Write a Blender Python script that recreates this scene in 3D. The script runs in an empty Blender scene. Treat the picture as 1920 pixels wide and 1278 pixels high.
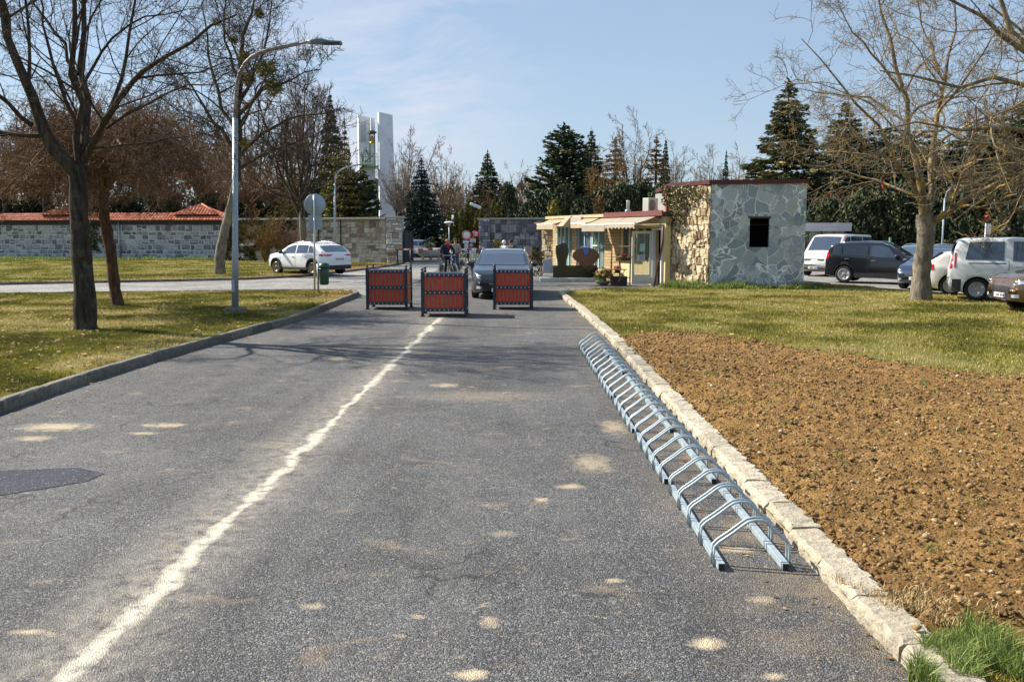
import bpy, bmesh, math, random
import numpy as np
from mathutils import Vector, Matrix
R = math.radians
rng = np.random.default_rng(7)
random.seed(7)
S = bpy.context.scene
C = S.collection
# ------------------------------------------------------------ camera
F, HOR, CH = 1680.0, 437.0, 2.0          # focal length in photo pixels, horizon row, eye height
PITCH = math.atan((639 - HOR) / F)
cam = bpy.data.cameras.new("camera"); camo = bpy.data.objects.new("camera", cam); C.objects.link(camo)
cam.sensor_width = 36; cam.lens = F / 1920 * 36; cam.clip_start = 0.1; cam.clip_end = 3000
camo.location = (0, 0, CH); camo.rotation_euler = (R(90) - PITCH, 0, 0)
S.camera = camo
# ------------------------------------------------------------ light
SUN_AZ, SUN_EL = R(-67), R(39)           # azimuth from +Y, clockwise positive
sv = Vector((math.sin(SUN_AZ) * math.cos(SUN_EL), math.cos(SUN_AZ) * math.cos(SUN_EL), math.sin(SUN_EL)))
W = bpy.data.worlds.new("World"); S.world = W; W.use_nodes = True
wn, wl = W.node_tree.nodes, W.node_tree.links
bg = wn["Background"]
sky = wn.new("ShaderNodeTexSky"); sky.sky_type = 'NISHITA'; sky.sun_disc = False
sky.sun_elevation = SUN_EL; sky.sun_rotation = SUN_AZ
sky.air_density = 1.0; sky.dust_density = 0.6; sky.ozone_density = 1.6; sky.altitude = 200
tc = wn.new("ShaderNodeTexCoord")
mp = wn.new("ShaderNodeMapping"); mp.inputs['Scale'].default_value = (1.0, 1.0, 3.2); mp.inputs['Location'].default_value = (0.3, 0.1, 0.2)
wl.new(tc.outputs['Generated'], mp.inputs[0])
cn = wn.new("ShaderNodeTexNoise"); cn.inputs['Scale'].default_value = 3.2; cn.inputs['Detail'].default_value = 9; cn.inputs['Roughness'].default_value = 0.62
cn.inputs['Distortion'].default_value = 0.4
wl.new(mp.outputs[0], cn.inputs[0])
cr = wn.new("ShaderNodeMapRange"); cr.inputs[1].default_value = 0.40; cr.inputs[2].default_value = 0.72; cr.inputs[3].default_value = 0.0; cr.inputs[4].default_value = 0.95
wl.new(cn.outputs[0], cr.inputs[0])
# thin cirrus bank: only round one direction of the sky (low, left of the tower)
vm = wn.new("ShaderNodeVectorMath"); vm.operation = 'DISTANCE'
cd = Vector(((745 - 960) / F, 1.0, (437 - 165) / F)).normalized()
vm.inputs[1].default_value = cd[:]; wl.new(tc.outputs['Generated'], vm.inputs[0])
cm = wn.new("ShaderNodeMapRange"); cm.inputs[1].default_value = 0.03; cm.inputs[2].default_value = 0.19; cm.inputs[3].default_value = 1.9; cm.inputs[4].default_value = 0.10
wl.new(vm.outputs['Value'], cm.inputs[0])
mu = wn.new("ShaderNodeMath"); mu.operation = 'MULTIPLY'; mu.use_clamp = True
wl.new(cr.outputs[0], mu.inputs[0]); wl.new(cm.outputs[0], mu.inputs[1])
hz = wn.new("ShaderNodeMix"); hz.data_type = 'RGBA'; hz.inputs['Factor'].default_value = 0.62
wl.new(sky.outputs[0], hz.inputs['A']); hz.inputs['B'].default_value = (2.5, 3.35, 4.5, 1)     # even spring haze in the air
mx = wn.new("ShaderNodeMix"); mx.data_type = 'RGBA'
wl.new(mu.outputs[0], mx.inputs['Factor']); wl.new(hz.outputs['Result'], mx.inputs['A'])
mx.inputs['B'].default_value = (4.7, 4.9, 5.6, 1)
wl.new(mx.outputs['Result'], bg.inputs[0])
bg.inputs[1].default_value = 0.088
sl = bpy.data.lights.new("sun", 'SUN'); sl.energy = 5.0; sl.angle = R(0.55); sl.color = (1.0, 0.93, 0.82)
so = bpy.data.objects.new("sun", sl); C.objects.link(so); so.rotation_euler = sv.to_track_quat('Z', 'Y').to_euler()
S.view_settings.view_transform = 'Standard'; S.view_settings.look = 'None'; S.view_settings.exposure = 0.88; S.view_settings.gamma = 1
S.render.engine = 'CYCLES'
S.cycles.max_bounces = 6; S.cycles.transparent_max_bounces = 12; S.cycles.caustics_reflective = False; S.cycles.caustics_refractive = False
S.cycles.use_denoising = True
# ------------------------------------------------------------ placing helpers
sp, cp = math.sin(PITCH), math.cos(PITCH)
def ray(px, py):
    u, v = (px - 960) / F, (639 - py) / F
    return Vector((u, cp + v * sp, -sp + v * cp))
def G(px, py, z=0.0):                    # the ground point seen at a photo pixel
    d = ray(px, py); t = (CH - z) / -d.z
    return Vector((d.x * t, d.y * t, z))
def P(px, py, Y):                        # the point seen at a photo pixel, Y metres away
    d = ray(px, py); t = Y / d.y
    return Vector((d.x * t, Y, CH + d.z * t))
# ------------------------------------------------------------ materials
def _n(nt, t, **k):
    n = nt.nodes.new(t)
    for a, v in k.items(): setattr(n, a, v)
    return n
def new_mat(name):
    m = bpy.data.materials.new(name); m.use_nodes = True
    nt = m.node_tree; b = nt.nodes["Principled BSDF"]
    return m, nt, b
def noise(nt, scale, detail=4, rough=0.55, vec=None, dist=0.0):
    n = _n(nt, "ShaderNodeTexNoise"); n.inputs['Scale'].default_value = scale; n.inputs['Detail'].default_value = detail
    n.inputs['Roughness'].default_value = rough; n.inputs['Distortion'].default_value = dist
    if vec is None:
        t = _n(nt, "ShaderNodeTexCoord"); vec = t.outputs['Object']
    nt.links.new(vec, n.inputs[0]); return n.outputs[0]
def ramp(nt, fac, stops):
    r = _n(nt, "ShaderNodeValToRGB"); e = r.color_ramp.elements
    while len(e) < len(stops): e.new(0.5)
    for el, (p, c) in zip(e, stops):
        el.position = p; el.color = (*c, 1) if len(c) == 3 else c
    nt.links.new(fac, r.inputs[0]); return r.outputs[0]
def mixc(nt, fac, a, b, mode='MIX'):
    m = _n(nt, "ShaderNodeMix", data_type='RGBA', blend_type=mode)
    for s, v in (('Factor', fac), ('A', a), ('B', b)):
        if isinstance(v, (int, float)): m.inputs[s].default_value = v
        elif isinstance(v, tuple): m.inputs[s].default_value = (*v, 1) if len(v) == 3 else v
        else: nt.links.new(v, m.inputs[s])
    return m.outputs['Result']
def mrange(nt, v, a, b, c=0.0, d=1.0):
    m = _n(nt, "ShaderNodeMapRange"); nt.links.new(v, m.inputs[0])
    for i, x in enumerate((a, b, c, d)): m.inputs[i + 1].default_value = x
    return m.outputs[0]
def mth(nt, op, a, b=None, clamp=False):
    m = _n(nt, "ShaderNodeMath", operation=op); m.use_clamp = clamp
    for i, v in enumerate((a, b)):
        if v is None: continue
        if isinstance(v, (int, float)): m.inputs[i].default_value = v
        else: nt.links.new(v, m.inputs[i])
    return m.outputs[0]
def bump(nt, b, h, strength=0.4, dist=0.02):
    n = _n(nt, "ShaderNodeBump"); n.inputs['Strength'].default_value = strength; n.inputs['Distance'].default_value = dist
    nt.links.new(h, n.inputs['Height']); nt.links.new(n.outputs[0], b.inputs['Normal'])
def mat(name, col, rough=0.6, metal=0.0, var=0.25, scale=6.0, bmp=0.0, bscale=40.0, col2=None, spec=0.5, coat=0.0, emit=None):
    m, nt, b = new_mat(name)
    b.inputs['Roughness'].default_value = rough; b.inputs['Metallic'].default_value = metal
    b.inputs['Specular IOR Level'].default_value = spec; b.inputs['Coat Weight'].default_value = coat
    b.inputs['Coat Roughness'].default_value = 0.04
    if var > 0 or col2:
        c2 = col2 or tuple(max(0, c * (1 - var)) for c in col); c1 = col if col2 else tuple(min(1, c * (1 + var * .5)) for c in col)
        f = mrange(nt, noise(nt, scale, 6, 0.65), 0.3, 0.7)
        nt.links.new(mixc(nt, f, c2, c1), b.inputs['Base Color'])
    else:
        b.inputs['Base Color'].default_value = (*col, 1)
    if bmp: bump(nt, b, noise(nt, bscale, 5, 0.6), bmp, 0.01)
    if emit: b.inputs['Emission Color'].default_value = (*emit[0], 1); b.inputs['Emission Strength'].default_value = emit[1]
    return m
def tint_mat(name, stops, rough=0.75, nscale=8.0, namt=0.35, bmp=0.0, bscale=30.0, spec=0.3, transl=0.0):
    """colour from the per-face attribute 'tint' (each stone / leaf has its own colour) with fine noise over it"""
    m, nt, b = new_mat(name)
    a = _n(nt, "ShaderNodeAttribute", attribute_name='tint')
    c = ramp(nt, a.outputs['Fac'], stops)
    if namt:
        g = mrange(nt, noise(nt, nscale, 5, 0.65), 0.3, 0.7, 1 - namt, 1 + namt * .6)
        mm = _n(nt, "ShaderNodeVectorMath", operation='SCALE'); nt.links.new(c, mm.inputs[0]); nt.links.new(g, mm.inputs['Scale']); c = mm.outputs[0]
    nt.links.new(c, b.inputs['Base Color']); b.inputs['Roughness'].default_value = rough; b.inputs['Specular IOR Level'].default_value = spec
    if bmp: bump(nt, b, noise(nt, bscale, 6, 0.65), bmp, 0.03)
    if transl:
        t = _n(nt, "ShaderNodeBsdfTranslucent"); nt.links.new(c, t.inputs[0])
        ms = _n(nt, "ShaderNodeMixShader"); ms.inputs[0].default_value = transl
        nt.links.new(b.outputs[0], ms.inputs[1]); nt.links.new(t.outputs[0], ms.inputs[2])
        nt.links.new(ms.outputs[0], nt.nodes["Material Output"].inputs[0])
    return m
# ------------------------------------------------------------ mesh helpers
def tag(o, label=None, cat=None, group=None, kind=None):
    if label: o['label'] = label
    if cat: o['category'] = cat
    if group: o['group'] = group
    if kind: o['kind'] = kind
    return o
def link(o, parent=None):
    C.objects.link(o)
    if parent is not None: o.parent = parent
    return o
def thing(name, label, cat, loc=(0, 0, 0), rz=0.0, group=None):
    o = bpy.data.objects.new(name, None); link(o); o.location = loc; o.rotation_euler = (0, 0, rz); o.empty_display_size = 0.3
    return tag(o, label, cat, group)
def np_mesh(name, V, Fs, m, parent=None, smooth=False, tint=None):
    """V (n,3); Fs: list of (k,c) int arrays, one per face size"""
    me = bpy.data.meshes.new(name); V = np.asarray(V, np.float32)
    Fs = [np.asarray(f, np.int32) for f in (Fs if isinstance(Fs, list) else [Fs]) if len(f)]
    me.vertices.add(len(V)); me.vertices.foreach_set('co', V.ravel())
    nl = sum(f.size for f in Fs); nf = sum(len(f) for f in Fs)
    me.loops.add(nl); me.polygons.add(nf)
    me.loops.foreach_set('vertex_index', np.concatenate([f.ravel() for f in Fs]))
    tot = np.concatenate([np.full(len(f), f.shape[1], np.int32) for f in Fs])
    st = np.concatenate([[0], np.cumsum(tot)[:-1]]).astype(np.int32)
    me.polygons.foreach_set('loop_start', st); me.polygons.foreach_set('loop_total', tot)
    if smooth: me.polygons.foreach_set('use_smooth', np.ones(nf, bool))
    if tint is not None:
        a = me.attributes.new('tint', 'FLOAT', 'FACE'); a.data.foreach_set('value', np.asarray(tint, np.float32))
    me.update(calc_edges=True)
    for x in (m if isinstance(m, (list, tuple)) else [m]): me.materials.append(x)
    o = bpy.data.objects.new(name, me); return link(o, parent)
class MB:
    def __init__(s): s.v = []; s.f = []; s.t = []; s.sm = []
    def add(s, vs, fs, tint=0.5, smooth=False, M=None):
        b = len(s.v)
        for v in vs:
            v = Vector(v); s.v.append(tuple(M @ v) if M is not None else tuple(v))
        for f in fs: s.f.append([b + i for i in f]); s.t.append(tint); s.sm.append(smooth)
        return s
    def box(s, c, size, rz=0.0, M=None, tint=0.5, taper=1.0, bev=0.0):
        x, y, z = size[0] / 2, size[1] / 2, size[2] / 2; T = taper
        T0 = Matrix.Translation(Vector(c)) @ Matrix.Rotation(rz, 4, 'Z')
        if M is not None: T0 = M @ T0
        if bev <= 0:
            vs = [(-x, -y, -z), (x, -y, -z), (x, y, -z), (-x, y, -z), (-x * T, -y * T, z), (x * T, -y * T, z), (x * T, y * T, z), (-x * T, y * T, z)]
            s.add(vs, [(0, 3, 2, 1), (4, 5, 6, 7), (0, 1, 5, 4), (1, 2, 6, 5), (2, 3, 7, 6), (3, 0, 4, 7)], tint, False, T0)
        else:
            b = min(bev, x * .49, y * .49, z * .49); bm = bmesh.new(); bmesh.ops.create_cube(bm, size=1)
            for v in bm.verts: v.co = Vector((v.co.x * 2 * x, v.co.y * 2 * y, v.co.z * 2 * z))
            bmesh.ops.bevel(bm, geom=bm.edges[:] , offset=b, segments=2, affect='EDGES', profile=.5)
            s.add([v.co for v in bm.verts], [[v.index for v in f.verts] for f in bm.faces], tint, False, T0); bm.free()
        return s
    def bar(s, p, q, w, h=None, tint=0.5):       # square bar between two points
        p, q = Vector(p), Vector(q); h = h or w; d = (q - p); L = d.length
        M = Matrix.Translation((p + q) / 2) @ d.to_track_quat('X', 'Z').to_matrix().to_4x4()
        return s.box((0, 0, 0), (L, w, h), M=M, tint=tint)
    def tube(s, pts, r, n=8, cap=True, tint=0.5):
        pts = [Vector(p) for p in pts]; k = len(pts); rs = [r] * k if isinstance(r, (int, float)) else r
        rings = []; up = Vector((0, 0, 1)); vs = []
        d0 = (pts[-1] - pts[0]); 
        if d0.length < 1e-6: d0 = pts[1] - pts[0]
        if abs(d0.normalized().z) > .9: up = Vector((0, 1, 0))
        for i, p in enumerate(pts):
            d = (pts[min(i + 1, k - 1)] - pts[max(i - 1, 0)]).normalized()
            a = d.cross(up)
            if a.length < 1e-3: a = d.cross(Vector((1, 0.3, 0)))
            a.normalize(); b = d.cross(a)
            for j in range(n):
                t = 2 * math.pi * j / n; vs.append(p + (a * math.cos(t) + b * math.sin(t)) * rs[i])
        fs = [(i * n + j, i * n + (j + 1) % n, (i + 1) * n + (j + 1) % n, (i + 1) * n + j) for i in range(k - 1) for j in range(n)]
        s.add(vs, fs, tint, True)
        if cap: s.add(vs[:n], [list(range(n))[::-1]], tint); s.add(vs[-n:], [list(range(n))], tint)
        return s
    def lathe(s, prof, n=20, c=(0, 0, 0), M=None, tint=0.5, smooth=True):
        vs = []; T0 = Matrix.Translation(Vector(c)); T0 = M @ T0 if M is not None else T0
        for r, z in prof:
            for j in range(n): t = 2 * math.pi * j / n; vs.append((r * math.cos(t), r * math.sin(t), z))
        k = len(prof)
        fs = [(i * n + j, i * n + (j + 1) % n, (i + 1) * n + (j + 1) % n, (i + 1) * n + j) for i in range(k - 1) for j in range(n)]
        if prof[0][0] > 1e-5: fs.append(list(range(n))[::-1])
        if prof[-1][0] > 1e-5: fs.append([(k - 1) * n + j for j in range(n)])
        return s.add(vs, fs, tint, smooth, T0)
    def ell(s, c, r, M=None, n=14, tint=0.5, zmin=-1.0):
        m = n // 2; T0 = Matrix.Translation(Vector(c)); T0 = (M @ T0) if M is not None else T0
        r = (r, r, r) if isinstance(r, (int, float)) else r
        vs = []
        for i in range(m + 1):
            ph = -math.pi / 2 + math.pi * i / m
            for j in range(n):
                t = 2 * math.pi * j / n
                vs.append((r[0] * math.cos(ph) * math.cos(t), r[1] * math.cos(ph) * math.sin(t), r[2] * max(zmin, math.sin(ph))))
        fs = [(i * n + j, i * n + (j + 1) % n, (i + 1) * n + (j + 1) % n, (i + 1) * n + j) for i in range(m) for j in range(n)]
        return s.add(vs, fs, tint, True, T0)
    def prism(s, pts, M=None, depth=0.1, tint=0.5):   # 2-D outline in local XZ, extruded along local +Y
        n = len(pts); vs = [(x, 0, z) for x, z in pts] + [(x, depth, z) for x, z in pts]
        fs = [list(range(n)), list(range(n, 2 * n))[::-1]] + [(j, j + n, (j + 1) % n + n, (j + 1) % n) for j in range(n)]
        return s.add(vs, fs, tint, False, M)
    def build(s, name, m, parent=None, tint=False):
        me = bpy.data.meshes.new(name); me.from_pydata(s.v, [], s.f)
        me.polygons.foreach_set('use_smooth', s.sm)
        if tint:
            a = me.attributes.new('tint', 'FLOAT', 'FACE'); a.data.foreach_set('value', np.array(s.t, np.float32))
        for x in (m if isinstance(m, (list, tuple)) else [m]): me.materials.append(x)
        bm = bmesh.new(); bm.from_mesh(me); bmesh.ops.remove_doubles(bm, verts=bm.verts, dist=1e-5)
        bmesh.ops.recalc_face_normals(bm, faces=bm.faces); bm.to_mesh(me); bm.free(); me.update()
        return link(bpy.data.objects.new(name, me), parent)
def copy_tree(o, parent=None):
    c = o.copy(); C.objects.link(c)
    if parent is not None: c.parent = parent
    for ch in list(o.children): copy_tree(ch, c)
    return c
def text_mesh(name, s, size, m, parent, M, thick=0.002):
    cu = bpy.data.curves.new(name, 'FONT'); cu.body = s; cu.size = size; cu.extrude = thick; cu.align_x = 'CENTER'; cu.align_y = 'CENTER'
    t = bpy.data.objects.new(name, cu); C.objects.link(t); dg = bpy.context.evaluated_depsgraph_get()
    me = bpy.data.meshes.new_from_object(t.evaluated_get(dg)); bpy.data.objects.remove(t); me.materials.clear(); me.materials.append(m)
    me.transform(M); o = bpy.data.objects.new(name, me); return link(o, parent)
# smooth value noise in numpy for real relief
def vnoise(x, y, seed=0):
    xi = np.floor(x).astype(np.int64); yi = np.floor(y).astype(np.int64); fx = x - xi; fy = y - yi
    def h(a, b):
        n = (a * 374761393 + b * 668265263 + seed * 1442695) & 0xffffffff
        n = ((n ^ (n >> 13)) * 1274126177) & 0xffffffff
        return ((n ^ (n >> 16)) & 0xffff) / 65535.0
    fx = fx * fx * (3 - 2 * fx); fy = fy * fy * (3 - 2 * fy)
    return (h(xi, yi) * (1 - fx) + h(xi + 1, yi) * fx) * (1 - fy) + (h(xi, yi + 1) * (1 - fx) + h(xi + 1, yi + 1) * fx) * fy
def fbm(x, y, o=4, seed=0):
    s = 0; a = .5
    for i in range(o): s = s + a * vnoise(x * 2 ** i, y * 2 ** i, seed + i * 17); a *= .5
    return s / (1 - .5 ** o)
def inpoly(x, y, poly):
    ins = np.zeros(np.shape(x), bool); n = len(poly)
    for i in range(n):
        x0, y0 = poly[i][:2]; x1, y1 = poly[(i + 1) % n][:2]
        if y0 == y1: continue
        c = ((y0 > y) != (y1 > y)) & (x < (x1 - x0) * (y - y0) / (y1 - y0) + x0); ins ^= c
    return ins
def sheet(name, poly, z, m):
    me = bpy.data.meshes.new(name); me.from_pydata([(p[0], p[1], z) for p in poly], [], [list(range(len(poly)))]); me.materials.append(m)
    bm = bmesh.new(); bm.from_mesh(me); bmesh.ops.recalc_face_normals(bm, faces=bm.faces)
    for f in bm.faces:
        if f.normal.z < 0: f.normal_flip()
    bmesh.ops.triangulate(bm, faces=bm.faces); bm.to_mesh(me); bm.free()
    o = link(bpy.data.objects.new(name, me)); o['kind'] = 'structure'; return o
# ============================================================ GROUND
SPOTS = []
for px, py, rx, ry, k_ in ((1325, 1205, .07, .06, .95), (882, 1264, .08, .04, .9), (50, 1184, .09, .03, .8), (105, 800, .34, .16, .75), (60, 822, .18, .10, .6), (310, 797, .22, .10, .7), (268, 812, .14, .06, .65), (1015, 936, .05, .05, .7), (1068, 912, .10, .07, .6), (1150, 1088, .06, .03, .6), (1448, 1266, .05, .03, .7), (920, 1165, .05, .07, .5), (835, 722, .16, .14, .6), (900, 742, .8, .35, .2), (1110, 868, .16, .3, .45), (590, 1136, .06, .04, .5), (1380, 1030, .12, .05, .7), (1150, 800, .12, .3, .5), (1430, 1124, .08, .05, .5), (640, 672, .2, .2, .35), (940, 1000, .10, .05, .35)):
    g_ = G(px, py); SPOTS.append((g_.x, g_.y, rx, ry, k_))
def asphalt_mat(name, base, spots=True, line=False):
    m, nt, b = new_mat(name); t = _n(nt, "ShaderNodeTexCoord"); vec = t.outputs['Object']
    v = _n(nt, "ShaderNodeTexVoronoi"); v.inputs['Scale'].default_value = 125; nt.links.new(vec, v.inputs[0])
    v2 = _n(nt, "ShaderNodeTexVoronoi"); v2.inputs['Scale'].default_value = 75; nt.links.new(vec, v2.inputs[0])
    sp_ = _n(nt, "ShaderNodeSeparateColor"); nt.links.new(v.outputs['Color'], sp_.inputs[0])
    sp2 = _n(nt, "ShaderNodeSeparateColor"); nt.links.new(v2.outputs['Color'], sp2.inputs[0])
    g = mrange(nt, mth(nt, 'POWER', sp_.outputs[0], 2.5), 0, 1, 0.46, 2.2)
    g2 = mrange(nt, sp2.outputs[1], 0, 1, 0.72, 1.28)
    big = mrange(nt, noise(nt, 0.45, 6, 0.65, vec, .5), 0.34, 0.66, 0.66, 1.22)
    mid = mrange(nt, noise(nt, 3.5, 6, 0.7, vec), 0.3, 0.7, 0.82, 1.18)
    k = mth(nt, 'MULTIPLY', mth(nt, 'MULTIPLY', g, g2), mth(nt, 'MULTIPLY', big, mid))
    sc = _n(nt, "ShaderNodeVectorMath", operation='SCALE'); sc.inputs[0].default_value = base; nt.links.new(k, sc.inputs['Scale'])
    c = sc.outputs[0]
    sx = _n(nt, "ShaderNodeSeparateXYZ"); nt.links.new(vec, sx.inputs[0]); X, Y = sx.outputs[0], sx.outputs[1]
    # small pale flecks and pebbles
    fl = mrange(nt, sp2.outputs[0], 0.965, 0.985); c = mixc(nt, mth(nt, 'MULTIPLY', fl, 0.55), c, (0.42, 0.36, 0.27))
    if spots:
        mpn = _n(nt, "ShaderNodeMapping"); mpn.inputs['Scale'].default_value = (1.0, 1.5, 1); nt.links.new(vec, mpn.inputs[0])
        st = noise(nt, 1.6, 7, 0.62, mpn.outputs[0], 0.6)
        c = mixc(nt, mrange(nt, st, 0.60, 0.74, 0, 0.60), c, (0.40, 0.29, 0.17))
        st2 = noise(nt, 4.5, 5, 0.6, mpn.outputs[0], 0.3)
        c = mixc(nt, mrange(nt, st2, 0.655, 0.72, 0, 0.62), c, (0.48, 0.37, 0.24))
        # tyre-polished lanes and long drag streaks
        sm = _n(nt, "ShaderNodeMapping"); sm.inputs['Scale'].default_value = (2.6, .12, 1); nt.links.new(vec, sm.inputs[0])
        c = mixc(nt, mrange(nt, noise(nt, 1, 5, .6, sm.outputs[0]), .48, .68, 0, .22), c, (0.20, 0.19, 0.175))
        # hairline cracks, only in places
        vc = _n(nt, "ShaderNodeTexVoronoi", feature='DISTANCE_TO_EDGE'); vc.inputs['Scale'].default_value = .55
        wd2 = _n(nt, "ShaderNodeVectorMath", operation='MULTIPLY_ADD'); wn_ = _n(nt, "ShaderNodeTexNoise"); wn_.inputs['Scale'].default_value = 2.2; wn_.inputs['Detail'].default_value = 5; nt.links.new(vec, wn_.inputs[0]); nt.links.new(wn_.outputs['Color'], wd2.inputs[0]); wd2.inputs[1].default_value = (.7, .7, 0); nt.links.new(vec, wd2.inputs[2]); nt.links.new(wd2.outputs[0], vc.inputs[0])
        ck = mth(nt, 'MULTIPLY', mrange(nt, vc.outputs['Distance'], .003, .007, 1, 0), mrange(nt, noise(nt, .35, 3, .5, vec), .5, .58, 0, .7)); c = mixc(nt, ck, c, (.02, .02, .02))
        # spilled sand and patched hollows where the photo shows them
        for (sx_, sy_, rx, ry, k_) in SPOTS:
            vs_ = _n(nt, "ShaderNodeVectorMath", operation='MULTIPLY_ADD'); nt.links.new(vec, vs_.inputs[0]); vs_.inputs[1].default_value = (1 / rx, 1 / ry, 0); vs_.inputs[2].default_value = (-sx_ / rx, -sy_ / ry, 0)
            ln_ = _n(nt, "ShaderNodeVectorMath", operation='LENGTH'); nt.links.new(vs_.outputs[0], ln_.inputs[0])
            dd = mth(nt, 'ADD', ln_.outputs['Value'], mth(nt, 'MULTIPLY', mth(nt, 'SUBTRACT', noise(nt, 9, 7, .75, vec), .5), 3.4))
            c = mixc(nt, mrange(nt, dd, .35, 1.35, k_, 0), c, (0.62, 0.50, 0.33))
        # sand drifting in along the right kerb
        ed = mth(nt, 'MULTIPLY', mrange(nt, X, 0.9, 2.0, 0, 1), mrange(nt, noise(nt, 2.2, 6, 0.7, vec), 0.42, 0.62, 0, 0.7))
        c = mixc(nt, ed, c, (0.30, 0.22, 0.13))
    if line:
        wv = mth(nt, 'SUBTRACT', noise(nt, 1.1, 6, 0.65, vec), 0.5)
        # the worn line drifts from x=-2.06 near the viewer to x=-1.72 far off
        cx = mrange(nt, Y, 4.0, 22.0, -2.02, -1.70)
        dx = mth(nt, 'ADD', mth(nt, 'SUBTRACT', X, cx), mth(nt, 'MULTIPLY', wv, 0.32))
        wd = mrange(nt, noise(nt, 1.3, 5, 0.65, vec), 0.35, 0.65, 0.02, 0.115)
        core = mth(nt, 'SUBTRACT', 1.0, mth(nt, 'DIVIDE', mth(nt, 'ABSOLUTE', dx), wd), True)
        core = mth(nt, 'POWER', core, 0.6)
        halo = mth(nt, 'SUBTRACT', 1.0, mth(nt, 'DIVIDE', mth(nt, 'ABSOLUTE', mth(nt, 'ADD', dx, 0.06)), 0.50), True)
        tex = mrange(nt, noise(nt, 9, 6, 0.7, vec), 0.36, 0.62, 0.0, 1.0)
        yb = mrange(nt, Y, 20.0, 22.5, 1, 0)
        fin = mth(nt, 'MULTIPLY', mth(nt, 'MULTIPLY', core, mrange(nt, tex, 0, .6, .25, 1)), yb)
        c = mixc(nt, mth(nt, 'MULTIPLY', mth(nt, 'MULTIPLY', halo, tex), mth(nt, 'MULTIPLY', yb, 0.6)), c, (0.52, 0.46, 0.36))
        c = mixc(nt, mth(nt, 'MULTIPLY', fin, 0.90), c, (0.76, 0.69, 0.55))
        # thin tar seams across the road
        for yy, xx in ((20.2, -3.3), (14.6, 0.2), (25.4, 0.6)):
            dn = mth(nt, 'ADD', mth(nt, 'SUBTRACT', Y, yy), mth(nt, 'MULTIPLY', mth(nt, 'SUBTRACT', noise(nt, 1.3, 4, 0.6, vec), .5), 0.25))
            cr_ = mth(nt, 'SUBTRACT', 1.0, mth(nt, 'DIVIDE', mth(nt, 'ABSOLUTE', dn), 0.035), True)
            c = mixc(nt, mth(nt, 'MULTIPLY', cr_, 0.75), c, (0.02, 0.02, 0.022))
    nt.links.new(c, b.inputs['Base Color']); b.inputs['Roughness'].default_value = 0.78; b.inputs['Specular IOR Level'].default_value = 0.35
    hb = mth(nt, 'ADD', mth(nt, 'MULTIPLY', v.outputs['Distance'], -1.0), mth(nt, 'MULTIPLY', noise(nt, 14, 4, .6, vec), 0.6))
    bump(nt, b, hb, 0.75, 0.012)
    return m
M_ASPH = asphalt_mat("asphalt", (0.106, 0.106, 0.106), True, True)
M_ASPH2 = asphalt_mat("pale_asphalt", (0.27, 0.262, 0.245), False)
M_ASPHD = asphalt_mat("dark_bluish_asphalt", (0.030, 0.036, 0.052), False)
def lawn_mat(name, stops):
    m, nt, b = new_mat(name)
    t = _n(nt, "ShaderNodeTexCoord"); vec = t.outputs['Object']
    a = noise(nt, 0.9, 6, 0.6, vec); d = noise(nt, 22, 6, 0.75, vec)
    k = mth(nt, 'ADD', mth(nt, 'MULTIPLY', a, 0.75), mth(nt, 'MULTIPLY', d, 0.25))
    c = ramp(nt, k, stops)
    c = mixc(nt, mrange(nt, noise(nt, 60, 3, .7, vec), .35, .7, 0, .6), c, (0.03, 0.03, 0.012))
    nt.links.new(c, b.inputs['Base Color']); b.inputs['Roughness'].default_value = 0.9; b.inputs['Specular IOR Level'].default_value = 0.1
    bump(nt, b, noise(nt, 45, 5, .75, vec), 0.9, 0.03)
    return m
M_LAWN = lawn_mat("lawn_soil", [(0.36, (0.24, 0.15, 0.065)), (0.45, (0.25, 0.20, 0.06)), (0.56, (0.19, 0.19, 0.04)), (0.7, (0.14, 0.16, 0.035))])
M_FIELD = lawn_mat("field", [(0.35, (0.13, 0.10, 0.045)), (0.5, (0.14, 0.14, 0.045)), (0.65, (0.09, 0.11, 0.03))])
sheet("ground", [(-900, -60), (900, -60), (900, 1600), (-900, 1600)], -0.03, M_FIELD)
sheet("road", [(-60, -12), (62, -12), (62, 130), (-60, 130)], 0.0, M_ASPH)
# side road to the left and the pale apron in front of the gate
sheet("side_road", [(-60, 27), (-5.2, 27.2), (-4.2, 31), (-3.9, 40), (-4.4, 62), (-8, 62), (-14, 45), (-60, 42)], 0.004, M_ASPH2)
sheet("parking_area", [(10.8, 36.5), (13.4, 33), (14.2, 29.5), (15.0, 27.0), (14.3, 20.5), (60, 18), (60, 55), (10.8, 55)], 0.004, M_ASPH2)
sheet("forecourt", [(-2.2, 60), (-2.0, 36), (1.9, 33.4), (5.2, 33.0), (5.2, 60)], 0.004, asphalt_mat("forecourt_asphalt", (0.18, 0.174, 0.162), False))
sheet("dark_asphalt_sheet", [G(-60, 885), G(60, 880), G(150, 877), G(196, 888), G(165, 902), G(90, 915), G(-60, 938)], 0.004, M_ASPHD)  # thin sheet of darker, bluish asphalt colour laid on the road at left
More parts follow.
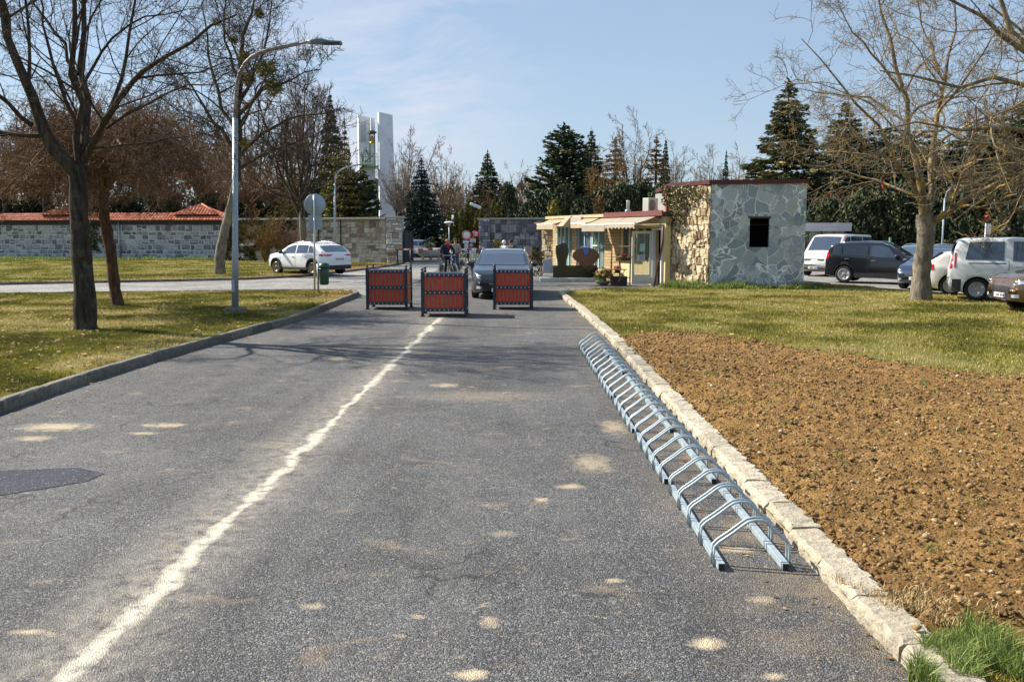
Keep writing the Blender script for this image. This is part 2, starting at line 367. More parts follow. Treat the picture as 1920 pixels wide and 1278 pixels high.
# ---- lawns, raised behind the kerbs
LZ, RZ = 0.12, 0.07
kl = [(-7.4, -10), (-6.3, 2), (-5.85, 8), G(0, 775)[:2], G(130, 728)[:2], G(300, 674)[:2], G(420, 640)[:2], G(560, 601)[:2], G(640, 568)[:2], G(660, 561)[:2], (-4.92, 28.9), (-5.2, 29.9), (-5.9, 30.3), (-7.2, 30.2), (-10, 29.6), (-15.5, 28.4), (-60, 27.2)]
kl = [Vector((p[0], p[1], 0)) for p in kl]
kl2 = [Vector(p) for p in ((-60, 34.4, 0), (-30, 34.2, 0), (-20.5, 34.2, 0), (-18.4, 35.4, 0), (-14, 37.2, 0), (-11.3, 38.6, 0), (-9.6, 41.0, 0), (-8.7, 45.0, 0), (-7.6, 52.0, 0), (-7.1, 57.4, 0))]
kr = [(2.05, -10), (1.92, -2), (1.86, 3), G(1600, 1152)[:2], G(1480, 1015)[:2], G(1250, 762)[:2], G(1140, 636)[:2], G(1082, 582)[:2], G(1058, 563)[:2], G(1046, 553)[:2], (1.72, 30.2), (2.2, 31.0)]
kr = [Vector((p[0], p[1], 0)) for p in kr]
island = [p.copy() for p in kl] + [Vector((-60, -10, 0))]
far_lawn = [p.copy() for p in kl2] + [Vector((-7.1, 59, 0)), Vector((-60, 75, 0))]
right_lawn = [p.copy() for p in kr] + [Vector(p) for p in ((3.4, 31.9, 0), (5.3, 32.2, 0), (7.0, 33.2, 0), (10.5, 36.2, 0), (12.9, 33.8, 0), (13.2, 31.0, 0), (14.6, 28.1, 0), (14.6, 25.6, 0), (14.9, 22.6, 0), (13.6, 20.6, 0), (60, 17.8, 0), (60, -10, 0))]
def inset(kp, d):    # push a kerb line sideways
    out = []
    for i, p in enumerate(kp):
        t = (kp[min(i + 1, len(kp) - 1)] - kp[max(i - 1, 0)]).normalized(); out.append(p + Vector((-t.y, t.x, 0)) * d)
    return out
def lawn_grid(name, poly, z, m, step=0.25, amp=0.05, box=None):
    sheet(name, poly, z, m)
sheet("lawn_island", island, LZ - 0.02, M_LAWN)
sheet("lawn_far", far_lawn, LZ - 0.04, M_LAWN)
sheet("lawn_right", right_lawn, RZ - 0.02, M_LAWN)
# ---- kerbs, stone by stone in one strip
def resample(pts, step):
    out = [pts[0].copy()]; acc = 0
    for a, b in zip(pts, pts[1:]):
        L = (b - a).length; d = step - acc
        while d < L: out.append(a + (b - a) * (d / L)); d += step
        acc = (acc + L) % step if L + acc >= step else acc + L
    return out
def kerb(name, pts, side, w, h, m, length=1.0, rough=0.006, gap=0.012, seed=1, steps=7, jog=0.0):
    rr = random.Random(seed); mb = MB(); st = resample(pts, length)
    for a, b in zip(st, st[1:]):
        d = (b - a); L = d.length
        if a.y < -3: continue
        t = d.normalized(); nn = Vector((-t.y, t.x, 0)) * side; tn = rr.random(); hh = h + rr.uniform(-.006, .006); jx = rr.uniform(-jog, jog)
        vs = []; K = steps
        for i in range(K + 1):
            s_ = gap / 2 + (L - gap) * i / K; o = a + t * s_ + nn * jx; e = 0.012 if i in (0, K) else 0
            q = lambda k=1.0: rr.uniform(-rough, rough) * k
            prof = [(0.0 + q(), -0.05), (0.0 + q(), hh * .5 + q()), (0.006 + q(), hh - .022 - e + q()), (0.028 + q(), hh - e * .6 + q(.6)), (w * .5 + q(2), hh - e * .4 + q(.6)), (w - .02 + q(2), hh - e * .5 + q(.6)), (w + q(3), hh - .03), (w, -0.05)]
            for x_, z_ in prof: vs.append(o + nn * x_ + Vector((0, 0, z_)))
        n = 8
        fs = [(i * n + j, i * n + j + 1, (i + 1) * n + j + 1, (i + 1) * n + j) for i in range(K) for j in range(n - 1)]
        fs += [list(range(n)), [K * n + j for j in range(n)]]
        mb.add(vs, fs, tn, False)
    o = mb.build(name, m, None, True); o['kind'] = 'structure'; return o
M_KERB = tint_mat("kerb_concrete", [(0, (0.13, 0.12, 0.10)), (1, (0.24, 0.215, 0.175))], 0.85, 14, 0.45, 0.6, 45)
M_KERBY = tint_mat("kerb_limestone", [(0, (0.40, 0.35, 0.26)), (1, (0.54, 0.475, 0.36))], 0.85, 9, 0.32, 0.8, 30)
kerb("kerb_left", kl, 1, 0.14, LZ + .015, M_KERB, 1.0, 0.004, seed=3)
kerb("kerb_far", kl2, 1, 0.15, LZ - .01, M_KERB, 1.0, 0.003, seed=4)
kerb("kerb_right", kr, -1, 0.215, RZ + 0.025, M_KERBY, 0.56, 0.010, gap=0.014, seed=5, steps=14, jog=0.012)
# ---- tilled soil
soil_poly = [G(1158, 632, RZ), G(1230, 622, RZ), G(1330, 626, RZ), G(1500, 655, RZ), G(1700, 682, RZ), G(1920, 712, RZ), G(2150, 745, RZ), (7.5, 4.3, 0), (4.0, 4.35, 0), G(1820, 1172, RZ), G(1730, 1178, RZ), G(1680, 1230, RZ), G(1700, 1300, RZ), (2.02, 3.2, 0), (2.0, 4.6, 0), (1.98, 8, 0), (1.98, 12, 0), (1.95, 15, 0)]
soil_poly = [(p[0], p[1]) for p in soil_poly]
def poly_dist(x, y, poly):
    d = np.full(x.shape, 1e9)
    for i in range(len(poly)):
        ax, ay = poly[i]; bx, by = poly[(i + 1) % len(poly)]; ex, ey = bx - ax, by - ay; L = ex * ex + ey * ey + 1e-12
        t = np.clip(((x - ax) * ex + (y - ay) * ey) / L, 0, 1); d = np.minimum(d, np.hypot(x - ax - t * ex, y - ay - t * ey))
    return np.where(inpoly(x, y, poly), d, -d)
def soil_h(x, y):
    h = 0.045 * (fbm(x * 1.1, y * 2.6, 3, 3) - .5) + 0.030 * (fbm(x * 6, y * 6, 3, 9) - .5)
    c = fbm(x * 17, y * 17, 3, 21); h = h + 0.075 * np.clip(c - .50, 0, 1) + 0.030 * (fbm(x * 40, y * 40, 2, 31) - .5)
    return h
def grid_patch(xs, ys):
    X, Y = np.meshgrid(xs, ys); n, mm = X.shape
    idx = np.arange(n * mm).reshape(n, mm)
    q = np.stack([idx[:-1, :-1], idx[:-1, 1:], idx[1:, 1:], idx[1:, :-1]], -1).reshape(-1, 4); return X, Y, q
ys = [3.0]
while ys[-1] < 18.6: ys.append(ys[-1] + 0.0028 * ys[-1] + 0.004)
xs = [1.9]
while xs[-1] < 12.5: xs.append(xs[-1] + 0.020 + 0.0028 * (xs[-1] - 1.9))
X, Y, q = grid_patch(np.array(xs), np.array(ys))
D = poly_dist(X, Y, soil_poly) + 0.35 * (fbm(X * 2.2, Y * 2.2, 3, 55) - .5) * np.clip((X - 2.2) * 3, 0, 1)
Z = RZ + 0.016 + soil_h(X, Y) - 0.12 * np.clip(0.10 - D, 0, 0.25) / 0.2
cx, cy = X.reshape(-1)[q].mean(1), Y.reshape(-1)[q].mean(1)
keep = (D.reshape(-1)[q].min(1) > -0.12) & (np.abs(cx) < cy * 0.62 + 0.4) & (cx > 1.98)
V = np.stack([X.ravel(), Y.ravel(), Z.ravel()], 1)
q = q[keep]; u, inv = np.unique(q, return_inverse=True); V = V[u]; q = inv.reshape(q.shape)
def soil_mat():
    m, nt, b = new_mat("tilled_soil"); t = _n(nt, "ShaderNodeTexCoord"); vec = t.outputs['Object']
    c = ramp(nt, noise(nt, 5, 8, 0.72, vec), [(0.3, (0.13, 0.070, 0.024)), (0.5, (0.275, 0.158, 0.055)), (0.68, (0.44, 0.27, 0.105))])
    v = _n(nt, "ShaderNodeTexVoronoi"); v.inputs['Scale'].default_value = 55; nt.links.new(vec, v.inputs[0])
    s2 = _n(nt, "ShaderNodeSeparateColor"); nt.links.new(v.outputs['Color'], s2.inputs[0])
    c = mixc(nt, mrange(nt, s2.outputs[0], .93, .97, 0, .5), c, (0.42, 0.31, 0.18)); c = mixc(nt, mrange(nt, noise(nt, .7, 5, .6, vec, .5), .5, .66, 0, .45), c, (0.13, 0.075, 0.03))
    c = mixc(nt, mrange(nt, s2.outputs[1], 0, .5, .6, 0), c, (0.10, 0.055, 0.022))
    nt.links.new(c, b.inputs['Base Color']); b.inputs['Roughness'].default_value = 0.95; b.inputs['Specular IOR Level'].default_value = 0.08
    bump(nt, b, mth(nt, 'ADD', noise(nt, 60, 5, .75, vec), mth(nt, 'MULTIPLY', v.outputs['Distance'], -.7)), 0.9, 0.02); return m
M_SOIL = soil_mat()
o = np_mesh("soil", V, q, M_SOIL, smooth=False); o['kind'] = 'structure'
# clods and pebbles lying on it
def scatter_pts(n, poly, x0, x1, y0, y1, fall=2.0):
    """points in a polygon, denser close to the viewer (constant density on screen-ish)"""
    u = rng.random(n * 3); y = y0 * (y1 / y0) ** u if fall else y0 + (y1 - y0) * u
    x = x0 + (x1 - x0) * rng.random(n * 3); k = inpoly(x, y, poly) & (np.abs(x) < y * .6 + .5)
    x, y = x[k][:n], y[k][:n]; return x, y
ico = bmesh.new(); bmesh.ops.create_icosphere(ico, subdivisions=1, radius=1); IV = np.array([v.co[:] for v in ico.verts]); IF = np.array([[v.index for v in f.verts] for f in ico.faces]); ico.free()
def blobs(name, x, y, z, size, m, flat=.65, smooth=False, tint=None, seed=0):
    n = len(x); r2 = np.random.default_rng(seed); k = len(IV)
    V = IV[None] * (1 + .95 * (r2.random((n, k, 1)) - .5)) * size[:, None, None] * (np.array([1, 1, flat]) * (1 + .5 * (r2.random((n, 1, 3)) - .5)))
    a = r2.random(n) * 6.28; ca, sa = np.cos(a)[:, None], np.sin(a)[:, None]
    vx = V[..., 0] * ca - V[..., 1] * sa; vy = V[..., 0] * sa + V[..., 1] * ca
    V = np.stack([vx + x[:, None], vy + y[:, None], V[..., 2] + z[:, None]], -1).reshape(-1, 3)
    f = (IF[None] + (np.arange(n) * k)[:, None, None]).reshape(-1, 3)
    t = np.repeat(r2.random(n), len(IF)) if tint is None else np.repeat(tint, len(IF))
    return np_mesh(name, V, f, m, smooth=smooth, tint=t)
x, y = scatter_pts(17000, soil_poly, 1.93, 11.5, 4.0, 17.5)
sz = 0.004 + 0.018 * rng.random(len(x)) ** 6 + .0006 * y
M_CLOD = tint_mat("clods", [(0, (0.11, 0.062, 0.024)), (0.6, (0.24, 0.14, 0.056)), (0.97, (0.38, 0.25, 0.11)), (1.0, (0.60, 0.50, 0.36))], 0.95, 40, 0.4)
o = blobs("soil_clods", x, y, RZ + .016 + soil_h(x, y) + sz * .2, sz, M_CLOD, seed=2); o['kind'] = 'stuff'; tag(o, "loose crumbs and clods on the tilled brown soil", "soil")
# ---- grass
def blades(name, x, y, z, h, w, m, lean=0.55, seed=0, tint=None):
    n = len(x); r2 = np.random.default_rng(seed); a = r2.random(n) * 6.283; b = r2.random(n) * 6.283
    dx, dy = np.cos(a) * w / 2, np.sin(a) * w / 2; L = lean * h * r2.random(n); lx, ly = np.cos(b) * L, np.sin(b) * L
    base = np.stack([x, y, z], 1); d = np.stack([dx, dy, np.zeros(n)], 1); l = np.stack([lx, ly, h], 1)
    l1 = np.stack([lx * .3, ly * .3, h * .55], 1)
    V = np.stack([base - d, base + d, base + l1 + d * .8, base + l1 - d * .8, base + l], 1).reshape(-1, 3)
    i = np.arange(n)[:, None] * 5
    t = r2.random(n) if tint is None else tint
    return np_mesh(name, V, [i + np.array([0, 1, 2, 3]), i + np.array([3, 2, 4])], m, tint=np.concatenate([t, t]))
M_GRASS = tint_mat("grass_blades", [(0.0, (0.12, 0.125, 0.02)), (0.4, (0.26, 0.245, 0.04)), (0.7, (0.42, 0.36, 0.075)), (0.86, (0.50, 0.40, 0.13)), (1.0, (0.66, 0.54, 0.27))], 0.7, 1.2, 0.35, transl=0.25)
M_GRASS2 = tint_mat("long_grass", [(0.0, (0.07, 0.12, 0.025)), (0.5, (0.17, 0.25, 0.05)), (0.85, (0.32, 0.38, 0.10)), (1.0, (0.60, 0.55, 0.28))], 0.6, 3, 0.3, transl=0.25)
def turf(name, poly, x0, x1, y0, y1, n, z, label, excl=None, hk=1.0, brown=None, seed=1):
    r2 = np.random.default_rng(seed)
    y = y0 * (y1 / y0) ** r2.random(n * 3); x = x0 + (x1 - x0) * r2.random(n * 3)
    k = inpoly(x, y, poly) & (np.abs(x) < y * .62 + .6)
    if excl is not None: k &= ~(poly_dist(x, y, excl) > 0.02 + .25 * (fbm(x * 3, y * 3, 2, 4) - .5))
    p = fbm(x * .8, y * .8, 4, 8 + seed); bare = p < 0.40
    pb = np.where(bare, .75, .05)
    if brown is not None: pb = np.maximum(pb, np.where(poly_dist(x, y, brown) > -.1 + .5 * (fbm(x * 1.6, y * 1.6, 3, 12) - .5), .88, 0))
    k &= (r2.random(n * 3) > pb); x, y, p = x[k][:n], y[k][:n], p[k][:n]
    cl = fbm(x * 5, y * 5, 2, 40 + seed); h = (0.014 + 0.040 * r2.random(len(x)) + .10 * np.clip(p - .52, 0, 1) + .16 * np.clip(cl - .62, 0, 1)) * hk; w = 0.0035 + 0.00042 * y
    t = np.clip(0.15 + .75 * r2.random(len(x)) ** 1.3 + (0.52 - p) * 2.2, 0, 1)
    o = blades(name, x, y, np.full(len(x), z - .004), h, w, M_GRASS, .9, seed, t); tag(o, label, "grass", None, "stuff"); return o
isl = [(p.x, p.y) for p in inset(kl, .19)] + [(-60, -10)]
rl = [(p.x, p.y) for p in inset(kr, -.22)] + [(p.x, p.y) for p in right_lawn[len(kr):]]
fl_ = [(p.x, p.y) for p in inset(kl2, .17)] + [(-7.1, 59), (-60, 75)]
br1 = [(p.x, p.y) for p in kl[8:15]] + [(p.x, p.y) for p in inset(kl[8:15], .9)][::-1]
br2 = [(p.x, p.y) for p in kl2[3:10]] + [(p.x, p.y) for p in inset(kl2[3:10], 1.1)][::-1]
for b_ in (br1, br2): sheet("bare_earth", b_, LZ - (.016 if b_ is br1 else .036), M_SOIL)
turf("grass", isl, -19, -4, 9.5, 30.5, 330000, LZ - .02, "short dry grass on the lawn beside the left kerb", seed=1, brown=br1)
turf("grass", rl, 1.8, 22, 3.4, 37, 330000, RZ - .02, "short dry grass round the tilled soil and stone building", [p for p in soil_poly], seed=2)
turf("grass", fl_, -45, -6, 34, 72, 90000, LZ - .04, "thin grass below the long stone wall", seed=3, hk=1.3, brown=br2)
# long green clump, bottom right, and taller tufts at wall feet
def tuft(poly, n, z, h0, h1, label, seed, name="grass", m=None):
    r2 = np.random.default_rng(seed); a = np.array([(p[0], p[1]) for p in poly]); lo, hi = a.min(0), a.max(0)
    x = lo[0] + (hi[0] - lo[0]) * r2.random(n * 4); y = lo[1] + (hi[1] - lo[1]) * r2.random(n * 4)
    k = inpoly(x, y, [tuple(p) for p in a]) & (fbm(x * 4, y * 4, 2, seed) > .42); x, y = x[k][:n], y[k][:n]
    h = h0 + (h1 - h0) * r2.random(len(x)) * (0.15 + 1.7 * np.clip(fbm(x * 1.7, y * 1.7, 3, seed + 3) - .25, 0, 1))
    o = blades(name, x, y, np.full(len(x), z), h, 0.003 + .0005 * y, m or M_GRASS2, 1.1, seed); return tag(o, label, "grass", None, "stuff")
tuft([G(1740, 1190, RZ)[:2], G(1800, 1168, RZ)[:2], G(1930, 1175, RZ)[:2], (3.9, 3.4), (2.3, 2.9), G(1700, 1275, RZ)[:2]], 15000, RZ - .01, .05, .15, "long fresh green grass clump beside the near kerb stones", 11)
tuft([(5.2, 32.0), (7.2, 31.2), (10.6, 30.9), (10.6, 31.6), (7.2, 32.4), (5.9, 33.6)], 5000, RZ - .02, .08, .34, "tall weeds and grass along the foot of the stone building", 12, m=M_GRASS2)
tuft([(-45, 65), (-21, 63.5), (-20.8, 66.4), (-45, 69)], 9000, LZ - .04, .1, .35, "dark green weeds along the foot of the tiled wall", 13, m=M_GRASS2)
# dry leaves on the lawns
def leaves(name, poly, n, x0, x1, y0, y1, z, seed, label, sk=1.0):
    r2 = np.random.default_rng(seed); x = x0 + (x1 - x0) * r2.random(n * 3); y = y0 * (y1 / y0) ** r2.random(n * 3)
    k = inpoly(x, y, poly) & (np.abs(x) < y * .62 + .6); x, y = x[k][:n], y[k][:n]; n = len(x)
    s = (.018 + .03 * r2.random(n)) * sk; a = r2.random(n) * 6.28
    c = np.array([[-1, -.5], [0, -.8], [1, -.2], [.8, .6], [-.3, .7]]); ca, sa = np.cos(a), np.sin(a)
    px = (c[None, :, 0] * ca[:, None] - c[None, :, 1] * sa[:, None]) * s[:, None] + x[:, None]
    py = (c[None, :, 0] * sa[:, None] + c[None, :, 1] * ca[:, None]) * s[:, None] + y[:, None]
    pz = z + .008 + .03 * sk * sk * r2.random((n, 5)); V = np.stack([px, py, pz], -1).reshape(-1, 3)
    o = np_mesh(name, V, (np.arange(n)[:, None] * 5 + np.arange(5)), M_DRY, tint=r2.random(n)); return tag(o, label, "leaves", None, "stuff")
M_DRY = tint_mat("dry_leaves", [(0, (0.10, 0.05, 0.02)), (.6, (0.25, 0.14, 0.06)), (1, (0.42, 0.30, 0.14))], .8, 10, .2)
leaves("fallen_leaves", isl, 1900, -18, -5, 10, 30, LZ, 21, "dry brown leaves scattered over the left lawn")
leaves("fallen_leaves", rl, 900, 2.2, 20, 12, 35, RZ, 22, "few dry leaves scattered over the right lawn")
def dry_stalks():
    poly = [G(1560, 1090, RZ)[:2], G(1640, 1075, RZ)[:2], G(1900, 1150, RZ)[:2], G(1800, 1180, RZ)[:2], G(1700, 1170, RZ)[:2]]
    o = tuft(poly, 1600, RZ + .01, .015, .07, "pale dry roots and straw at the soil edge", 14, "dry_straw", mat("straw", (0.50, 0.36, 0.17), .8, var=.4, scale=30))
dry_stalks()
strip = [(p.x, p.y) for p in inset(kl[2:12], -.02)] + [(p.x, p.y) for p in inset(kl[2:12], -.55)][::-1]
leaves("fallen_leaves", strip, 260, -7, -4, 8, 30, 0.0, 23, "dry leaves and litter lying along the foot of the left kerb", .6)
stripr = [(p.x, p.y) for p in inset(kr[2:10], .02)] + [(p.x, p.y) for p in inset(kr[2:10], .40)][::-1]
leaves("fallen_leaves", stripr, 170, 0.8, 2.2, 4, 27, 0.0, 24, "dry leaves and litter lying along the foot of the right kerb", .38)
def weeds():
    r2 = np.random.default_rng(5); cx, cy = scatter_pts(70, soil_poly, 2.3, 10, 4.6, 16); k = r2.integers(8, 26, len(cx)); x = np.repeat(cx, k) + r2.normal(size=k.sum()) * .03; y = np.repeat(cy, k) + r2.normal(size=k.sum()) * .03
    o = blades("weeds", x, y, RZ + .01 + soil_h(x, y), .02 + .045 * r2.random(len(x)), .004 + .0004 * y, M_GRASS2, 1.2, 5); tag(o, "small green weeds sprouting here and there in the brown soil", "weeds", None, "stuff")
weeds()
# ============================================================ WALLS AND BUILDINGS
def masonry(width, height, sx, sz, seed, depth=0.05, rubble=0.25, gap=0.022, holes=(), top=None, hf=None, warp=.12):
    """irregular squared rubble: stones as separate low-relief blocks on a mortar bed. local x along the wall, z up, face at y=0 looking to -y"""
    rr = random.Random(seed); mb = MB(); z = 0.0; row = 0
    while z < height - 0.02:
        h = min(sz * rr.uniform(.7, 1.35), height - z)
        if height - z - h < sz * .35: h = height - z
        x = 0.0
        while x < width - 0.01:
            w = min(sx * rr.uniform(.45, 1.7), width - x)
            if width - x - w < sx * .3: w = width - x
            parts = [(x, z, w, h)]
            if h > sz * .9 and rr.random() < .35:
                k = rr.uniform(.35, .65); parts = [(x, z, w, h * k), (x, z + h * k, w, h * (1 - k))]
            for a, b, c, d in parts:
                if any(a + c > hx0 and a < hx1 and b + d > hz0 and b < hz1 for hx0, hz0, hx1, hz1 in holes): continue
                g = gap * rr.uniform(.5, 1.4); y = -rr.uniform(0, depth); j = lambda: rr.uniform(-1, 1) * rubble * min(c, d) * .28
                q = [(a + g, b + g), (a + c - g, b + g), (a + c - g, b + d - g), (a + g, b + d - g)]
                # eight-cornered worn outline
                o = []
                for i in range(4):
                    p, n_ = q[i], q[(i + 1) % 4]; o.append((p[0] + j() * .5, p[1] + j() * .5)); o.append(((p[0] + n_[0]) / 2 + j() * .4, (p[1] + n_[1]) / 2 + j() * .4))
                cxx = sum(p[0] for p in o) / 8; czz = sum(p[1] for p in o) / 8
                inn = [(cxx + (p[0] - cxx) * .86, czz + (p[1] - czz) * .84) for p in o]
                vs = [(p[0], 0.012, p[1]) for p in o] + [(p[0], y + .012, p[1]) for p in o] + [(p[0], y - .012 + rr.uniform(-.008, .008), p[1]) for p in inn]
                fs = [(i, (i + 1) % 8, 8 + (i + 1) % 8, 8 + i) for i in range(8)] + [(8 + i, 8 + (i + 1) % 8, 16 + (i + 1) % 8, 16 + i) for i in range(8)] + [list(range(16, 24))]
                mb.add(vs, fs, rr.random())
            x += w
        z += h
    if warp:
        A = np.array(mb.v); nx_ = fbm(A[:, 0] * 1.7 + 9, A[:, 2] * 1.7, 3, seed) - .5; nz_ = fbm(A[:, 0] * 1.7, A[:, 2] * 1.7 + 5, 3, seed + 2) - .5
        ed = np.clip(np.minimum(A[:, 0], width - A[:, 0]) / .25, 0, 1) * np.clip(np.minimum(A[:, 2], height - A[:, 2]) / .25, 0, 1)
        A[:, 0] += nx_ * warp * ed; A[:, 2] += nz_ * warp * ed; mb.v = [tuple(a) for a in A]
    return mb
def stone_wall(parent, name, p0, p1, height, thick, m_st, m_mo, sx, sz, seed, z0=0.0, **k):
    p0, p1 = Vector(p0), Vector(p1); d = p1 - p0; L = Vector((d.x, d.y, 0)).length; a = math.atan2(d.y, d.x)
    mb = masonry(L, height, sx, sz, seed, **k)
    w = mb.build("stonework", m_st, parent, True); w.location = (p0.x, p0.y, z0); w.rotation_euler.z = a
    b = MB(); b.box((L / 2, thick / 2 + .004, height / 2), (L, thick, height)); o = b.build(name, m_mo, parent); o.location = (p0.x, p0.y, z0); o.rotation_euler.z = a
    return w, o
GREY = [(0, (0.13, 0.14, 0.15)), (.3, (0.24, 0.25, 0.27)), (.7, (0.40, 0.41, 0.42)), (1, (0.58, 0.57, 0.55))]
M_STG = tint_mat("grey_stone", GREY, .85, 6, .4, .6, 14)
M_STW = tint_mat("wall_stone", [(0, (0.24, 0.18, 0.13)), (.15, (0.42, 0.34, 0.26)), (.5, (0.56, 0.53, 0.48)), (1, (0.74, 0.71, 0.65))], .85, 6, .4, .6, 14)
M_STD = tint_mat("dark_stone", [(0, (0.10, 0.10, 0.11)), (.4, (0.17, 0.17, 0.19)), (.8, (0.27, 0.27, 0.29)), (1, (0.38, 0.37, 0.36))], .9, 2.2, .6, .7, 12)
M_STY = tint_mat("yellow_limestone", [(0, (0.16, 0.10, 0.06)), (.18, (0.38, 0.28, 0.16)), (.5, (0.58, 0.46, 0.29)), (1, (0.76, 0.66, 0.46))], .9, 9, .45, 1.0, 18)
M_MOR = mat("mortar", (0.60, 0.61, 0.60), .9, var=.3, scale=9, bmp=.4)
M_MORD = mat("dark_mortar", (0.20, 0.20, 0.20), .9, var=.4, scale=4, bmp=.4)
M_MORW = mat("pale_mortar", (0.44, 0.42, 0.38), .9, var=.3, scale=7, bmp=.4)
M_MORY = mat("yellow_mortar", (0.36, 0.29, 0.19), .9, var=.4, scale=9, bmp=.6)
M_COP = mat("coping_concrete", (0.52, 0.50, 0.46), .85, var=.35, scale=5, bmp=.3)
M_DKGREEN = mat("dark_green_paint", (0.02, 0.045, 0.04), .6, var=.3)
M_STEEL = mat("galvanised_steel", (0.36, 0.40, 0.43), .5, .35, var=.22, scale=18, bmp=.05)
M_STEELP = mat("grey_pole_paint", (0.40, 0.45, 0.50), .5, .25, var=.25, scale=9)
M_BLK = mat("black_paint", (0.012, 0.013, 0.016), .5, var=.2)
M_WHITE = mat("white_paint", (0.78, 0.78, 0.76), .6, var=.08, scale=3)
M_REDW = mat("red_paint", (0.55, 0.02, 0.03), .5, var=.1)
def roof_tile_mat():
    m, nt, b = new_mat("red_clay_tiles"); t = _n(nt, "ShaderNodeTexCoord"); vec = t.outputs['Object']
    a = _n(nt, "ShaderNodeAttribute", attribute_name='tint')
    c = ramp(nt, a.outputs['Fac'], [(0, (0.30, 0.075, 0.035)), (.5, (0.50, 0.14, 0.065)), (1, (0.62, 0.22, 0.11))])
    nt.links.new(c, b.inputs['Base Color']); b.inputs['Roughness'].default_value = .8; bump(nt, b, noise(nt, 20, 4, .6, vec), .4, .02); return m
M_TILE = roof_tile_mat()
def tiles(mb, p0, ex, es, nx, ns, rr, lift=.03, w=None):
    """rows of overlapping tiles: p0 eave corner, ex unit along eave, es unit up the slope"""
    p0, ex, es = Vector(p0), Vector(ex), Vector(es); nn = ex.cross(es).normalized()
    if nn.z < 0: nn = -nn
    for j in range(ns[0]):
        for i in range(nx[0]):
            a = p0 + ex * (i * nx[1]) + es * (j * ns[1]); o = lift + rr.uniform(0, .012)
            W_, H_ = nx[1] * .97, ns[1] * 1.12
            vs = []
            for u, hgt in ((0, 0), (.22, .035), (.5, .05), (.78, .035), (1, 0)):
                vs += [a + ex * W_ * u + nn * (o + hgt), a + ex * W_ * u + es * H_ + nn * (hgt)]
            mb.add(vs, [(2 * k, 2 * k + 2, 2 * k + 3, 2 * k + 1) for k in range(4)] , rr.random(), True)
# ---- long tiled wall, left
t = thing("tiled_wall", "long grey rubble stone wall with red clay tile roof behind the left lawn", "wall")
WL0, WL1 = Vector((-52, 71.3, 0)), Vector((-20.6, 66.8, 0)); dW = (WL1 - WL0).normalized(); nW = Vector((-dW.y, dW.x, 0))
stone_wall(t, "wall_core", WL0, WL1, 2.55, .45, M_STG, M_MOR, .42, .34, 5, z0=.05, gap=.036, depth=.03, rubble=.75)
mb = MB(); a = math.atan2(dW.y, dW.x); Lw = (WL1 - WL0).length
mb.box((0, 0, 0), (Lw, .35, .36)); o = mb.build("eave_board", M_DKGREEN, t); o.location = (WL0 + WL1) / 2 + nW * .13 + Vector((0, 0, 2.79)); o.rotation_euler.z = a
rr = random.Random(8); mb = MB(); sl_ = Vector((nW.x * .86, nW.y * .86, .5)).normalized()
tiles(mb, WL0 - nW * .42 + Vector((0, 0, 2.93)), dW, sl_, (int(Lw / .25), .25), (4, .27), rr)
o = mb.build("tile_roof", M_TILE, t, True)
mb = MB(); q0 = -nW * .40 + Vector((0, 0, 2.90)); q1 = nW * .55 + Vector((0, 0, 3.44)); q2 = nW * 1.5 + Vector((0, 0, 2.9))
mb.add([WL0 + q0, WL1 + q0, WL1 + q1, WL0 + q1, WL0 + q2, WL1 + q2], [(0, 1, 2, 3), (3, 2, 5, 4), (0, 3, 4), (1, 5, 2), (0, 4, 5, 1)]); mb.build("roof_deck", mat("roof_underlay", (0.33, .09, .05), .9), t)
for px in (125, 373):
    k = (px - 960) / F; s_ = (k * WL0.y - WL0.x) / (dW.x - k * dW.y); c0 = WL0 + dW * s_ + nW * .55 + Vector((0, 0, 3.36)); hw, hh = 1.75, .78
    mb = MB(); A = c0 - dW * hw - nW * .6; B = c0 + dW * hw - nW * .6; Tp = c0 + Vector((0, 0, hh)) + nW * .4; Bk0, Bk1 = c0 - dW * hw + nW * 1.6, c0 + dW * hw + nW * 1.6
    mb.add([A, B, Tp, Bk0, Bk1], [(0, 1, 2), (1, 4, 2), (4, 3, 2), (3, 0, 2)], .5)
    n_ = 7
    for i in range(n_):
        z_ = i / n_; w_ = hw * (1 - z_)
        pa = c0 - dW * w_ - nW * (.6 - z_ * 1.0) + Vector((0, 0, hh * z_)); nt_ = max(1, int(2 * w_ / .25))
        tiles(mb, pa, dW, ((Tp - (A + B) / 2).normalized()), (nt_, 2 * w_ / nt_), (1, .19), rr, .04)
    mb.tube([A + Vector((0, 0, .04)), Tp + Vector((0, 0, .04))], .07, 6); mb.tube([B + Vector((0, 0, .04)), Tp + Vector((0, 0, .04))], .07, 6)
    mb.build("roof_gable", M_TILE, t, True)
k = (230 - 960) / F; s_ = (k * WL0.y - WL0.x) / (dW.x - k * dW.y); dp = WL0 + dW * s_ - nW * .1
mb = MB(); mb.tube([dp + Vector((0, 0, 2.95)), dp + Vector((0, 0, .1))], .06, 8); mb.build("downpipe", M_STEEL, t)
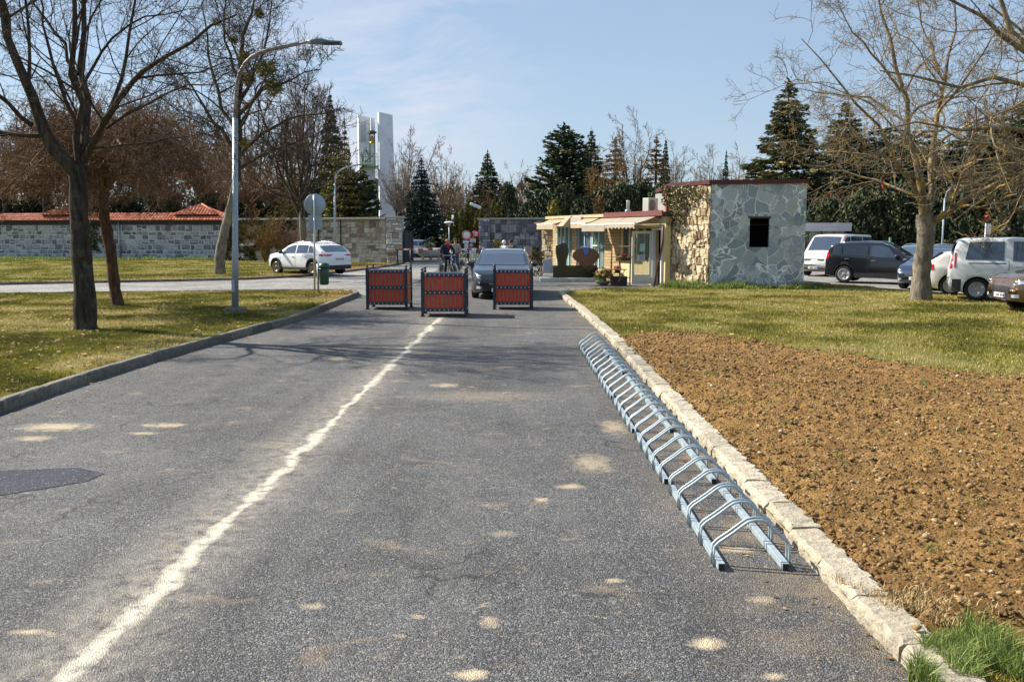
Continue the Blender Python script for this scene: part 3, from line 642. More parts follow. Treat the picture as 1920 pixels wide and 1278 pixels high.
# ---- wall with flat coping, gate pillar
t = thing("gate_wall", "pale rubble stone wall with concrete coping left of the cemetery gate", "wall")
GW0, GW1 = Vector((-20.4, 64.0, 0)), Vector((-8.15, 58.4, 0))
stone_wall(t, "wall_core", GW0, GW1, 2.85, .4, M_STW, M_MORW, .42, .32, 6, z0=.02, gap=.024, rubble=.6)
dG = (GW1 - GW0).normalized(); nG = Vector((-dG.y, dG.x, 0)); aG = math.atan2(dG.y, dG.x)
mb = MB(); mb.box((0, 0, 0), ((GW1 - GW0).length + .1, .75, .13), bev=.01); o = mb.build("coping", M_COP, t); o.location = (GW0 + GW1) / 2 + nG * .15 + Vector((0, 0, 2.95)); o.rotation_euler.z = aG
for s_ in (8.2, 10.0):
    mb = MB(); p = GW0 + dG * s_ - nG * .09; mb.box((p.x, p.y, 1.45), (.05, .05, 2.85), rz=aG); mb.build("drain_strip", M_BLK, t)
t2 = thing("gate_pillar", "square pale stone pillar ending the wall beside the black gate leaf", "pillar")
mb = masonry(1.0, 2.95, .42, .3, 31, gap=.015); o = mb.build("stonework", M_STW, t2, True); o.location = (-8.1, 58.2, .02); o.rotation_euler.z = -.05
mb = MB(); mb.box((-7.6, 58.75, 1.49), (1.0, 1.0, 2.95), rz=-.05); mb.build("pillar_core", M_MORW, t2)
mb = MB(); mb.box((-7.6, 58.7, 3.02), (1.15, 1.2, .1), rz=-.05, bev=.01); mb.build("pillar_cap", M_COP, t2)
def gate_leaf(name, label, p0, p1, z0, z1, n=9):
    t = thing(name, label, "gate"); p0, p1 = Vector(p0), Vector(p1); d = (p1 - p0); L = d.length; d.normalize(); u = Vector((0, 0, 1))
    mb = MB(); 
    for z in (z0 + .03, z1 - .03, (z0 + z1) / 2): mb.bar(p0 + u * z, p1 + u * z, .05, .06)
    mb.bar(p0 + u * z0, p0 + u * z1, .07); mb.bar(p1 + u * z0, p1 + u * z1, .07); mb.build("gate_frame", M_BLK, t)
    mb = MB()
    for i in range(n):
        q = p0 + d * (L * (i + .5) / n); mb.bar(q + u * (z0 + .06), q + u * (z1 - .06), L / n * .86, .02)
    mb.build("board_panel", mat("gate_board", (0.025, .027, .04), .55), t); return t
gate_leaf("gate_leaf", "tall black boarded gate leaf standing open beside the stone pillar", (-7.0, 58.6, 0), (-7.0, 63.6, 0), .05, 2.15, 14)
gate_leaf("low_gate", "low black boarded gate closing the right side of the entrance below the signs", (-3.7, 57.2, 0), (-2.05, 57.4, 0), .05, 1.0, 10)
# ---- right gate wall (dark)
t = thing("entrance_wall", "dark weathered rubble stone wall right of the entrance behind the black car", "wall")
stone_wall(t, "wall_core", (-2.05, 58.2, 0), (3.6, 56.4, 0), 2.85, .5, M_STD, M_MORD, .34, .42, 16, gap=.015, depth=.05, rubble=.5)
mb = MB(); mb.box((.77, 57.5, 2.9), (6.1, .8, .1), rz=-.31, bev=.01); mb.build("coping", mat("grey_coping", (0.33, .34, .36), .85, var=.3), t)
mb = masonry(.75, 2.85, .3, .3, 17, gap=.012); o = mb.build("end_pier", M_STG, t, True); o.location = (-2.12, 57.98, 0); o.rotation_euler.z = -.31
t = thing("side_wall", "short brown rubble wall with a thin slab cap joining the shop", "wall")
stone_wall(t, "wall_core", (1.55, 46.5, 0), (2.6, 45.7, 0), 2.45, .4, M_STY, M_MORD, .3, .3, 18, gap=.012, rubble=.5)
mb = MB(); mb.box((2.15, 46.25, 2.5), (1.7, 1.1, .07), rz=-.6, bev=.01); mb.build("coping", mat("tan_coping", (0.45, .33, .2), .85, var=.3), t)
# ---- bell tower
def tower():
    t = thing("bell_tower", "tall white concrete bell tower of two tapering slabs behind the wall", "tower", (-14.6, 100, 0), R(20))
    mw = mat("white_render", (0.88, 0.89, 0.90), .8, var=.14, scale=.9, bmp=.2, bscale=4)
    def slab(name, x0, x1, y0, y1, top, tx=.12, skew=.25):
        mb = MB(); vs = [(x0, y0, 0), (x1, y0, 0), (x1, y1, 0), (x0, y1, 0), (x0 + tx, y0, top), (x1 - tx * 1.6, y0, top - skew), (x1 - tx * 1.6, y1, top - skew), (x0 + tx, y1, top)]
        mb.add(vs, [(0, 1, 5, 4), (1, 2, 6, 5), (2, 3, 7, 6), (3, 0, 4, 7), (4, 5, 6, 7), (3, 2, 1, 0)]); return mb.build(name, mw, t)
    slab("slab", -.30, 1.55, -1.2, -.45, 14.95, .14); slab("slab", -2.05, -.2, .9, 1.6, 14.8, .05)
    slab("side_slab", -2.05, -1.75, -.6, 1.0, 0.3, 0, 0)
    g = mat("green_platform_paint", (0.16, .32, .12), .6)
    mb = MB(); mb.box((-1.15, .1, 9.2), (1.75, 1.7, .16)); mb.build("platform", g, t)
    mb = MB()
    for z in (9.75, 10.2, 10.6): mb.bar((-2.0, -.72, z), (-.35, -.72, z), .05)
    for i in range(5): mb.bar((-2.0 + i * .41, -.72, 9.2), (-2.0 + i * .41, -.72, 10.6), .05)
    mb.build("railing", g, t)
    mb = MB(); mb.box((-.72, -.1, 13.7), (.5, .8, 1.3)); mb.build("headstock_box", mw, t)
    mb = MB(); mb.box((-.72, -.1, 12.85), (.75, 1.2, .16)); mb.bar((-1.0, -.1, 14.4), (-1.0, -.1, 9.2), .09); mb.bar((-.45, -.1, 14.4), (-.45, -.1, 9.2), .09); mb.build("bell_frame", mat("rust_brown", (0.10, .07, .04), .8), t)
    mb = MB(); mb.lathe([(.34, 0), (.30, .06), (.22, .25), (.19, .55), (.1, .7), (.02, .74)], 16, (-.72, -.1, 11.75)); mb.build("bell", mat("bronze", (0.50, .32, .06), .35, .8, var=.3), t)
    mb = MB(); mb.box((-1.5, .95, 12.9), (.62, .1, 2.0)); mb.build("louvre_panel", mat("pale_panel", (0.74, .75, .78), .7), t)
tower()
# ---- small stone building
FA, FB = Vector((7.1, 32.3, 0)), Vector((10.32, 31.75, 0)); BC = Vector((6.02, 34.25, 0)); HS = 3.72
FD = Vector((-.35, .937, 0))
def crazy_mat():
    m, nt, b = new_mat("blue_grey_flagstones"); t = _n(nt, "ShaderNodeTexCoord"); vec = t.outputs['Object']
    nz = _n(nt, "ShaderNodeTexNoise"); nz.inputs['Scale'].default_value = 2.4; nz.inputs['Detail'].default_value = 3; nt.links.new(vec, nz.inputs[0])
    dv = _n(nt, "ShaderNodeVectorMath", operation='MULTIPLY_ADD'); nt.links.new(nz.outputs['Color'], dv.inputs[0]); dv.inputs[1].default_value = (.2, 0, .2); nt.links.new(vec, dv.inputs[2])
    fl = _n(nt, "ShaderNodeVectorMath", operation='MULTIPLY'); nt.links.new(dv.outputs[0], fl.inputs[0]); fl.inputs[1].default_value = (1.0, 0.0, .92)
    v = _n(nt, "ShaderNodeTexVoronoi", feature='F1'); v.inputs['Scale'].default_value = 2.35; v.inputs['Randomness'].default_value = 1; nt.links.new(fl.outputs[0], v.inputs[0])
    e = _n(nt, "ShaderNodeTexVoronoi", feature='DISTANCE_TO_EDGE'); e.inputs['Scale'].default_value = 2.35; e.inputs['Randomness'].default_value = 1; nt.links.new(fl.outputs[0], e.inputs[0])
    s = _n(nt, "ShaderNodeSeparateColor"); nt.links.new(v.outputs['Color'], s.inputs[0])
    v2 = _n(nt, "ShaderNodeTexVoronoi", feature='F1'); v2.inputs['Scale'].default_value = 4.6; nt.links.new(fl.outputs[0], v2.inputs[0])
    e2 = _n(nt, "ShaderNodeTexVoronoi", feature='DISTANCE_TO_EDGE'); e2.inputs['Scale'].default_value = 4.6; nt.links.new(fl.outputs[0], e2.inputs[0])
    big_ = noise(nt, 1.15, 2, .5, vec, .3); msk = mrange(nt, big_, .515, .520)
    vc_ = mixc(nt, msk, v.outputs['Color'], v2.outputs['Color']); nt.links.new(vc_, s.inputs[0])
    edm = _n(nt, "ShaderNodeMix"); nt.links.new(msk, edm.inputs['Factor']); nt.links.new(e.outputs['Distance'], edm.inputs['A']); nt.links.new(e2.outputs['Distance'], edm.inputs['B'])
    edd = mth(nt, 'MINIMUM', edm.outputs['Result'], mth(nt, 'MULTIPLY', mth(nt, 'ABSOLUTE', mth(nt, 'SUBTRACT', big_, .5175)), 3.0))
    c = ramp(nt, s.outputs[0], [(0, (0.20, 0.255, 0.30)), (.35, (0.33, 0.40, 0.44)), (.7, (0.47, 0.53, 0.56)), (.95, (0.60, 0.65, 0.66)), (1, (0.42, .44, .34))])
    c = mixc(nt, mrange(nt, noise(nt, 9, 7, .7, vec), .3, .7, 0, .55), c, (0.19, 0.22, 0.23))
    wide = mrange(nt, noise(nt, 1.4, 3, .5, vec), .35, .65, .030, .062)
    ed = mth(nt, 'SUBTRACT', 1.0, mth(nt, 'DIVIDE', edd, wide), True)
    jm = mrange(nt, ed, .1, .5)
    jc = mixc(nt, mrange(nt, noise(nt, .9, 3, .5, vec), .42, .5), (0.36, 0.41, 0.41), (0.84, 0.87, 0.85))
    c = mixc(nt, jm, c, jc); nt.links.new(c, b.inputs['Base Color']); b.inputs['Roughness'].default_value = .75
    h = mth(nt, 'ADD', mth(nt, 'MULTIPLY', jm, -.8), mth(nt, 'ADD', mth(nt, 'MULTIPLY', noise(nt, 16, 6, .7, vec), .35), mth(nt, 'MULTIPLY', s.outputs[1], .5))); bump(nt, b, h, .8, .03); return m
M_FASC = mat("dark_red_fascia", (0.085, 0.014, 0.016), .5, var=.2)
M_CREAM = mat("cream_paint", (0.66, 0.54, 0.27), .75, var=.16, scale=4, bmp=.1)
def small_building():
    t = thing("stone_building", "small flat roofed stone building with blue grey front and one dark window", "building")
    d = (FB - FA); L = d.length; a = math.atan2(d.y, d.x); dn = d.normalized(); nn = Vector((-dn.y, dn.x, 0))
    bx = (1422 - 1333) / (1508 - 1333) * L - .30; hx0, hx1, hz0, hz1 = bx, bx + .68, 1.50, 2.52    # window opening
    mb = MB(); th = .32
    for x0, x1, z0, z1 in ((0, hx0, -.05, HS), (hx1, L, -.05, HS), (hx0, hx1, -.05, hz0), (hx0, hx1, hz1, HS)):
        mb.box(((x0 + x1) / 2, th / 2, (z0 + z1) / 2), (x1 - x0, th, z1 - z0))
    o = mb.build("front_wall", crazy_mat(), t); o.location = FA; o.rotation_euler.z = a
    mb = MB(); mb.box(((hx0 + hx1) / 2 - .01, .02, hz1 + .03), (hx1 - hx0 + .1, .10, .06)); o = mb.build("lintel", mat("dark_lintel", (.05, .045, .04), .8), t); o.location = FA; o.rotation_euler.z = a
    # window recess: dark room behind with bars
    mb = MB(); mb.box(((hx0 + hx1) / 2, .9, (hz0 + hz1) / 2), (hx1 - hx0 + .8, 1.1, hz1 - hz0 + .8)); o = mb.build("window_recess", mat("dark_interior", (0.006, .006, .007), .9), t)
    o.location = FA; o.rotation_euler.z = a
    bm = bmesh.new(); bm.from_mesh(o.data)
    for f in list(bm.faces):
        if f.normal.y < -.5: bm.faces.remove(f)
    bm.to_mesh(o.data); bm.free()
    mb = MB()
    mb.bar((hx0, .26, (hz0 + hz1) / 2 + .28), (hx1, .26, (hz0 + hz1) / 2 + .28), .018); o = mb.build("window_bar", M_BLK, t); o.location = FA; o.rotation_euler.z = a
    # lit rubble side, running back along the shop line
    stone_wall(t, "side_core", BC, FA + Vector((-.02, -.0, 0)), HS - .02, .3, M_STY, M_MORY, .15, .25, 44, gap=.004, depth=.065, rubble=1.5, warp=.42)
    B2, B3 = FB + FD * 5, BC + FD * 3 + Vector((1.2, 0, 0))
    mb = MB(); pts = [FA + nn * .33 + dn * .31, FB + nn * .33, B2, B3 + Vector((0, 2, 0)), BC + dn * .32]
    mb.add([p for p in pts] + [p + Vector((0, 0, HS - .06)) for p in pts], [(1, 2, 7, 6), (2, 3, 8, 7), (3, 4, 9, 8), (4, 0, 5, 9), (5, 6, 7, 8, 9)]); mb.build("rear_wall", mat("rear_render", (.3, .29, .27), .9), t)
    # flat roof with dark red edge
    rp = [FA - nn * .06 - dn * .08, FB - nn * .06 + dn * .06, B2, B3 + Vector((0, 2, 0)), BC - Vector((.07, 0, 0))]
    mb = MB(); n = 5; mb.add([p + Vector((0, 0, HS)) for p in rp] + [p + Vector((0, 0, HS + .15)) for p in rp], [list(range(5))[::-1], list(range(5, 10))] + [(i, (i + 1) % n, n + (i + 1) % n, n + i) for i in range(n)])
    mb.build("roof", M_FASC, t)
    # terracotta coloured end of wall above the shop roof
    mb = MB(); q = BC + Vector((-.03, .1, 0)); mb.box((q.x, q.y + .1, 3.2), (.3, .34, 1.0)); mb.build("red_wall_end", mat("brick_red_paint", (0.45, .06, .035), .8, var=.3), t)
small_building()
# ---- flower shop and monument mason's row
SA = Vector((5.76, 34.1, 0)); aS = math.atan2(FD.y, FD.x)
def shop():
    # local frame: x along facade (away from viewer), y into the building (to the right), z up
    t = thing("shop_building", "low yellow shop row with glass fronts attached to the stone building", "building", SA, 0)
    ex, ey = FD, Vector((.937, .35, 0))
    Mx = Matrix(((ex.x, ey.x, 0, 0), (ex.y, ey.y, 0, 0), (0, 0, 1, 0), (0, 0, 0, 1)))
    def bld(mb, name, m, par=t, tint=False): mb.v = [tuple(Mx @ Vector(v)) for v in mb.v]; return mb.build(name, m, par, tint)
    brick = None
    m, nt, b = new_mat("yellow_brick"); tcx = _n(nt, "ShaderNodeTexCoord")
    mpp = _n(nt, "ShaderNodeMapping"); mpp.inputs['Rotation'].default_value = (R(90), 0, 0); 
    rot = _n(nt, "ShaderNodeVectorRotate", rotation_type='Z_AXIS'); rot.inputs['Angle'].default_value = -aS; nt.links.new(tcx.outputs['Object'], rot.inputs[0])
    sx = _n(nt, "ShaderNodeSeparateXYZ"); nt.links.new(rot.outputs[0], sx.inputs[0]); cb = _n(nt, "ShaderNodeCombineXYZ"); nt.links.new(mth(nt, 'ADD', sx.outputs[0], sx.outputs[1]), cb.inputs[0]); nt.links.new(sx.outputs[2], cb.inputs[1])
    bt = _n(nt, "ShaderNodeTexBrick"); bt.inputs['Scale'].default_value = 1; bt.inputs['Brick Width'].default_value = .42; bt.inputs['Row Height'].default_value = .125; bt.inputs['Mortar Size'].default_value = .012
    bt.inputs['Color1'].default_value = (.56, .41, .19, 1); bt.inputs['Color2'].default_value = (.44, .30, .14, 1); bt.inputs['Mortar'].default_value = (.16, .11, .06, 1); nt.links.new(cb.outputs[0], bt.inputs[0])
    c = mixc(nt, mrange(nt, noise(nt, 12, 5), .3, .7, 0, .35), bt.outputs['Color'], (.3, .2, .1)); nt.links.new(c, b.inputs['Base Color']); b.inputs['Roughness'].default_value = .85
    bump(nt, b, mth(nt, 'SUBTRACT', 1.0, bt.outputs['Fac']), .6, .01); M_BRK = m
    M_PALE = mat("pale_frame_paint", (0.66, .66, .56), .6, var=.08); M_GRNF = mat("pale_green_frame", (0.60, .74, .66), .55, var=.1); M_BLUF = mat("blue_grey_frame", (0.30, .38, .52), .5, var=.1)
    gl, nt, b = new_mat("shop_glass"); b.inputs['Base Color'].default_value = (.12, .18, .17, 1); b.inputs['Roughness'].default_value = .04; b.inputs['Alpha'].default_value = .32; b.inputs['Specular IOR Level'].default_value = .7
    H = 2.62
    # plain wall stretches: (s0,s1,z0,z1,mat)
    walls = [("wall", M_CREAM, [(-.1, .06, 0, H), (.06, .80, 2.12, H), (.80, .92, 0, H), (.92, 3.5, 0, .85), (.92, 3.5, 2.28, H), (3.5, 3.58, 0, H)]),
             ("brick_pier", M_BRK, [(3.58, 4.95, 0, H)]), ("brick_pier", M_BRK, [(7.85, 8.35, 0, H)]), ("end_pier", M_BRK, [(10.3, 10.75, 0, H)]),
             ("lintel_band", M_PALE, [(4.95, 7.85, 2.32, H), (8.35, 10.3, 2.32, H)]), ("plinth", M_COP, [(4.95, 7.85, 0, .22), (8.35, 10.3, 0, .22)])]
    for nm, mm, lst in walls:
        mb = MB()
        for s0, s1, z0, z1 in lst: mb.box(((s0 + s1) / 2, .11 if nm != "brick_pier" else .08, (z0 + z1) / 2), (s1 - s0, .22 if nm != "brick_pier" else .28, z1 - z0))
        bld(mb, nm, mm)
    # near brick pier shows its end: protrudes
    # windows: frames with mullions, panes
    def window(s0, s1, z0, z1, nx, mframe, zbar=None, fw=.07, curtain=None):
        mb = MB(); y = .05
        mb.box(((s0 + s1) / 2, y, z0 + fw / 2), (s1 - s0, .09, fw)); mb.box(((s0 + s1) / 2, y, z1 - fw / 2), (s1 - s0, .09, fw))
        for i in range(nx + 1):
            x = s0 + fw / 2 + (s1 - s0 - fw) * i / nx; mb.box((x, y, (z0 + z1) / 2), (fw, .085, z1 - z0 - 2 * fw))
        if zbar:
            for i in range(nx): 
                w = (s1 - s0 - fw) / nx; mb.box((s0 + fw / 2 + w * (i + .5), y, zbar), (w - fw, .07, .05))
        w_ = bld(mb, "window", mframe)
        mb = MB(); mb.box(((s0 + s1) / 2, y + .01, (z0 + z1) / 2), (s1 - s0 - .01, .012, z1 - z0 - .01)); bld(mb, "pane", gl, w_)
        if curtain:
            mb = MB(); n = int((s1 - s0) / .05)
            for i in range(n):
                a = s0 + (s1 - s0) * i / n; mb.add([(a, .20 + .03 * (i % 2), z0), (a + (s1 - s0) / n, .20 + .03 * ((i + 1) % 2), z0), (a + (s1 - s0) / n, .20 + .03 * ((i + 1) % 2), z1), (a, .20 + .03 * (i % 2), z1)], [(0, 1, 2, 3)], 0.5, True)
            bld(mb, "curtain", curtain)
    M_CURT = mat("brown_curtain", (.16, .075, .04), .9, var=.5, scale=12); M_CW = mat("pale_curtain", (.58, .70, .66), .9, var=.3, scale=5)
    window(.92, 3.5, .85, 2.28, 4, M_CREAM, None, .1, M_CURT)
    window(5.0, 6.35, .22, 2.32, 2, M_GRNF, 1.45, .07, M_CW); window(6.40, 7.85, .22, 2.32, 2, M_BLUF, None, .09, M_CW)
    window(8.4, 10.3, .22, 2.32, 4, M_GRNF, None, .06, M_CW)
    # roof slab and fascia
    mb = MB(); mb.add([(-.2,-.2,H+.02),(10.8,-.2,H+.02),(10.8,5,H+.02),(2.0,5,H+.02),(-.2,.3,H+.02),(-.2,-.2,H+.18),(10.8,-.2,H+.18),(10.8,5,H+.18),(2.0,5,H+.18),(-.2,.3,H+.18)],[(0,1,2,3,4),(5,6,7,8,9),(0,1,6,5),(1,2,7,6),(2,3,8,7),(3,4,9,8),(4,0,5,9)]); bld(mb, "roof", mat("bitumen_roof", (.07, .07, .075), .9, var=.3))
    mb = MB(); mb.box((2.2, -.24, H + .13), (4.9, .06, .20)); bld(mb, "fascia", mat("weathered_red_fascia", (.17, .045, .04), .6, var=.4))
    mb = MB(); mb.box((7.9, -.23, H + .12), (6.4, .05, .13)); bld(mb, "fascia", mat("tan_fascia", (.5, .40, .25), .7, var=.25))
    # interior floor/back so nothing is hollow
    mb = MB(); mb.box((5.3, 3.4, 1.3), (10.9, .1, 2.58)); mb.box((5.3, 1.8, .03), (10.9, 3.2, .05)); mb.box((10.8, 2.0, 1.3), (.1, 3.6, 2.58)); mb.box((.75, 2.2, 1.3), (.1, 3.0, 2.58)); bld(mb, "interior_wall", mat("interior", (.30, .25, .18), .9))
    # doorway frame and inner dark door
    mb = MB(); mb.box((.10, -.01, 1.06), (.06, .14, 2.12)); mb.box((.77, -.01, 1.06), (.06, .14, 2.12)); mb.box((.43, -.01, 2.15), (.73, .14, .06)); df = bld(mb, "door_frame", M_WHITE)
    mb = MB(); mb.box((.43, .22, 2.38), (.5, .03, .26)); bld(mb, "fanlight", gl)
    # open glazed door leaf, hinged at the near side of the window strip and standing out towards the left
    hx = Vector((.86, -.05, 0)); ang = math.atan2(.12, -.99)
    dl = Matrix.Translation(Mx @ hx); dirw = Vector((-.985, -.17, 0)); nrm = Vector((.17, -.985, 0))
    DM = Matrix(((dirw.x, -nrm.x, 0, (Mx @ hx).x), (dirw.y, -nrm.y, 0, (Mx @ hx).y), (0, 0, 1, .03), (0, 0, 0, 1)))
    mb = MB(); w, h = .80, 2.05
    for c, s_ in (((.05, 0, h / 2), (.1, .05, h)), ((w - .05, 0, h / 2), (.1, .05, h)), ((w / 2, 0, h - .05), (w - .2, .05, .1)), ((w / 2, 0, .19), (w - .2, .05, .38))): mb.box(c, s_, M=DM)
    mb.box((w / 2, -.03, .20), (w - .30, .012, .24), M=DM); d_ = mb.build("door", M_PALE, t)
    mb = MB(); mb.box((w / 2, 0, 1.17), (w - .2, .012, 1.56), M=DM); mb.build("pane", gl, d_)
    mb = MB(); mb.box((w - .05, -.05, 1.08), (.12, .03, .03), M=DM); mb.build("handle", M_STEEL, d_)
    mb = MB(); mb.box((w / 2 - .02, -.02, 1.42), (.20, .01, .30), M=DM); mb.build("notice", mat("mint_paper", (.45, .66, .58), .8), d_)
    mb = MB(); mb.box((w / 2 + .02, -.02, 1.02), (.30, .01, .23), M=DM); pp = mb.build("notice", mat("pale_blue_paper", (.62, .64, .80), .8), d_)
    mb = MB()
    for i in range(4): mb.box((w / 2 + .02, -.029, 1.09 - .045 * i), (.22 - .04 * (i % 2), .004, .012), M=DM)
    mb.build("notice_text", mat("ink", (.08, .08, .2), .8), pp)
    # awnings
    M_AWN = mat("beige_awning", (.34, .29, .21), .85, var=.2, scale=3); M_AWY = mat("yellowed_awning", (.40, .32, .19), .85, var=.25, scale=3); M_ALU = mat("awning_bar", (.72, .70, .64), .5, .3)
    def awning(label, s0, s1, out, z0, z1, val, scal, mm, group):
        a = thing("awning", label, "awning", SA, 0, group)
        mb = MB(); n = 10; vs = []
        for j, (y, z) in enumerate(((-.26, z0), (-.26 - out * .5, z0 + (z1 - z0) * .5 - .02), (-.26 - out, z1))):
            for i in range(n + 1): vs.append((s0 + (s1 - s0) * i / n, y, z))
        mb.add(vs, [(j * (n + 1) + i, j * (n + 1) + i + 1, (j + 1) * (n + 1) + i + 1, (j + 1) * (n + 1) + i) for j in range(2) for i in range(n)], .5, True)
        mb.add([(v[0], v[1], v[2] - .012) for v in vs], [(j * (n + 1) + i, j * (n + 1) + i + 1, (j + 1) * (n + 1) + i + 1, (j + 1) * (n + 1) + i) for j in range(2) for i in range(n)], .5, True)
        bld(mb, "canopy", mm, a)
        mb = MB(); mb.box(((s0 + s1) / 2, -.28 - out, z1), (s1 - s0 + .06, .06, .07)); bld(mb, "front_bar", M_ALU, a)
        mb = MB(); m_ = 28; yv = -.30 - out
        for i in range(m_):
            x0, x1 = s0 + (s1 - s0) * i / m_, s0 + (s1 - s0) * (i + 1) / m_; d0 = val - (scal * abs(math.sin(i * math.pi / 3.5)) if scal else 0); d1 = val - (scal * abs(math.sin((i + 1) * math.pi / 3.5)) if scal else 0)
            mb.add([(x0, yv, z1 - .03), (x1, yv, z1 - .03), (x1, yv - .02, z1 - d1), (x0, yv - .02, z1 - d0), (x0, yv + .01, z1 - .03), (x1, yv + .01, z1 - .03), (x1, yv - .01, z1 - d1), (x0, yv - .01, z1 - d0)], [(0, 1, 2, 3), (7, 6, 5, 4)])
        bld(mb, "valance", mm, a)
        for s_ in (s0 + .1, s1 - .1): mb = MB(); mb.bar((s_, -.05, z1 - .12), (s_, -.27 - out, z1 - .02), .035); bld(mb, "arm", M_ALU, a)
    g = "awnings over the shop fronts"
    awning("beige awning with straight valance over the brick pier of the shop", 2.75, 4.9, .85, 2.62, 2.34, .27, 0, M_AWN, g)
    awning("beige awning with scalloped valance over the open shop door", .25, 2.7, .85, 2.62, 2.36, .22, .09, M_AWN, g)
    awning("short yellowed awning over the blue framed shop window", 5.1, 6.6, .6, 2.64, 2.42, .20, 0, M_AWY, g)
    awning("yellowed awning at the far end of the shop row by the side wall", 8.6, 10.6, .6, 2.64, 2.42, .24, 0, M_AWY, g)
    mb = MB(); mb.box((7.2, -.34, 2.5), (1.1, .12, .42)); bld(mb, "sign_panel", mat("blank_grey_panel", (.42, .38, .38), .6, var=.15))
    mb = MB(); mb.add([(7.85, -.75, 2.32), (8.5, -.75, 2.32), (8.4, -.28, 2.78), (7.95, -.28, 2.78), (7.85, -.2, 2.32), (8.5, -.2, 2.32)], [(0, 1, 2, 3), (0, 3, 4), (1, 5, 2), (3, 2, 5, 4)]); bld(mb, "corner_hood", mat("terracotta_hood", (.50, .30, .18), .8, var=.2))
    # paving strip
    # leaning brown pipe at the near end
    mb = MB(); mb.tube([(-.35, -.28, 2.25), (-.3, -.22, 1.7), (.1, -.35, 0.0)], .035, 8); bld(mb, "downpipe", mat("brown_pipe", (.13, .04, .03), .5))
    # roof kit: things of their own
    p = Mx @ Vector((1.75, .35, 0)) + SA
    ac = thing("air_conditioner", "white air conditioning unit standing on the shop roof", "air conditioner", (p.x, p.y, H + .19), aS - R(90) + R(25))
    mb = MB(); mb.box((0, 0, .29), (.62, .30, .54), bev=.02); mb.build("housing", mat("ac_white", (.66, .64, .56), .5, var=.12), ac)
    mb = MB(); mb.lathe([(.0, 0), (.2, 0), (.21, .012), (.19, .02), (.0, .02)], 20, M=Matrix.Translation((-.08, -.152, .29)) @ Matrix.Rotation(R(90), 4, 'X')); mb.build("fan_grille", mat("grille_grey", (.25, .24, .22), .6), ac)
    mb = MB(); mb.box((-.25, 0, .01), (.05, .32, .03)); mb.box((.25, 0, .01), (.05, .32, .03)); mb.build("foot", M_STEEL, ac)
    mb = MB(); mb.tube([(.31, 0, .2), (.45, 0, .22), (.5, 0, .1), (.5, .1, .0)], .03, 6); mb.build("hose", M_STEEL, ac)
    p = Mx @ Vector((4.0, .55, 0)) + SA
    ch = thing("flue_pipe", "short white flue pipe on a grey base on the shop roof", "chimney", (p.x, p.y, H + .19))
    mb = MB(); mb.lathe([(.13, 0), (.13, .14), (.11, .17)], 16, ); mb.build("base", M_STEEL, ch)
    mb = MB(); mb.lathe([(.07, .1), (.07, .52), (.08, .54), (.0, .56)], 14); mb.build("pipe", M_WHITE, ch)
shop()
# ============================================================ TREES
def norm(a): return a / np.maximum(np.linalg.norm(a, axis=-1, keepdims=True), 1e-9)
def resamp(P_, R_, n):
    P_ = np.asarray(P_, float); R_ = np.asarray(R_, float); s = np.concatenate([[0], np.cumsum(np.linalg.norm(np.diff(P_, axis=0), axis=1))])
    u = np.linspace(0, s[-1], n); q = np.stack([np.interp(u, s, P_[:, i]) for i in range(3)], 1)
    # light smoothing
    for _ in range(2): q[1:-1] = q[1:-1] * .5 + (q[:-2] + q[2:]) * .25
    return q, np.interp(u, s, R_)
def sprout(P_, R_, k, lr, ang, npts, wander, up, rr, rng_, tmin=.2, lmin=0.0, rmin=.0025, taper=.25, flat=None, tmax=1.0):
    """k children on every parent polyline. P_ (B,n,3) R_ (B,n)"""
    B, n, _ = P_.shape; L = np.linalg.norm(np.diff(P_, axis=1), axis=2).sum(1)
    t = tmin + (tmax - tmin) * (np.arange(k)[None] + rng_.random((B, k))) / k
    f = t * (n - 1); i = np.minimum(f.astype(int), n - 2); w = (f - i)[..., None]; b = np.arange(B)[:, None]
    o = P_[b, i] * (1 - w) + P_[b, i + 1] * w; tg = norm(P_[b, i + 1] - P_[b, i]); r0 = R_[b, i] * (1 - w[..., 0]) + R_[b, i + 1] * w[..., 0]
    rnd = rng_.normal(size=o.shape); pr = norm(np.cross(tg, rnd)); a = (ang[0] + (ang[1] - ang[0]) * rng_.random((B, k)))[..., None]
    d = tg * np.cos(a) + pr * np.sin(a)
    ln = L[:, None] * lr * (1.15 - .65 * t) * (.6 + .8 * rng_.random((B, k))); ln = np.maximum(ln, lmin)
    r = np.maximum(r0 * rr * (.7 + .6 * rng_.random((B, k))), rmin)
    d = d.reshape(-1, 3); o = o.reshape(-1, 3); ln = ln.ravel(); r = r.ravel(); N = len(o)
    out = np.empty((N, npts, 3)); out[:, 0] = o; p = o
    for j in range(1, npts):
        d = norm(d + rng_.normal(size=d.shape) * wander + np.array([0, 0, up]) / npts)
        p = p + d * (ln / (npts - 1))[:, None]; out[:, j] = p
    Rr = np.maximum(r[:, None] * np.linspace(1, taper, npts)[None], rmin * .8)
    return out, Rr
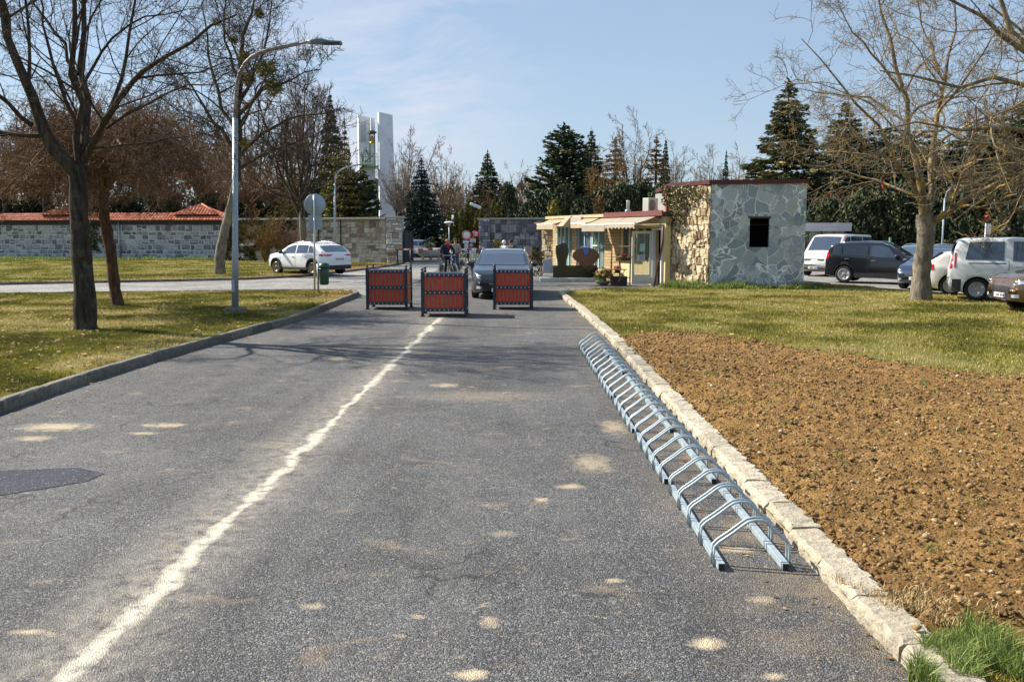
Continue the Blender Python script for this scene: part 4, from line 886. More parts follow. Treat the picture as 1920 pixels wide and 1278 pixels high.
def tubes(batches):
    """batches: list of (P (B,n,3), R (B,n), sides)"""
    Vs, Fs, off = [], [], 0
    for P_, R_, s in batches:
        B, n, _ = P_.shape
        if B == 0: continue
        tg = np.empty_like(P_); tg[:, 1:-1] = P_[:, 2:] - P_[:, :-2]; tg[:, 0] = P_[:, 1] - P_[:, 0]; tg[:, -1] = P_[:, -1] - P_[:, -2]; tg = norm(tg)
        mean = norm(P_[:, -1] - P_[:, 0]); ref = np.where((np.abs(mean[:, 2:3]) > .8), np.array([[1., 0.2, 0]]), np.array([[0, 0, 1.]]))
        a = norm(np.cross(tg, ref[:, None, :])); b = np.cross(tg, a)
        th = np.arange(s) * 2 * np.pi / s
        ring = P_[:, :, None] + R_[:, :, None, None] * (a[:, :, None] * np.cos(th)[None, None, :, None] + b[:, :, None] * np.sin(th)[None, None, :, None])
        Vs.append(ring.reshape(-1, 3)); idx = off + np.arange(B * n * s).reshape(B, n, s); nx = np.roll(idx, -1, 2)
        Fs.append(np.stack([idx[:, :-1], nx[:, :-1], nx[:, 1:], idx[:, 1:]], -1).reshape(-1, 4)); off += B * n * s
    return np.concatenate(Vs), np.concatenate(Fs)
def bark_mat(name, c0, c1, lichen=None, scale=5, b=.8):
    m, nt, bs = new_mat(name); t = _n(nt, "ShaderNodeTexCoord"); mp_ = _n(nt, "ShaderNodeMapping"); mp_.inputs['Scale'].default_value = (3.2, 3.2, .7); nt.links.new(t.outputs['Object'], mp_.inputs[0])
    n1 = noise(nt, scale, 8, .7, mp_.outputs[0], .4); c = mixc(nt, mrange(nt, n1, .35, .65), c0, c1)
    if lichen: c = mixc(nt, mrange(nt, noise(nt, 2.3, 6, .7, t.outputs['Object']), .52, .66, 0, .8), c, lichen)
    nt.links.new(c, bs.inputs['Base Color']); bs.inputs['Roughness'].default_value = .9; bs.inputs['Specular IOR Level'].default_value = .15
    bump(nt, bs, n1, b, .04); return m
M_BARKD = bark_mat("dark_bark", (0.018, 0.014, 0.012), (0.075, 0.063, 0.05), (.13, .125, .085))
M_BARKR = bark_mat("reddish_bark", (0.035, 0.018, 0.012), (0.15, 0.085, 0.055))
M_BARKG = bark_mat("grey_bark", (0.085, 0.072, 0.055), (0.27, 0.235, 0.185), (.30, .27, .15))
M_TWIGD = bark_mat("dark_twigs", (0.022, 0.016, 0.012), (0.10, 0.075, 0.052), None, 4, .1)
M_TWIGB = bark_mat("brown_twigs", (0.06, 0.034, 0.022), (0.28, 0.175, 0.10), None, 3, .1)
M_TWIGG = bark_mat("grey_twigs", (0.12, 0.10, 0.085), (0.30, 0.26, 0.22), None, 3, .1)
M_TWIGL = bark_mat("lichen_twigs", (0.08, 0.062, 0.045), (0.30, 0.24, 0.165), (.55, .35, .045), 3, .1)
M_TWIGO = bark_mat("ochre_twigs", (0.10, 0.06, 0.025), (0.30, 0.19, 0.075), None, 3, .1)
def trunk_mesh(path, rad, name, m, parent, sides=14, flare=1.25, seed=0, knots=6):
    P_, R_ = resamp(path, rad, 18); r2 = np.random.default_rng(seed)
    R_ = R_ * (1 + .05 * r2.normal(size=18)); L = np.linalg.norm(P_ - P_[0], axis=1); R_ = R_ * (1 + (flare - 1) * np.exp(-L / (R_[0] * 1.6)))
    V, Fc = tubes([(P_[None], R_[None], sides)]); V = V + (fbm(V[:, 0] * 9 + V[:, 1] * 7, V[:, 2] * 4, 3, seed) - .5)[:, None] * norm(V - P_.repeat(sides, 0)) * R_[0] * .35
    return np_mesh(name, V, Fc, m, parent, smooth=True)
def bare_tree(label, base, trunk, tr, limbs, levels, seed, mt, mc, group=None, name="bare_tree", cat="tree", extra=None, ms=5, lk=1.0):
    """limbs: list of (path, r0, r1) world; trunk: path world. Everything is stored relative to base"""
    r2 = np.random.default_rng(seed); base = np.array(base); t = thing(name, label, cat, tuple(base), 0, group)
    trunk_mesh(np.array(trunk) - base, tr, "trunk", mt, t, seed=seed)
    n = 9; Ps, Rs = [], []
    for path, a, b in limbs:
        p, r = resamp(np.array(path) - base, np.linspace(a, b, len(path)) * lk, n); p[1:] += r2.normal(size=(n - 1, 3)) * .02 * np.linalg.norm(p[-1] - p[0]) / 2; Ps.append(p); Rs.append(r)
    P_, R_ = np.array(Ps), np.array(Rs); bt = [(P_, R_, 8)]; cur = (P_, R_)
    for li, lv in enumerate(levels):
        cur = sprout(cur[0], cur[1], rng_=r2, **lv); bt.append((cur[0], cur[1], ms if li == 0 else (4 if li == 1 else 3)))
    V, Fc = tubes(bt); np_mesh("crown", V, Fc, mc, t, smooth=True)
    return t
LV_FINE = [dict(k=7, lr=.55, ang=(R(25), R(62)), npts=7, wander=.16, up=.25, rr=.42, tmin=.15, rmin=.007),
           dict(k=6, lr=.55, ang=(R(25), R(70)), npts=6, wander=.20, up=.20, rr=.48, tmin=.15, rmin=.0045),
           dict(k=5, lr=.50, ang=(R(25), R(75)), npts=5, wander=.22, up=.12, rr=.5, tmin=.15, rmin=.0036, lmin=.25),
           dict(k=3, lr=.50, ang=(R(25), R(75)), npts=4, wander=.25, up=.08, rr=.6, tmin=.2, rmin=.003, lmin=.15)]
# ---- big dark tree, left foreground
Yt = 18.75; b0 = G(160, 617, LZ)
def wp(lst, Y0):            # (px, py, dY) -> world points
    return [tuple(P(x, y, Y0 + (d[0] if d else 0))) for x, y, *d in lst]
trunkA = [(b0.x, b0.y, LZ - .1)] + wp([(160, 560), (152, 480), (150, 400), (146, 345), (148, 310)], b0.y)
bare_tree("big dark bare tree with a low curving limb at the left, nearest the kerb", b0, trunkA, [.205, .185, .18, .175, .175, .16], [
    (wp([(150, 330), (120, 300), (85, 262), (52, 215), (38, 150), (22, 85), (8, 0), (0, -120)], b0.y) , .215, .065),
    (wp([(150, 320), (148, 240), (145, 150), (140, 60), (136, -40), (130, -180)], b0.y), .11, .04),
    (wp([(155, 315), (153, 220, .3), (150, 130, .5), (152, 50, .6), (165, -60, .8), (190, -200, 1)], b0.y), .12, .04),
    (wp([(158, 300), (190, 235, -.4), (215, 190, -.8), (262, 140, -1.0), (330, 82, -1.2), (400, 50, -1.4), (455, 30, -1.5)], b0.y), .10, .022),
    (wp([(165, 285), (200, 240, .5), (232, 180, .8), (238, 100, 1.0), (245, 20, 1.2), (262, -90, 1.5)], b0.y), .08, .025),
    (wp([(146, 250), (125, 180, -.5), (100, 130, -.8), (85, 60, -1), (70, -30, -1.2)], b0.y), .06, .02),
    (wp([(145, 180), (175, 110, .5), (220, 50, .8), (290, 25, 1.0), (350, 17, 1.2)], b0.y), .05, .012),
    (wp([(60, 235), (10, 190, -.5), (-60, 140, -.9), (-150, 110, -1)], b0.y), .07, .02),
    (wp([(45, 250), (0, 245), (-60, 260), (-140, 250)], b0.y), .05, .015),
    (wp([(146, 140), (110, 60, .5), (60, 0, 1), (20, -80, 1.3)], b0.y), .05, .02),
    (wp([(200, 240, -.3), (280, 195, -1.2), (350, 150, -1.8), (430, 160, -2.2)], b0.y), .045, .010),
    (wp([(170, 275), (250, 280, .8), (330, 250, 1.5), (420, 260, 2.0)], b0.y), .035, .010),
    ], LV_FINE, 101, M_BARKD, M_TWIGD, lk=.70)
# ---- umbrella shaped twiggy trees
def umbrella(label, base, H, Rc, seed, trunk_pts=None, tr=.13, mt=None, mc=None, group=None, dens=1.0, zlo=.35, name="umbrella_tree"):
    r2 = np.random.default_rng(seed); t = thing(name, label, "tree", tuple(base), 0, group)
    hz_ = H * .52; tp = trunk_pts or [(0, 0, -.1), (.03, 0, hz_ * .5), (0, 0, hz_)]
    trunk_mesh(np.array(tp), np.linspace(tr, tr * .8, len(tp)), "trunk", mt or M_BARKR, t, 10, 1.3, seed)
    head = np.array(tp[-1]); Ps, Rs = [], []
    for i in range(int(13 * dens) + 3):
        a = 6.283 * (i + r2.random()) / (13 * dens + 3); rad = Rc * (.55 + .45 * r2.random()); e = r2.random()
        top = (H - hz_) * (.25 + .7 * e); out = rad * (1 - .45 * e * e)
        pts = [head + np.array([0, 0, -.1]), head + np.array([math.cos(a) * out * .3, math.sin(a) * out * .3, top * .62]), head + np.array([math.cos(a) * out * .65, math.sin(a) * out * .65, top * .95]), head + np.array([math.cos(a) * out, math.sin(a) * out, top * .72 - .25 * H * (1 - e) * zlo])]
        p, r = resamp(pts, [tr * .42, tr * .3, tr * .2, tr * .1], 9); Ps.append(p); Rs.append(r)
    P_, R_ = np.array(Ps), np.array(Rs); bt = [(P_, R_, 6)]; cur = (P_, R_)
    for lv in [dict(k=int(8 * dens), lr=.42, ang=(R(30), R(80)), npts=6, wander=.32, up=-.1, rr=.5, tmin=.25, rmin=.009), dict(k=7, lr=.6, ang=(R(30), R(85)), npts=5, wander=.35, up=-.15, rr=.5, tmin=.1, rmin=.007), dict(k=4, lr=.6, ang=(R(30), R(85)), npts=4, wander=.35, up=-.1, rr=.6, tmin=.1, rmin=.006, lmin=.2)]:
        cur = sprout(cur[0], cur[1], rng_=r2, **lv); bt.append((cur[0], cur[1], 3))
    V, Fc = tubes(bt); np_mesh("crown", V, Fc, mc or M_TWIGB, t, smooth=True); return t
b = G(221, 574, LZ); q = [(0, 0, -.1)] + [tuple(Vector(v) - b) for v in wp([(212, 520), (207, 465), (198, 420), (193, 385), (195, 352)], b.y)]
umbrella("umbrella shaped tree with a thin leaning reddish trunk on the island lawn", b, 4.9, 3.5, 201, q, .145, dens=1.9, zlo=.75)
uproto = umbrella("dense brown twiggy tree behind the tiled wall, left of the photo edge pole", (-31.2, 74.0, 0), 10.2, 6.2, 202, None, .26, dens=1.15, group="brown twiggy trees behind the tiled wall", mt=M_BARKD)
ul = [(20, 80, 10.5, "brown twiggy tree behind the tiled wall at the far left"), (95, 73, 10.0, "brown twiggy tree behind the tiled wall under the near tree's crown"), (205, 76, 11.5, "brown twiggy tree behind the tiled wall above its downpipe"), (395, 77, 10.5, "brown twiggy tree behind the right tile gable of the wall"), (470, 72, 8.0, "brown twiggy tree behind the start of the coped wall")]
for i, (px, Y, h, lb) in enumerate(ul):
    c = copy_tree(uproto); k = h / 10.2; c.location = ((px - 960) / F * Y, Y, 0); c.scale = (k, k, k); c.rotation_euler.z = i * 1.9 + .7; c['label'] = lb
uproto['label'] = "brown twiggy tree behind the tiled wall between its two gables"; uproto.location = ((290 - 960) / F * 74, 74, 0)
# ---- tall bare tree with mistletoe
b = G(412, 513, LZ); Yb = b.y
trunkC = [(b.x, b.y, 0)] + wp([(413, 470), (422, 430), (437, 370), (444, 330)], Yb)
mt_tree = bare_tree("tall bare tree with mistletoe balls behind the near street lamp", b, trunkC, [.25, .23, .215, .19, .17], [
    (wp([(444, 340), (446, 280), (450, 220), (448, 160), (455, 100), (468, 40), (478, -20)], Yb), .22, .03),
    (wp([(447, 215), (480, 175, -1), (520, 155, -1.5), (560, 140, -2), (600, 130, -2)], Yb), .10, .015),
    (wp([(446, 250), (410, 190, 1), (395, 130, 1.5), (385, 60, 2), (380, 0, 2)], Yb), .10, .02),
    (wp([(445, 300), (490, 250, .5), (530, 225, 1), (575, 210, 1), (610, 215, 1)], Yb), .10, .015),
    (wp([(444, 320), (500, 285, -1), (550, 265, -1.5), (590, 255, -2)], Yb), .09, .015),
    (wp([(445, 285), (400, 230, -1), (360, 170, -2), (330, 120, -2)], Yb), .10, .015),
    (wp([(444, 330), (400, 300, 1), (350, 270, 2), (300, 250, 2)], Yb), .09, .015),
    (wp([(450, 190), (490, 110, 1), (505, 50, 1), (510, -10, 1)], Yb), .08, .02),
    (wp([(449, 150), (420, 90, -1), (425, 20, -1), (430, -50, -1)], Yb), .07, .02),
    ], [dict(k=7, lr=.5, ang=(R(25), R(60)), npts=7, wander=.2, up=.25, rr=.5, tmin=.15, rmin=.016), dict(k=6, lr=.5, ang=(R(25), R(70)), npts=6, wander=.24, up=.2, rr=.5, tmin=.15, rmin=.012), dict(k=5, lr=.5, ang=(R(25), R(75)), npts=5, wander=.26, up=.1, rr=.55, tmin=.15, rmin=.010, lmin=.4), dict(k=3, lr=.5, ang=(R(25), R(75)), npts=4, wander=.28, up=.1, rr=.6, tmin=.2, rmin=.009, lmin=.3)], 303, M_BARKG, M_TWIGD)
def leaf_cards(c, size, r2, dirs=None, elong=2.0, aniso=(1, 1, 1)):
    """diamond cards at points c (N,3) with random orientation, long axis near dirs"""
    N = len(c); d = r2.normal(size=(N, 3)) if dirs is None else dirs + r2.normal(size=(N, 3)) * .45
    d = norm(d * np.array(aniso)); s = norm(np.cross(d, r2.normal(size=(N, 3)))); L = (size * (.6 + .8 * r2.random(N)))[:, None]
    V = np.stack([c - d * L * .5, c + s * L / elong * .5, c + d * L * .5, c - s * L / elong * .5], 1).reshape(-1, 3)
    return V, np.arange(N * 4).reshape(N, 4)
M_MIST = tint_mat("mistletoe_leaves", [(0, (.10, .10, .015)), (.5, (.20, .19, .03)), (1, (.36, .31, .05))], .7, 2, .2, transl=.2)
def mist(px, py, rpx, Y, lb):
    r2 = np.random.default_rng(px); c = P(px, py, Y); rad = rpx * Y / F
    t = thing("mistletoe", lb, "mistletoe", tuple(c), 0, "mistletoe balls in the tall bare tree")
    n = 420; p = norm(r2.normal(size=(n, 3))) * (rad * r2.random(n)[:, None] ** .45) * np.array([1, 1, .95]); V, Fc = leaf_cards(p, rad * .42, r2, norm(p), 3.5)
    np_mesh("foliage", V, Fc, M_MIST, t, tint=r2.random(n))
    d = norm(r2.normal(size=(14, 3))) * rad * .8; st = np.stack([d * 0, d * .5, d], 1); V, Fc = tubes([(st, np.full((14, 3), .012), 3)]); np_mesh("stems", V, Fc, M_TWIGO, t)
for a in [(500, 128, 19, Yb - 1.2, "large round mistletoe ball right of the near lamp arm's bend"), (458, 108, 13, Yb - .2, "mistletoe ball behind the bend of the near lamp arm"), (466, 148, 14, Yb - .4, "mistletoe ball just below the lamp arm bend beside the pole"), (512, 166, 17, Yb - 1.3, "wide mistletoe ball on the right limb below the largest one"),
          (459, 268, 11, Yb - .2, "yellow green mistletoe ball beside the upper galvanised pole"), (320, 232, 12, Yb - 1.8, "mistletoe ball over the dense brown twigs at left"), (438, 75, 9, Yb + .3, "small mistletoe ball high above the lamp arm"), (487, 26, 11, Yb + .8, "brownish mistletoe ball near the top of the photo"), (405, 42, 8, Yb + 1.2, "small brown mistletoe ball left of the highest one")]: mist(*a)
# ---- right foreground tree
b = G(1727, 561, RZ); Yr = b.y
trunkD = [(b.x, b.y, RZ - .1)] + wp([(1728, 520), (1732, 470), (1738, 430), (1733, 400)], Yr)
LVR = [dict(k=7, lr=.52, ang=(R(28), R(70)), npts=7, wander=.24, up=.16, rr=.45, tmin=.15, rmin=.010), dict(k=6, lr=.5, ang=(R(28), R(75)), npts=6, wander=.28, up=.14, rr=.5, tmin=.12, rmin=.007), dict(k=4, lr=.5, ang=(R(28), R(80)), npts=5, wander=.3, up=.06, rr=.55, tmin=.12, rmin=.0055, lmin=.3), dict(k=3, lr=.5, ang=(R(28), R(80)), npts=4, wander=.32, up=.05, rr=.6, tmin=.2, rmin=.0048, lmin=.2)]
bare_tree("bare grey tree with yellow lichen standing in front of the parked cars", b, trunkD, [.275, .245, .235, .25, .21], [
    (wp([(1733, 410), (1728, 370), (1722, 330), (1710, 280), (1700, 230), (1690, 160), (1672, 90), (1655, 20), (1640, -40)], Yr), .20, .03),
    (wp([(1736, 405), (1742, 340, .4), (1745, 280, .6), (1757, 210, .8), (1768, 140, 1), (1775, 80, 1), (1790, 0, 1)], Yr), .17, .03),
    (wp([(1742, 420), (1770, 400, -.3), (1800, 388, -.6), (1840, 362, -1), (1880, 330, -1.4), (1930, 300, -1.8), (1990, 270, -2)], Yr), .17, .06),
    (wp([(1728, 385), (1705, 350, -.8), (1690, 320, -1), (1672, 270, -1.3), (1640, 215, -1.6), (1580, 185, -2), (1540, 130, -2.3), (1500, 70, -2.4)], Yr), .11, .015),
    (wp([(1722, 370), (1680, 350, .8), (1630, 330, 1.3), (1570, 322, 1.6), (1510, 320, 1.8), (1490, 300, 1.8)], Yr), .07, .012),
    (wp([(1700, 230), (1650, 190, .6), (1590, 175, 1), (1530, 170, 1.2), (1480, 165, 1.3)], Yr), .06, .012),
    (wp([(1690, 170), (1650, 110, -.8), (1600, 60, -1.2), (1570, 10, -1.4)], Yr), .06, .015),
    (wp([(1757, 215), (1800, 160, -.8), (1840, 110, -1.2), (1870, 50, -1.4)], Yr), .07, .02),
    (wp([(1745, 280), (1800, 240, -1), (1860, 215, -1.6), (1930, 200, -2)], Yr), .07, .02),
    (wp([(1768, 150), (1745, 90, .8), (1730, 30, 1), (1700, -30, 1)], Yr), .06, .02),
    (wp([(1800, 388, -.6), (1850, 390, -1.5), (1900, 360, -2.2), (1960, 350, -2.5)], Yr), .06, .02),
    (wp([(1730, 350), (1780, 320, -1.5), (1830, 300, -2.5), (1890, 290, -3)], Yr), .06, .015),
    (wp([(1725, 340), (1660, 290, -1), (1600, 260, -1.5), (1560, 240, -1.8)], Yr), .05, .012),
    (wp([(1780, 395, -.4), (1800, 330, -.8), (1850, 260, -1.3), (1900, 230, -1.7)], Yr), .07, .02),
    ], LVR, 404, M_BARKG, M_TWIGL, lk=.66)
# neighbour off to the right whose branches reach in at the top right
b = Vector((17.6, 24.0, RZ))
bare_tree("bare tree beyond the right edge reaching its lichened branches into the top right", b, [(17.6, 24, 0), (17.5, 24, 1.8), (17.3, 24, 3.4)], [.3, .26, .24], [
    (wp([(2160, 330), (2050, 260), (1960, 170), (1920, 90), (1880, 20), (1850, -60)], 24.0), .16, .04),
    (wp([(2160, 300), (2060, 200, -.5), (1970, 130, -.8), (1900, 75, -1), (1850, 40, -1.3), (1780, -10, -1.5)], 24.0), .12, .03),
    (wp([(2150, 280), (2030, 190, -1), (1920, 165, -1.5), (1820, 165, -2), (1720, 150, -2.3), (1640, 140, -2.5)], 24.0), .09, .015),
    (wp([(2150, 310), (2040, 250, -1.2), (1930, 240, -2), (1840, 235, -2.4), (1740, 225, -2.6), (1640, 245, -2.6)], 24.0), .08, .012),
    (wp([(2160, 330), (2060, 300, -1), (1960, 290, -2), (1880, 260, -3), (1800, 270, -3.3), (1720, 300, -3.5)], 24.0), .07, .012),
    (wp([(2160, 290), (2100, 160), (2040, 60), (2000, -40)], 24.0), .14, .04),
    (wp([(2140, 320), (2020, 340, -1.5), (1920, 335, -2.5), (1840, 300, -3)], 24.0), .06, .012),
    (wp([(2000, 210), (1960, 100, .8), (1900, 40, 1.2), (1850, 10, 1.5)], 24.0), .06, .02),
    ], [dict(LVR[0], k=5), dict(LVR[1], k=5)] + LVR[2:], 505, M_BARKG, M_TWIGL)
# ---- generic bare trees for the background
def bare_proto(label, loc, H, seed, mc, spread=.5, k0=9, group=None, upr=.5, rmin=.02, mt=None):
    r2 = np.random.default_rng(seed); t = thing("bare_tree", label, "tree", loc, 0, group)
    trunk_mesh(np.array([(0, 0, -.1), (.05, 0, H * .2), (0, .05, H * .4)]), [H * .022, H * .018, H * .015], "trunk", mt or M_BARKG, t, 8, 1.3, seed)
    Ps, Rs = [], []
    for i in range(k0):
        a = 6.283 * (i / k0) + r2.random(); z0 = H * (.2 + .22 * r2.random()); o = H * spread * (.35 + .6 * r2.random()) * .6; zt_ = H * (.6 + .38 * r2.random())
        if i == 0: o = H * .05; zt_ = H
        p, r = resamp([(0, 0, z0), (math.cos(a) * o * .5, math.sin(a) * o * .5, z0 + (zt_ - z0) * .42), (math.cos(a) * o, math.sin(a) * o, zt_)], [H * .010, H * .006, H * .002], 9)
        p[1:] += r2.normal(size=(8, 3)) * H * .008; Ps.append(p); Rs.append(r)
    P_, R_ = np.array(Ps), np.array(Rs); bt = [(P_, R_, 5)]; cur = (P_, R_)
    for lv in [dict(k=8, lr=.38, ang=(R(22), R(55)), npts=6, wander=.15, up=upr, rr=.5, tmin=.15, rmin=rmin * 1.2), dict(k=7, lr=.45, ang=(R(22), R(60)), npts=5, wander=.18, up=upr, rr=.5, tmin=.15, rmin=rmin), dict(k=4, lr=.5, ang=(R(22), R(60)), npts=4, wander=.2, up=upr, rr=.6, tmin=.2, rmin=rmin * .85)]:
        cur = sprout(cur[0], cur[1], rng_=r2, **lv); bt.append((cur[0], cur[1], 3))
    V, Fc = tubes(bt); np_mesh("crown", V, Fc, mc, t, smooth=True); t['h'] = H; return t
# ---- conifers
M_FIR = tint_mat("fir_needles", [(0, (0.016, 0.032, 0.016)), (.45, (0.045, 0.075, 0.032)), (.8, (0.095, 0.115, 0.045)), (1, (.17, .14, .06))], .75, .35, .3, spec=.15)
M_FIRB = tint_mat("blue_fir_needles", [(0, (0.008, 0.024, 0.021)), (.5, (0.022, 0.055, 0.044)), (1, (.035, .07, .045))], .75, .35, .3, spec=.15)
M_FIRY = tint_mat("golden_needles", [(0, (0.04, 0.05, 0.015)), (.5, (0.16, 0.15, 0.03)), (1, (.42, .33, .06))], .75, .3, .4, spec=.15)
M_FIRR = tint_mat("rusty_needles", [(0, (0.05, 0.038, 0.018)), (.5, (0.17, 0.105, 0.045)), (1, (.34, .20, .085))], .75, .35, .4, spec=.15)
M_SPR = tint_mat("olive_spruce_needles", [(0, (0.03, 0.042, 0.02)), (.45, (0.09, 0.105, 0.045)), (.8, (0.18, 0.17, 0.065)), (1, (.28, .23, .10))], .75, .35, .3, spec=.15)
def conifer(label, loc, H, W_, seed, m, droop=.25, nb=26, per=46, size=.34, group=None, z0=.04, shape=1.0, rise=.0, name="conifer", gap=.0, tier=None, flatn=.35):
    r2 = np.random.default_rng(seed); t = thing(name, label, "conifer", loc, 0, group)
    trunk_mesh(np.array([(0, 0, -.1), (0, 0, H * .5), (0, 0, H * .98)]), [H * .016, H * .010, .02], "trunk", M_BARKD, t, 7, 1.2, seed)
    Cs, Ds, Ts, Bp, Br, Ss = [], [], [], [], [], []
    for i in range(nb):
        u = (i + .3 * r2.random()) / nb; z = H * (z0 + (1 - z0) * u); n = int(7 + 4 * r2.random()) if u < .9 else 5
        prof = (1 - u) ** shape * (1.0 if tier is None else 1) ; rad0 = W_ / 2 * prof + .05 * W_ * (1 - u) + .06
        for j in range(n):
            if r2.random() < gap: continue
            a = 6.283 * (j + r2.random() * .8) / n; rad = rad0 * (.62 + .48 * r2.random()); dr = np.array([math.cos(a), math.sin(a), 0])
            k = max(5, int(per * rad / (W_ / 2) + 4)); s = np.sqrt(r2.random(k)); zz = z + rise * rad * s - droop * rad * s ** 1.6 + .10 * rad * s ** 3
            lat = np.array([-dr[1], dr[0], 0]); wdt = (.10 + .30 * (1 - s)) * rad + .08
            p = dr[None] * (rad * s)[:, None] + lat[None] * (r2.normal(size=k) * wdt * .55)[:, None] + np.stack([np.zeros(k), np.zeros(k), zz + r2.normal(size=k) * size * .28], 1)
            Cs.append(p); dd = dr[None] * 1.0 + lat[None] * (r2.normal(size=k) * .7)[:, None] + np.array([0, 0, rise - droop * .8]); Ds.append(dd)
            tn = .18 + .6 * r2.random(); Ts.append(np.clip(tn + .22 * r2.normal(size=k) + .22 * (s - .6), 0, 1)); Ss.append(np.full(k, size * (.7 + .45 * prof)))
            Bp.append([[0, 0, z], list(dr * rad * .5 + np.array([0, 0, z + rise * rad * .5 - droop * rad * .33])), list(dr * rad * .92 + np.array([0, 0, z + (rise - droop * .85 + .06) * rad]))]); Br.append([H * .0035 + .01, H * .002 + .008, .006])
    # leader
    k = 14; Cs.append(np.stack([r2.normal(size=k) * .05, r2.normal(size=k) * .05, H * (.93 + .085 * r2.random(k))], 1)); Ds.append(np.tile([0, 0, 1.], (k, 1))); Ts.append(r2.random(k)); Ss.append(np.full(k, size * .8))
    c, d = np.concatenate(Cs), np.concatenate(Ds); V, Fc = leaf_cards(c, np.concatenate(Ss), r2, norm(d), 2.6, (1, 1, flatn + .4))
    np_mesh("foliage", V, Fc, m, t, tint=np.concatenate(Ts)); V, Fc = tubes([(np.array(Bp), np.array(Br), 3)]); np_mesh("crown", V, Fc, M_BARKD, t); t['h'] = H; return t
M_THU = tint_mat("thuja_foliage", [(0, (0.03, 0.036, 0.01)), (.5, (0.11, 0.105, 0.022)), (1, (.26, .20, .045))], .8, .8, .35, spec=.1)
M_HEDGE = tint_mat("dark_evergreen_leaves", [(0, (0.010, 0.018, 0.009)), (.5, (0.036, 0.054, 0.022)), (.85, (.085, .10, .038)), (1, (.16, .145, .06))], .7, .5, .3, spec=.25)
def bushy(label, loc, H, W_, seed, m, name="shrub", cat="shrub", group=None, size=.3, n=2600, pw=.5, upd=True, clumps=34, top=1.0, taper=.6, trunk=True, D=None):
    """clump-built crown: leaves gathered round many clump centres inside an uneven egg"""
    r2 = np.random.default_rng(seed); t = thing(name, label, cat, loc, 0, group); D = D or W_
    if trunk: trunk_mesh(np.array([(0, 0, -.1), (0, 0, H * .35), (0, 0, H * .7)]), [max(.03, H * .02), max(.02, H * .014), .02], "trunk", M_BARKD, t, 6, 1.2, seed)
    u = r2.random(clumps) ** .8; a = r2.random(clumps) * 6.283; w = (np.sin(np.pi * np.clip(u * .86 + .10, 0, 1)) ** pw) * (1 - taper * u ** 2)
    rr_ = np.sqrt(r2.random(clumps)) * .82; cc = np.stack([np.cos(a) * rr_ * w * W_ / 2, np.sin(a) * rr_ * w * D / 2, H * (.05 + .88 * u)], 1)
    ct = .15 + .7 * r2.random(clumps); idx = r2.integers(0, clumps, n); q = norm(r2.normal(size=(n, 3))) * (r2.random(n)[:, None] ** .4) * np.array([W_ * .17, D * .17, H * .10 if not upd else H * .14])
    p = cc[idx] + q; p[:, 2] = np.maximum(p[:, 2], .03); V, Fc = leaf_cards(p, size, r2, np.tile([0, 0, 1.0], (n, 1)) if upd else None, 2.0)
    np_mesh("foliage", V, Fc, m, t, tint=np.clip(ct[idx] + .18 * r2.normal(size=n), 0, 1)); t['h'] = H; return t
def put(proto, px, top, Y, lb, wk=1.0, rz=0.0, z=0.0, group=None):
    c = proto if proto.get('used') is None else copy_tree(proto); 
    if proto.get('used') is None: proto['used'] = 1
    H = CH + (HOR - top) * Y / F; k = H / proto['h']; c.location = ((px - 960) / F * Y, Y, z); c.scale = (k * wk, k * wk, k); c.rotation_euler.z = rz; c['label'] = lb
    if group: c['group'] = group
    return c
X0 = (0, 0, 0); GC = "conifers beyond the cemetery walls"; GB = "pale bare trees in the background"
pA = conifer("a", X0, 9, 4.6, 601, M_FIRB, .30, 30, 70, .26, GC)
pB = conifer("b", X0, 15, 7.5, 602, M_FIR, .30, 32, 110, .42, GC, shape=.8, gap=.06)
pC = conifer("c", X0, 15, 8.0, 603, M_FIR, .15, 26, 110, .46, GC, shape=.6, rise=.55, gap=.08)
pD = conifer("d", X0, 11, 5.5, 604, M_SPR, .18, 30, 165, .29, GC, shape=.8, rise=.12, gap=.06)
pR = conifer("r", X0, 12, 5.0, 605, M_FIRR, .25, 24, 42, .36, GC, shape=.8, gap=.25)
pY = conifer("y", X0, 9, 6.5, 606, M_FIRY, .2, 18, 60, .30, GC, shape=.5, gap=.15)
pK = conifer("k", X0, 6.5, 7.4, 607, M_FIR, .10, 16, 230, .30, GC, shape=.42, rise=.18, name="cedar", flatn=.15)
pG = bare_proto("g", X0, 13, 610, M_TWIGG, .42, 11, GB)
pG2 = bare_proto("g2", X0, 13, 611, M_TWIGB, .55, 10, GB, upr=.3)
pG3 = bare_proto("g3", X0, 12, 612, M_TWIGO, .5, 9, GB, upr=.2)
# centre
put(pA, 793, 300, 78, "dark blue green fir with narrow tip right of the bell tower", 1.35)
put(pB, 915, 288, 118, "fir tree rising over the thuja columns in the middle distance", 1.3)
put(pC, 1056, 240, 92, "broad dark fir with upswept branches, tallest of the central conifers", 1.55)
put(pB, 1106, 246, 97, "slimmer dark fir right behind the broad one", 1.0, 1.0)
put(pR, 1150, 262, 92, "rusty brown conifer beside the dark firs", 1.4)
put(pR, 1226, 262, 95, "rusty brown conifer right of the bare tree top", 1.4, 2.0)
put(pB, 1243, 264, 99, "thin fir top right of the rusty conifers", .5, 2.2)
put(pG3, 1182, 232, 90, "ochre bare tree rising between the rusty conifers", .8)
put(pG3, 1262, 290, 88, "ochre bare tree left of the stone building roof", .8, 2.0)
put(pG3, 1130, 300, 82, "low ochre bare tree over the shop roofs", 1.1, 1.0)
put(pA, 1355, 285, 112, "slim dark fir tip over the stone building", .45, 1.0)
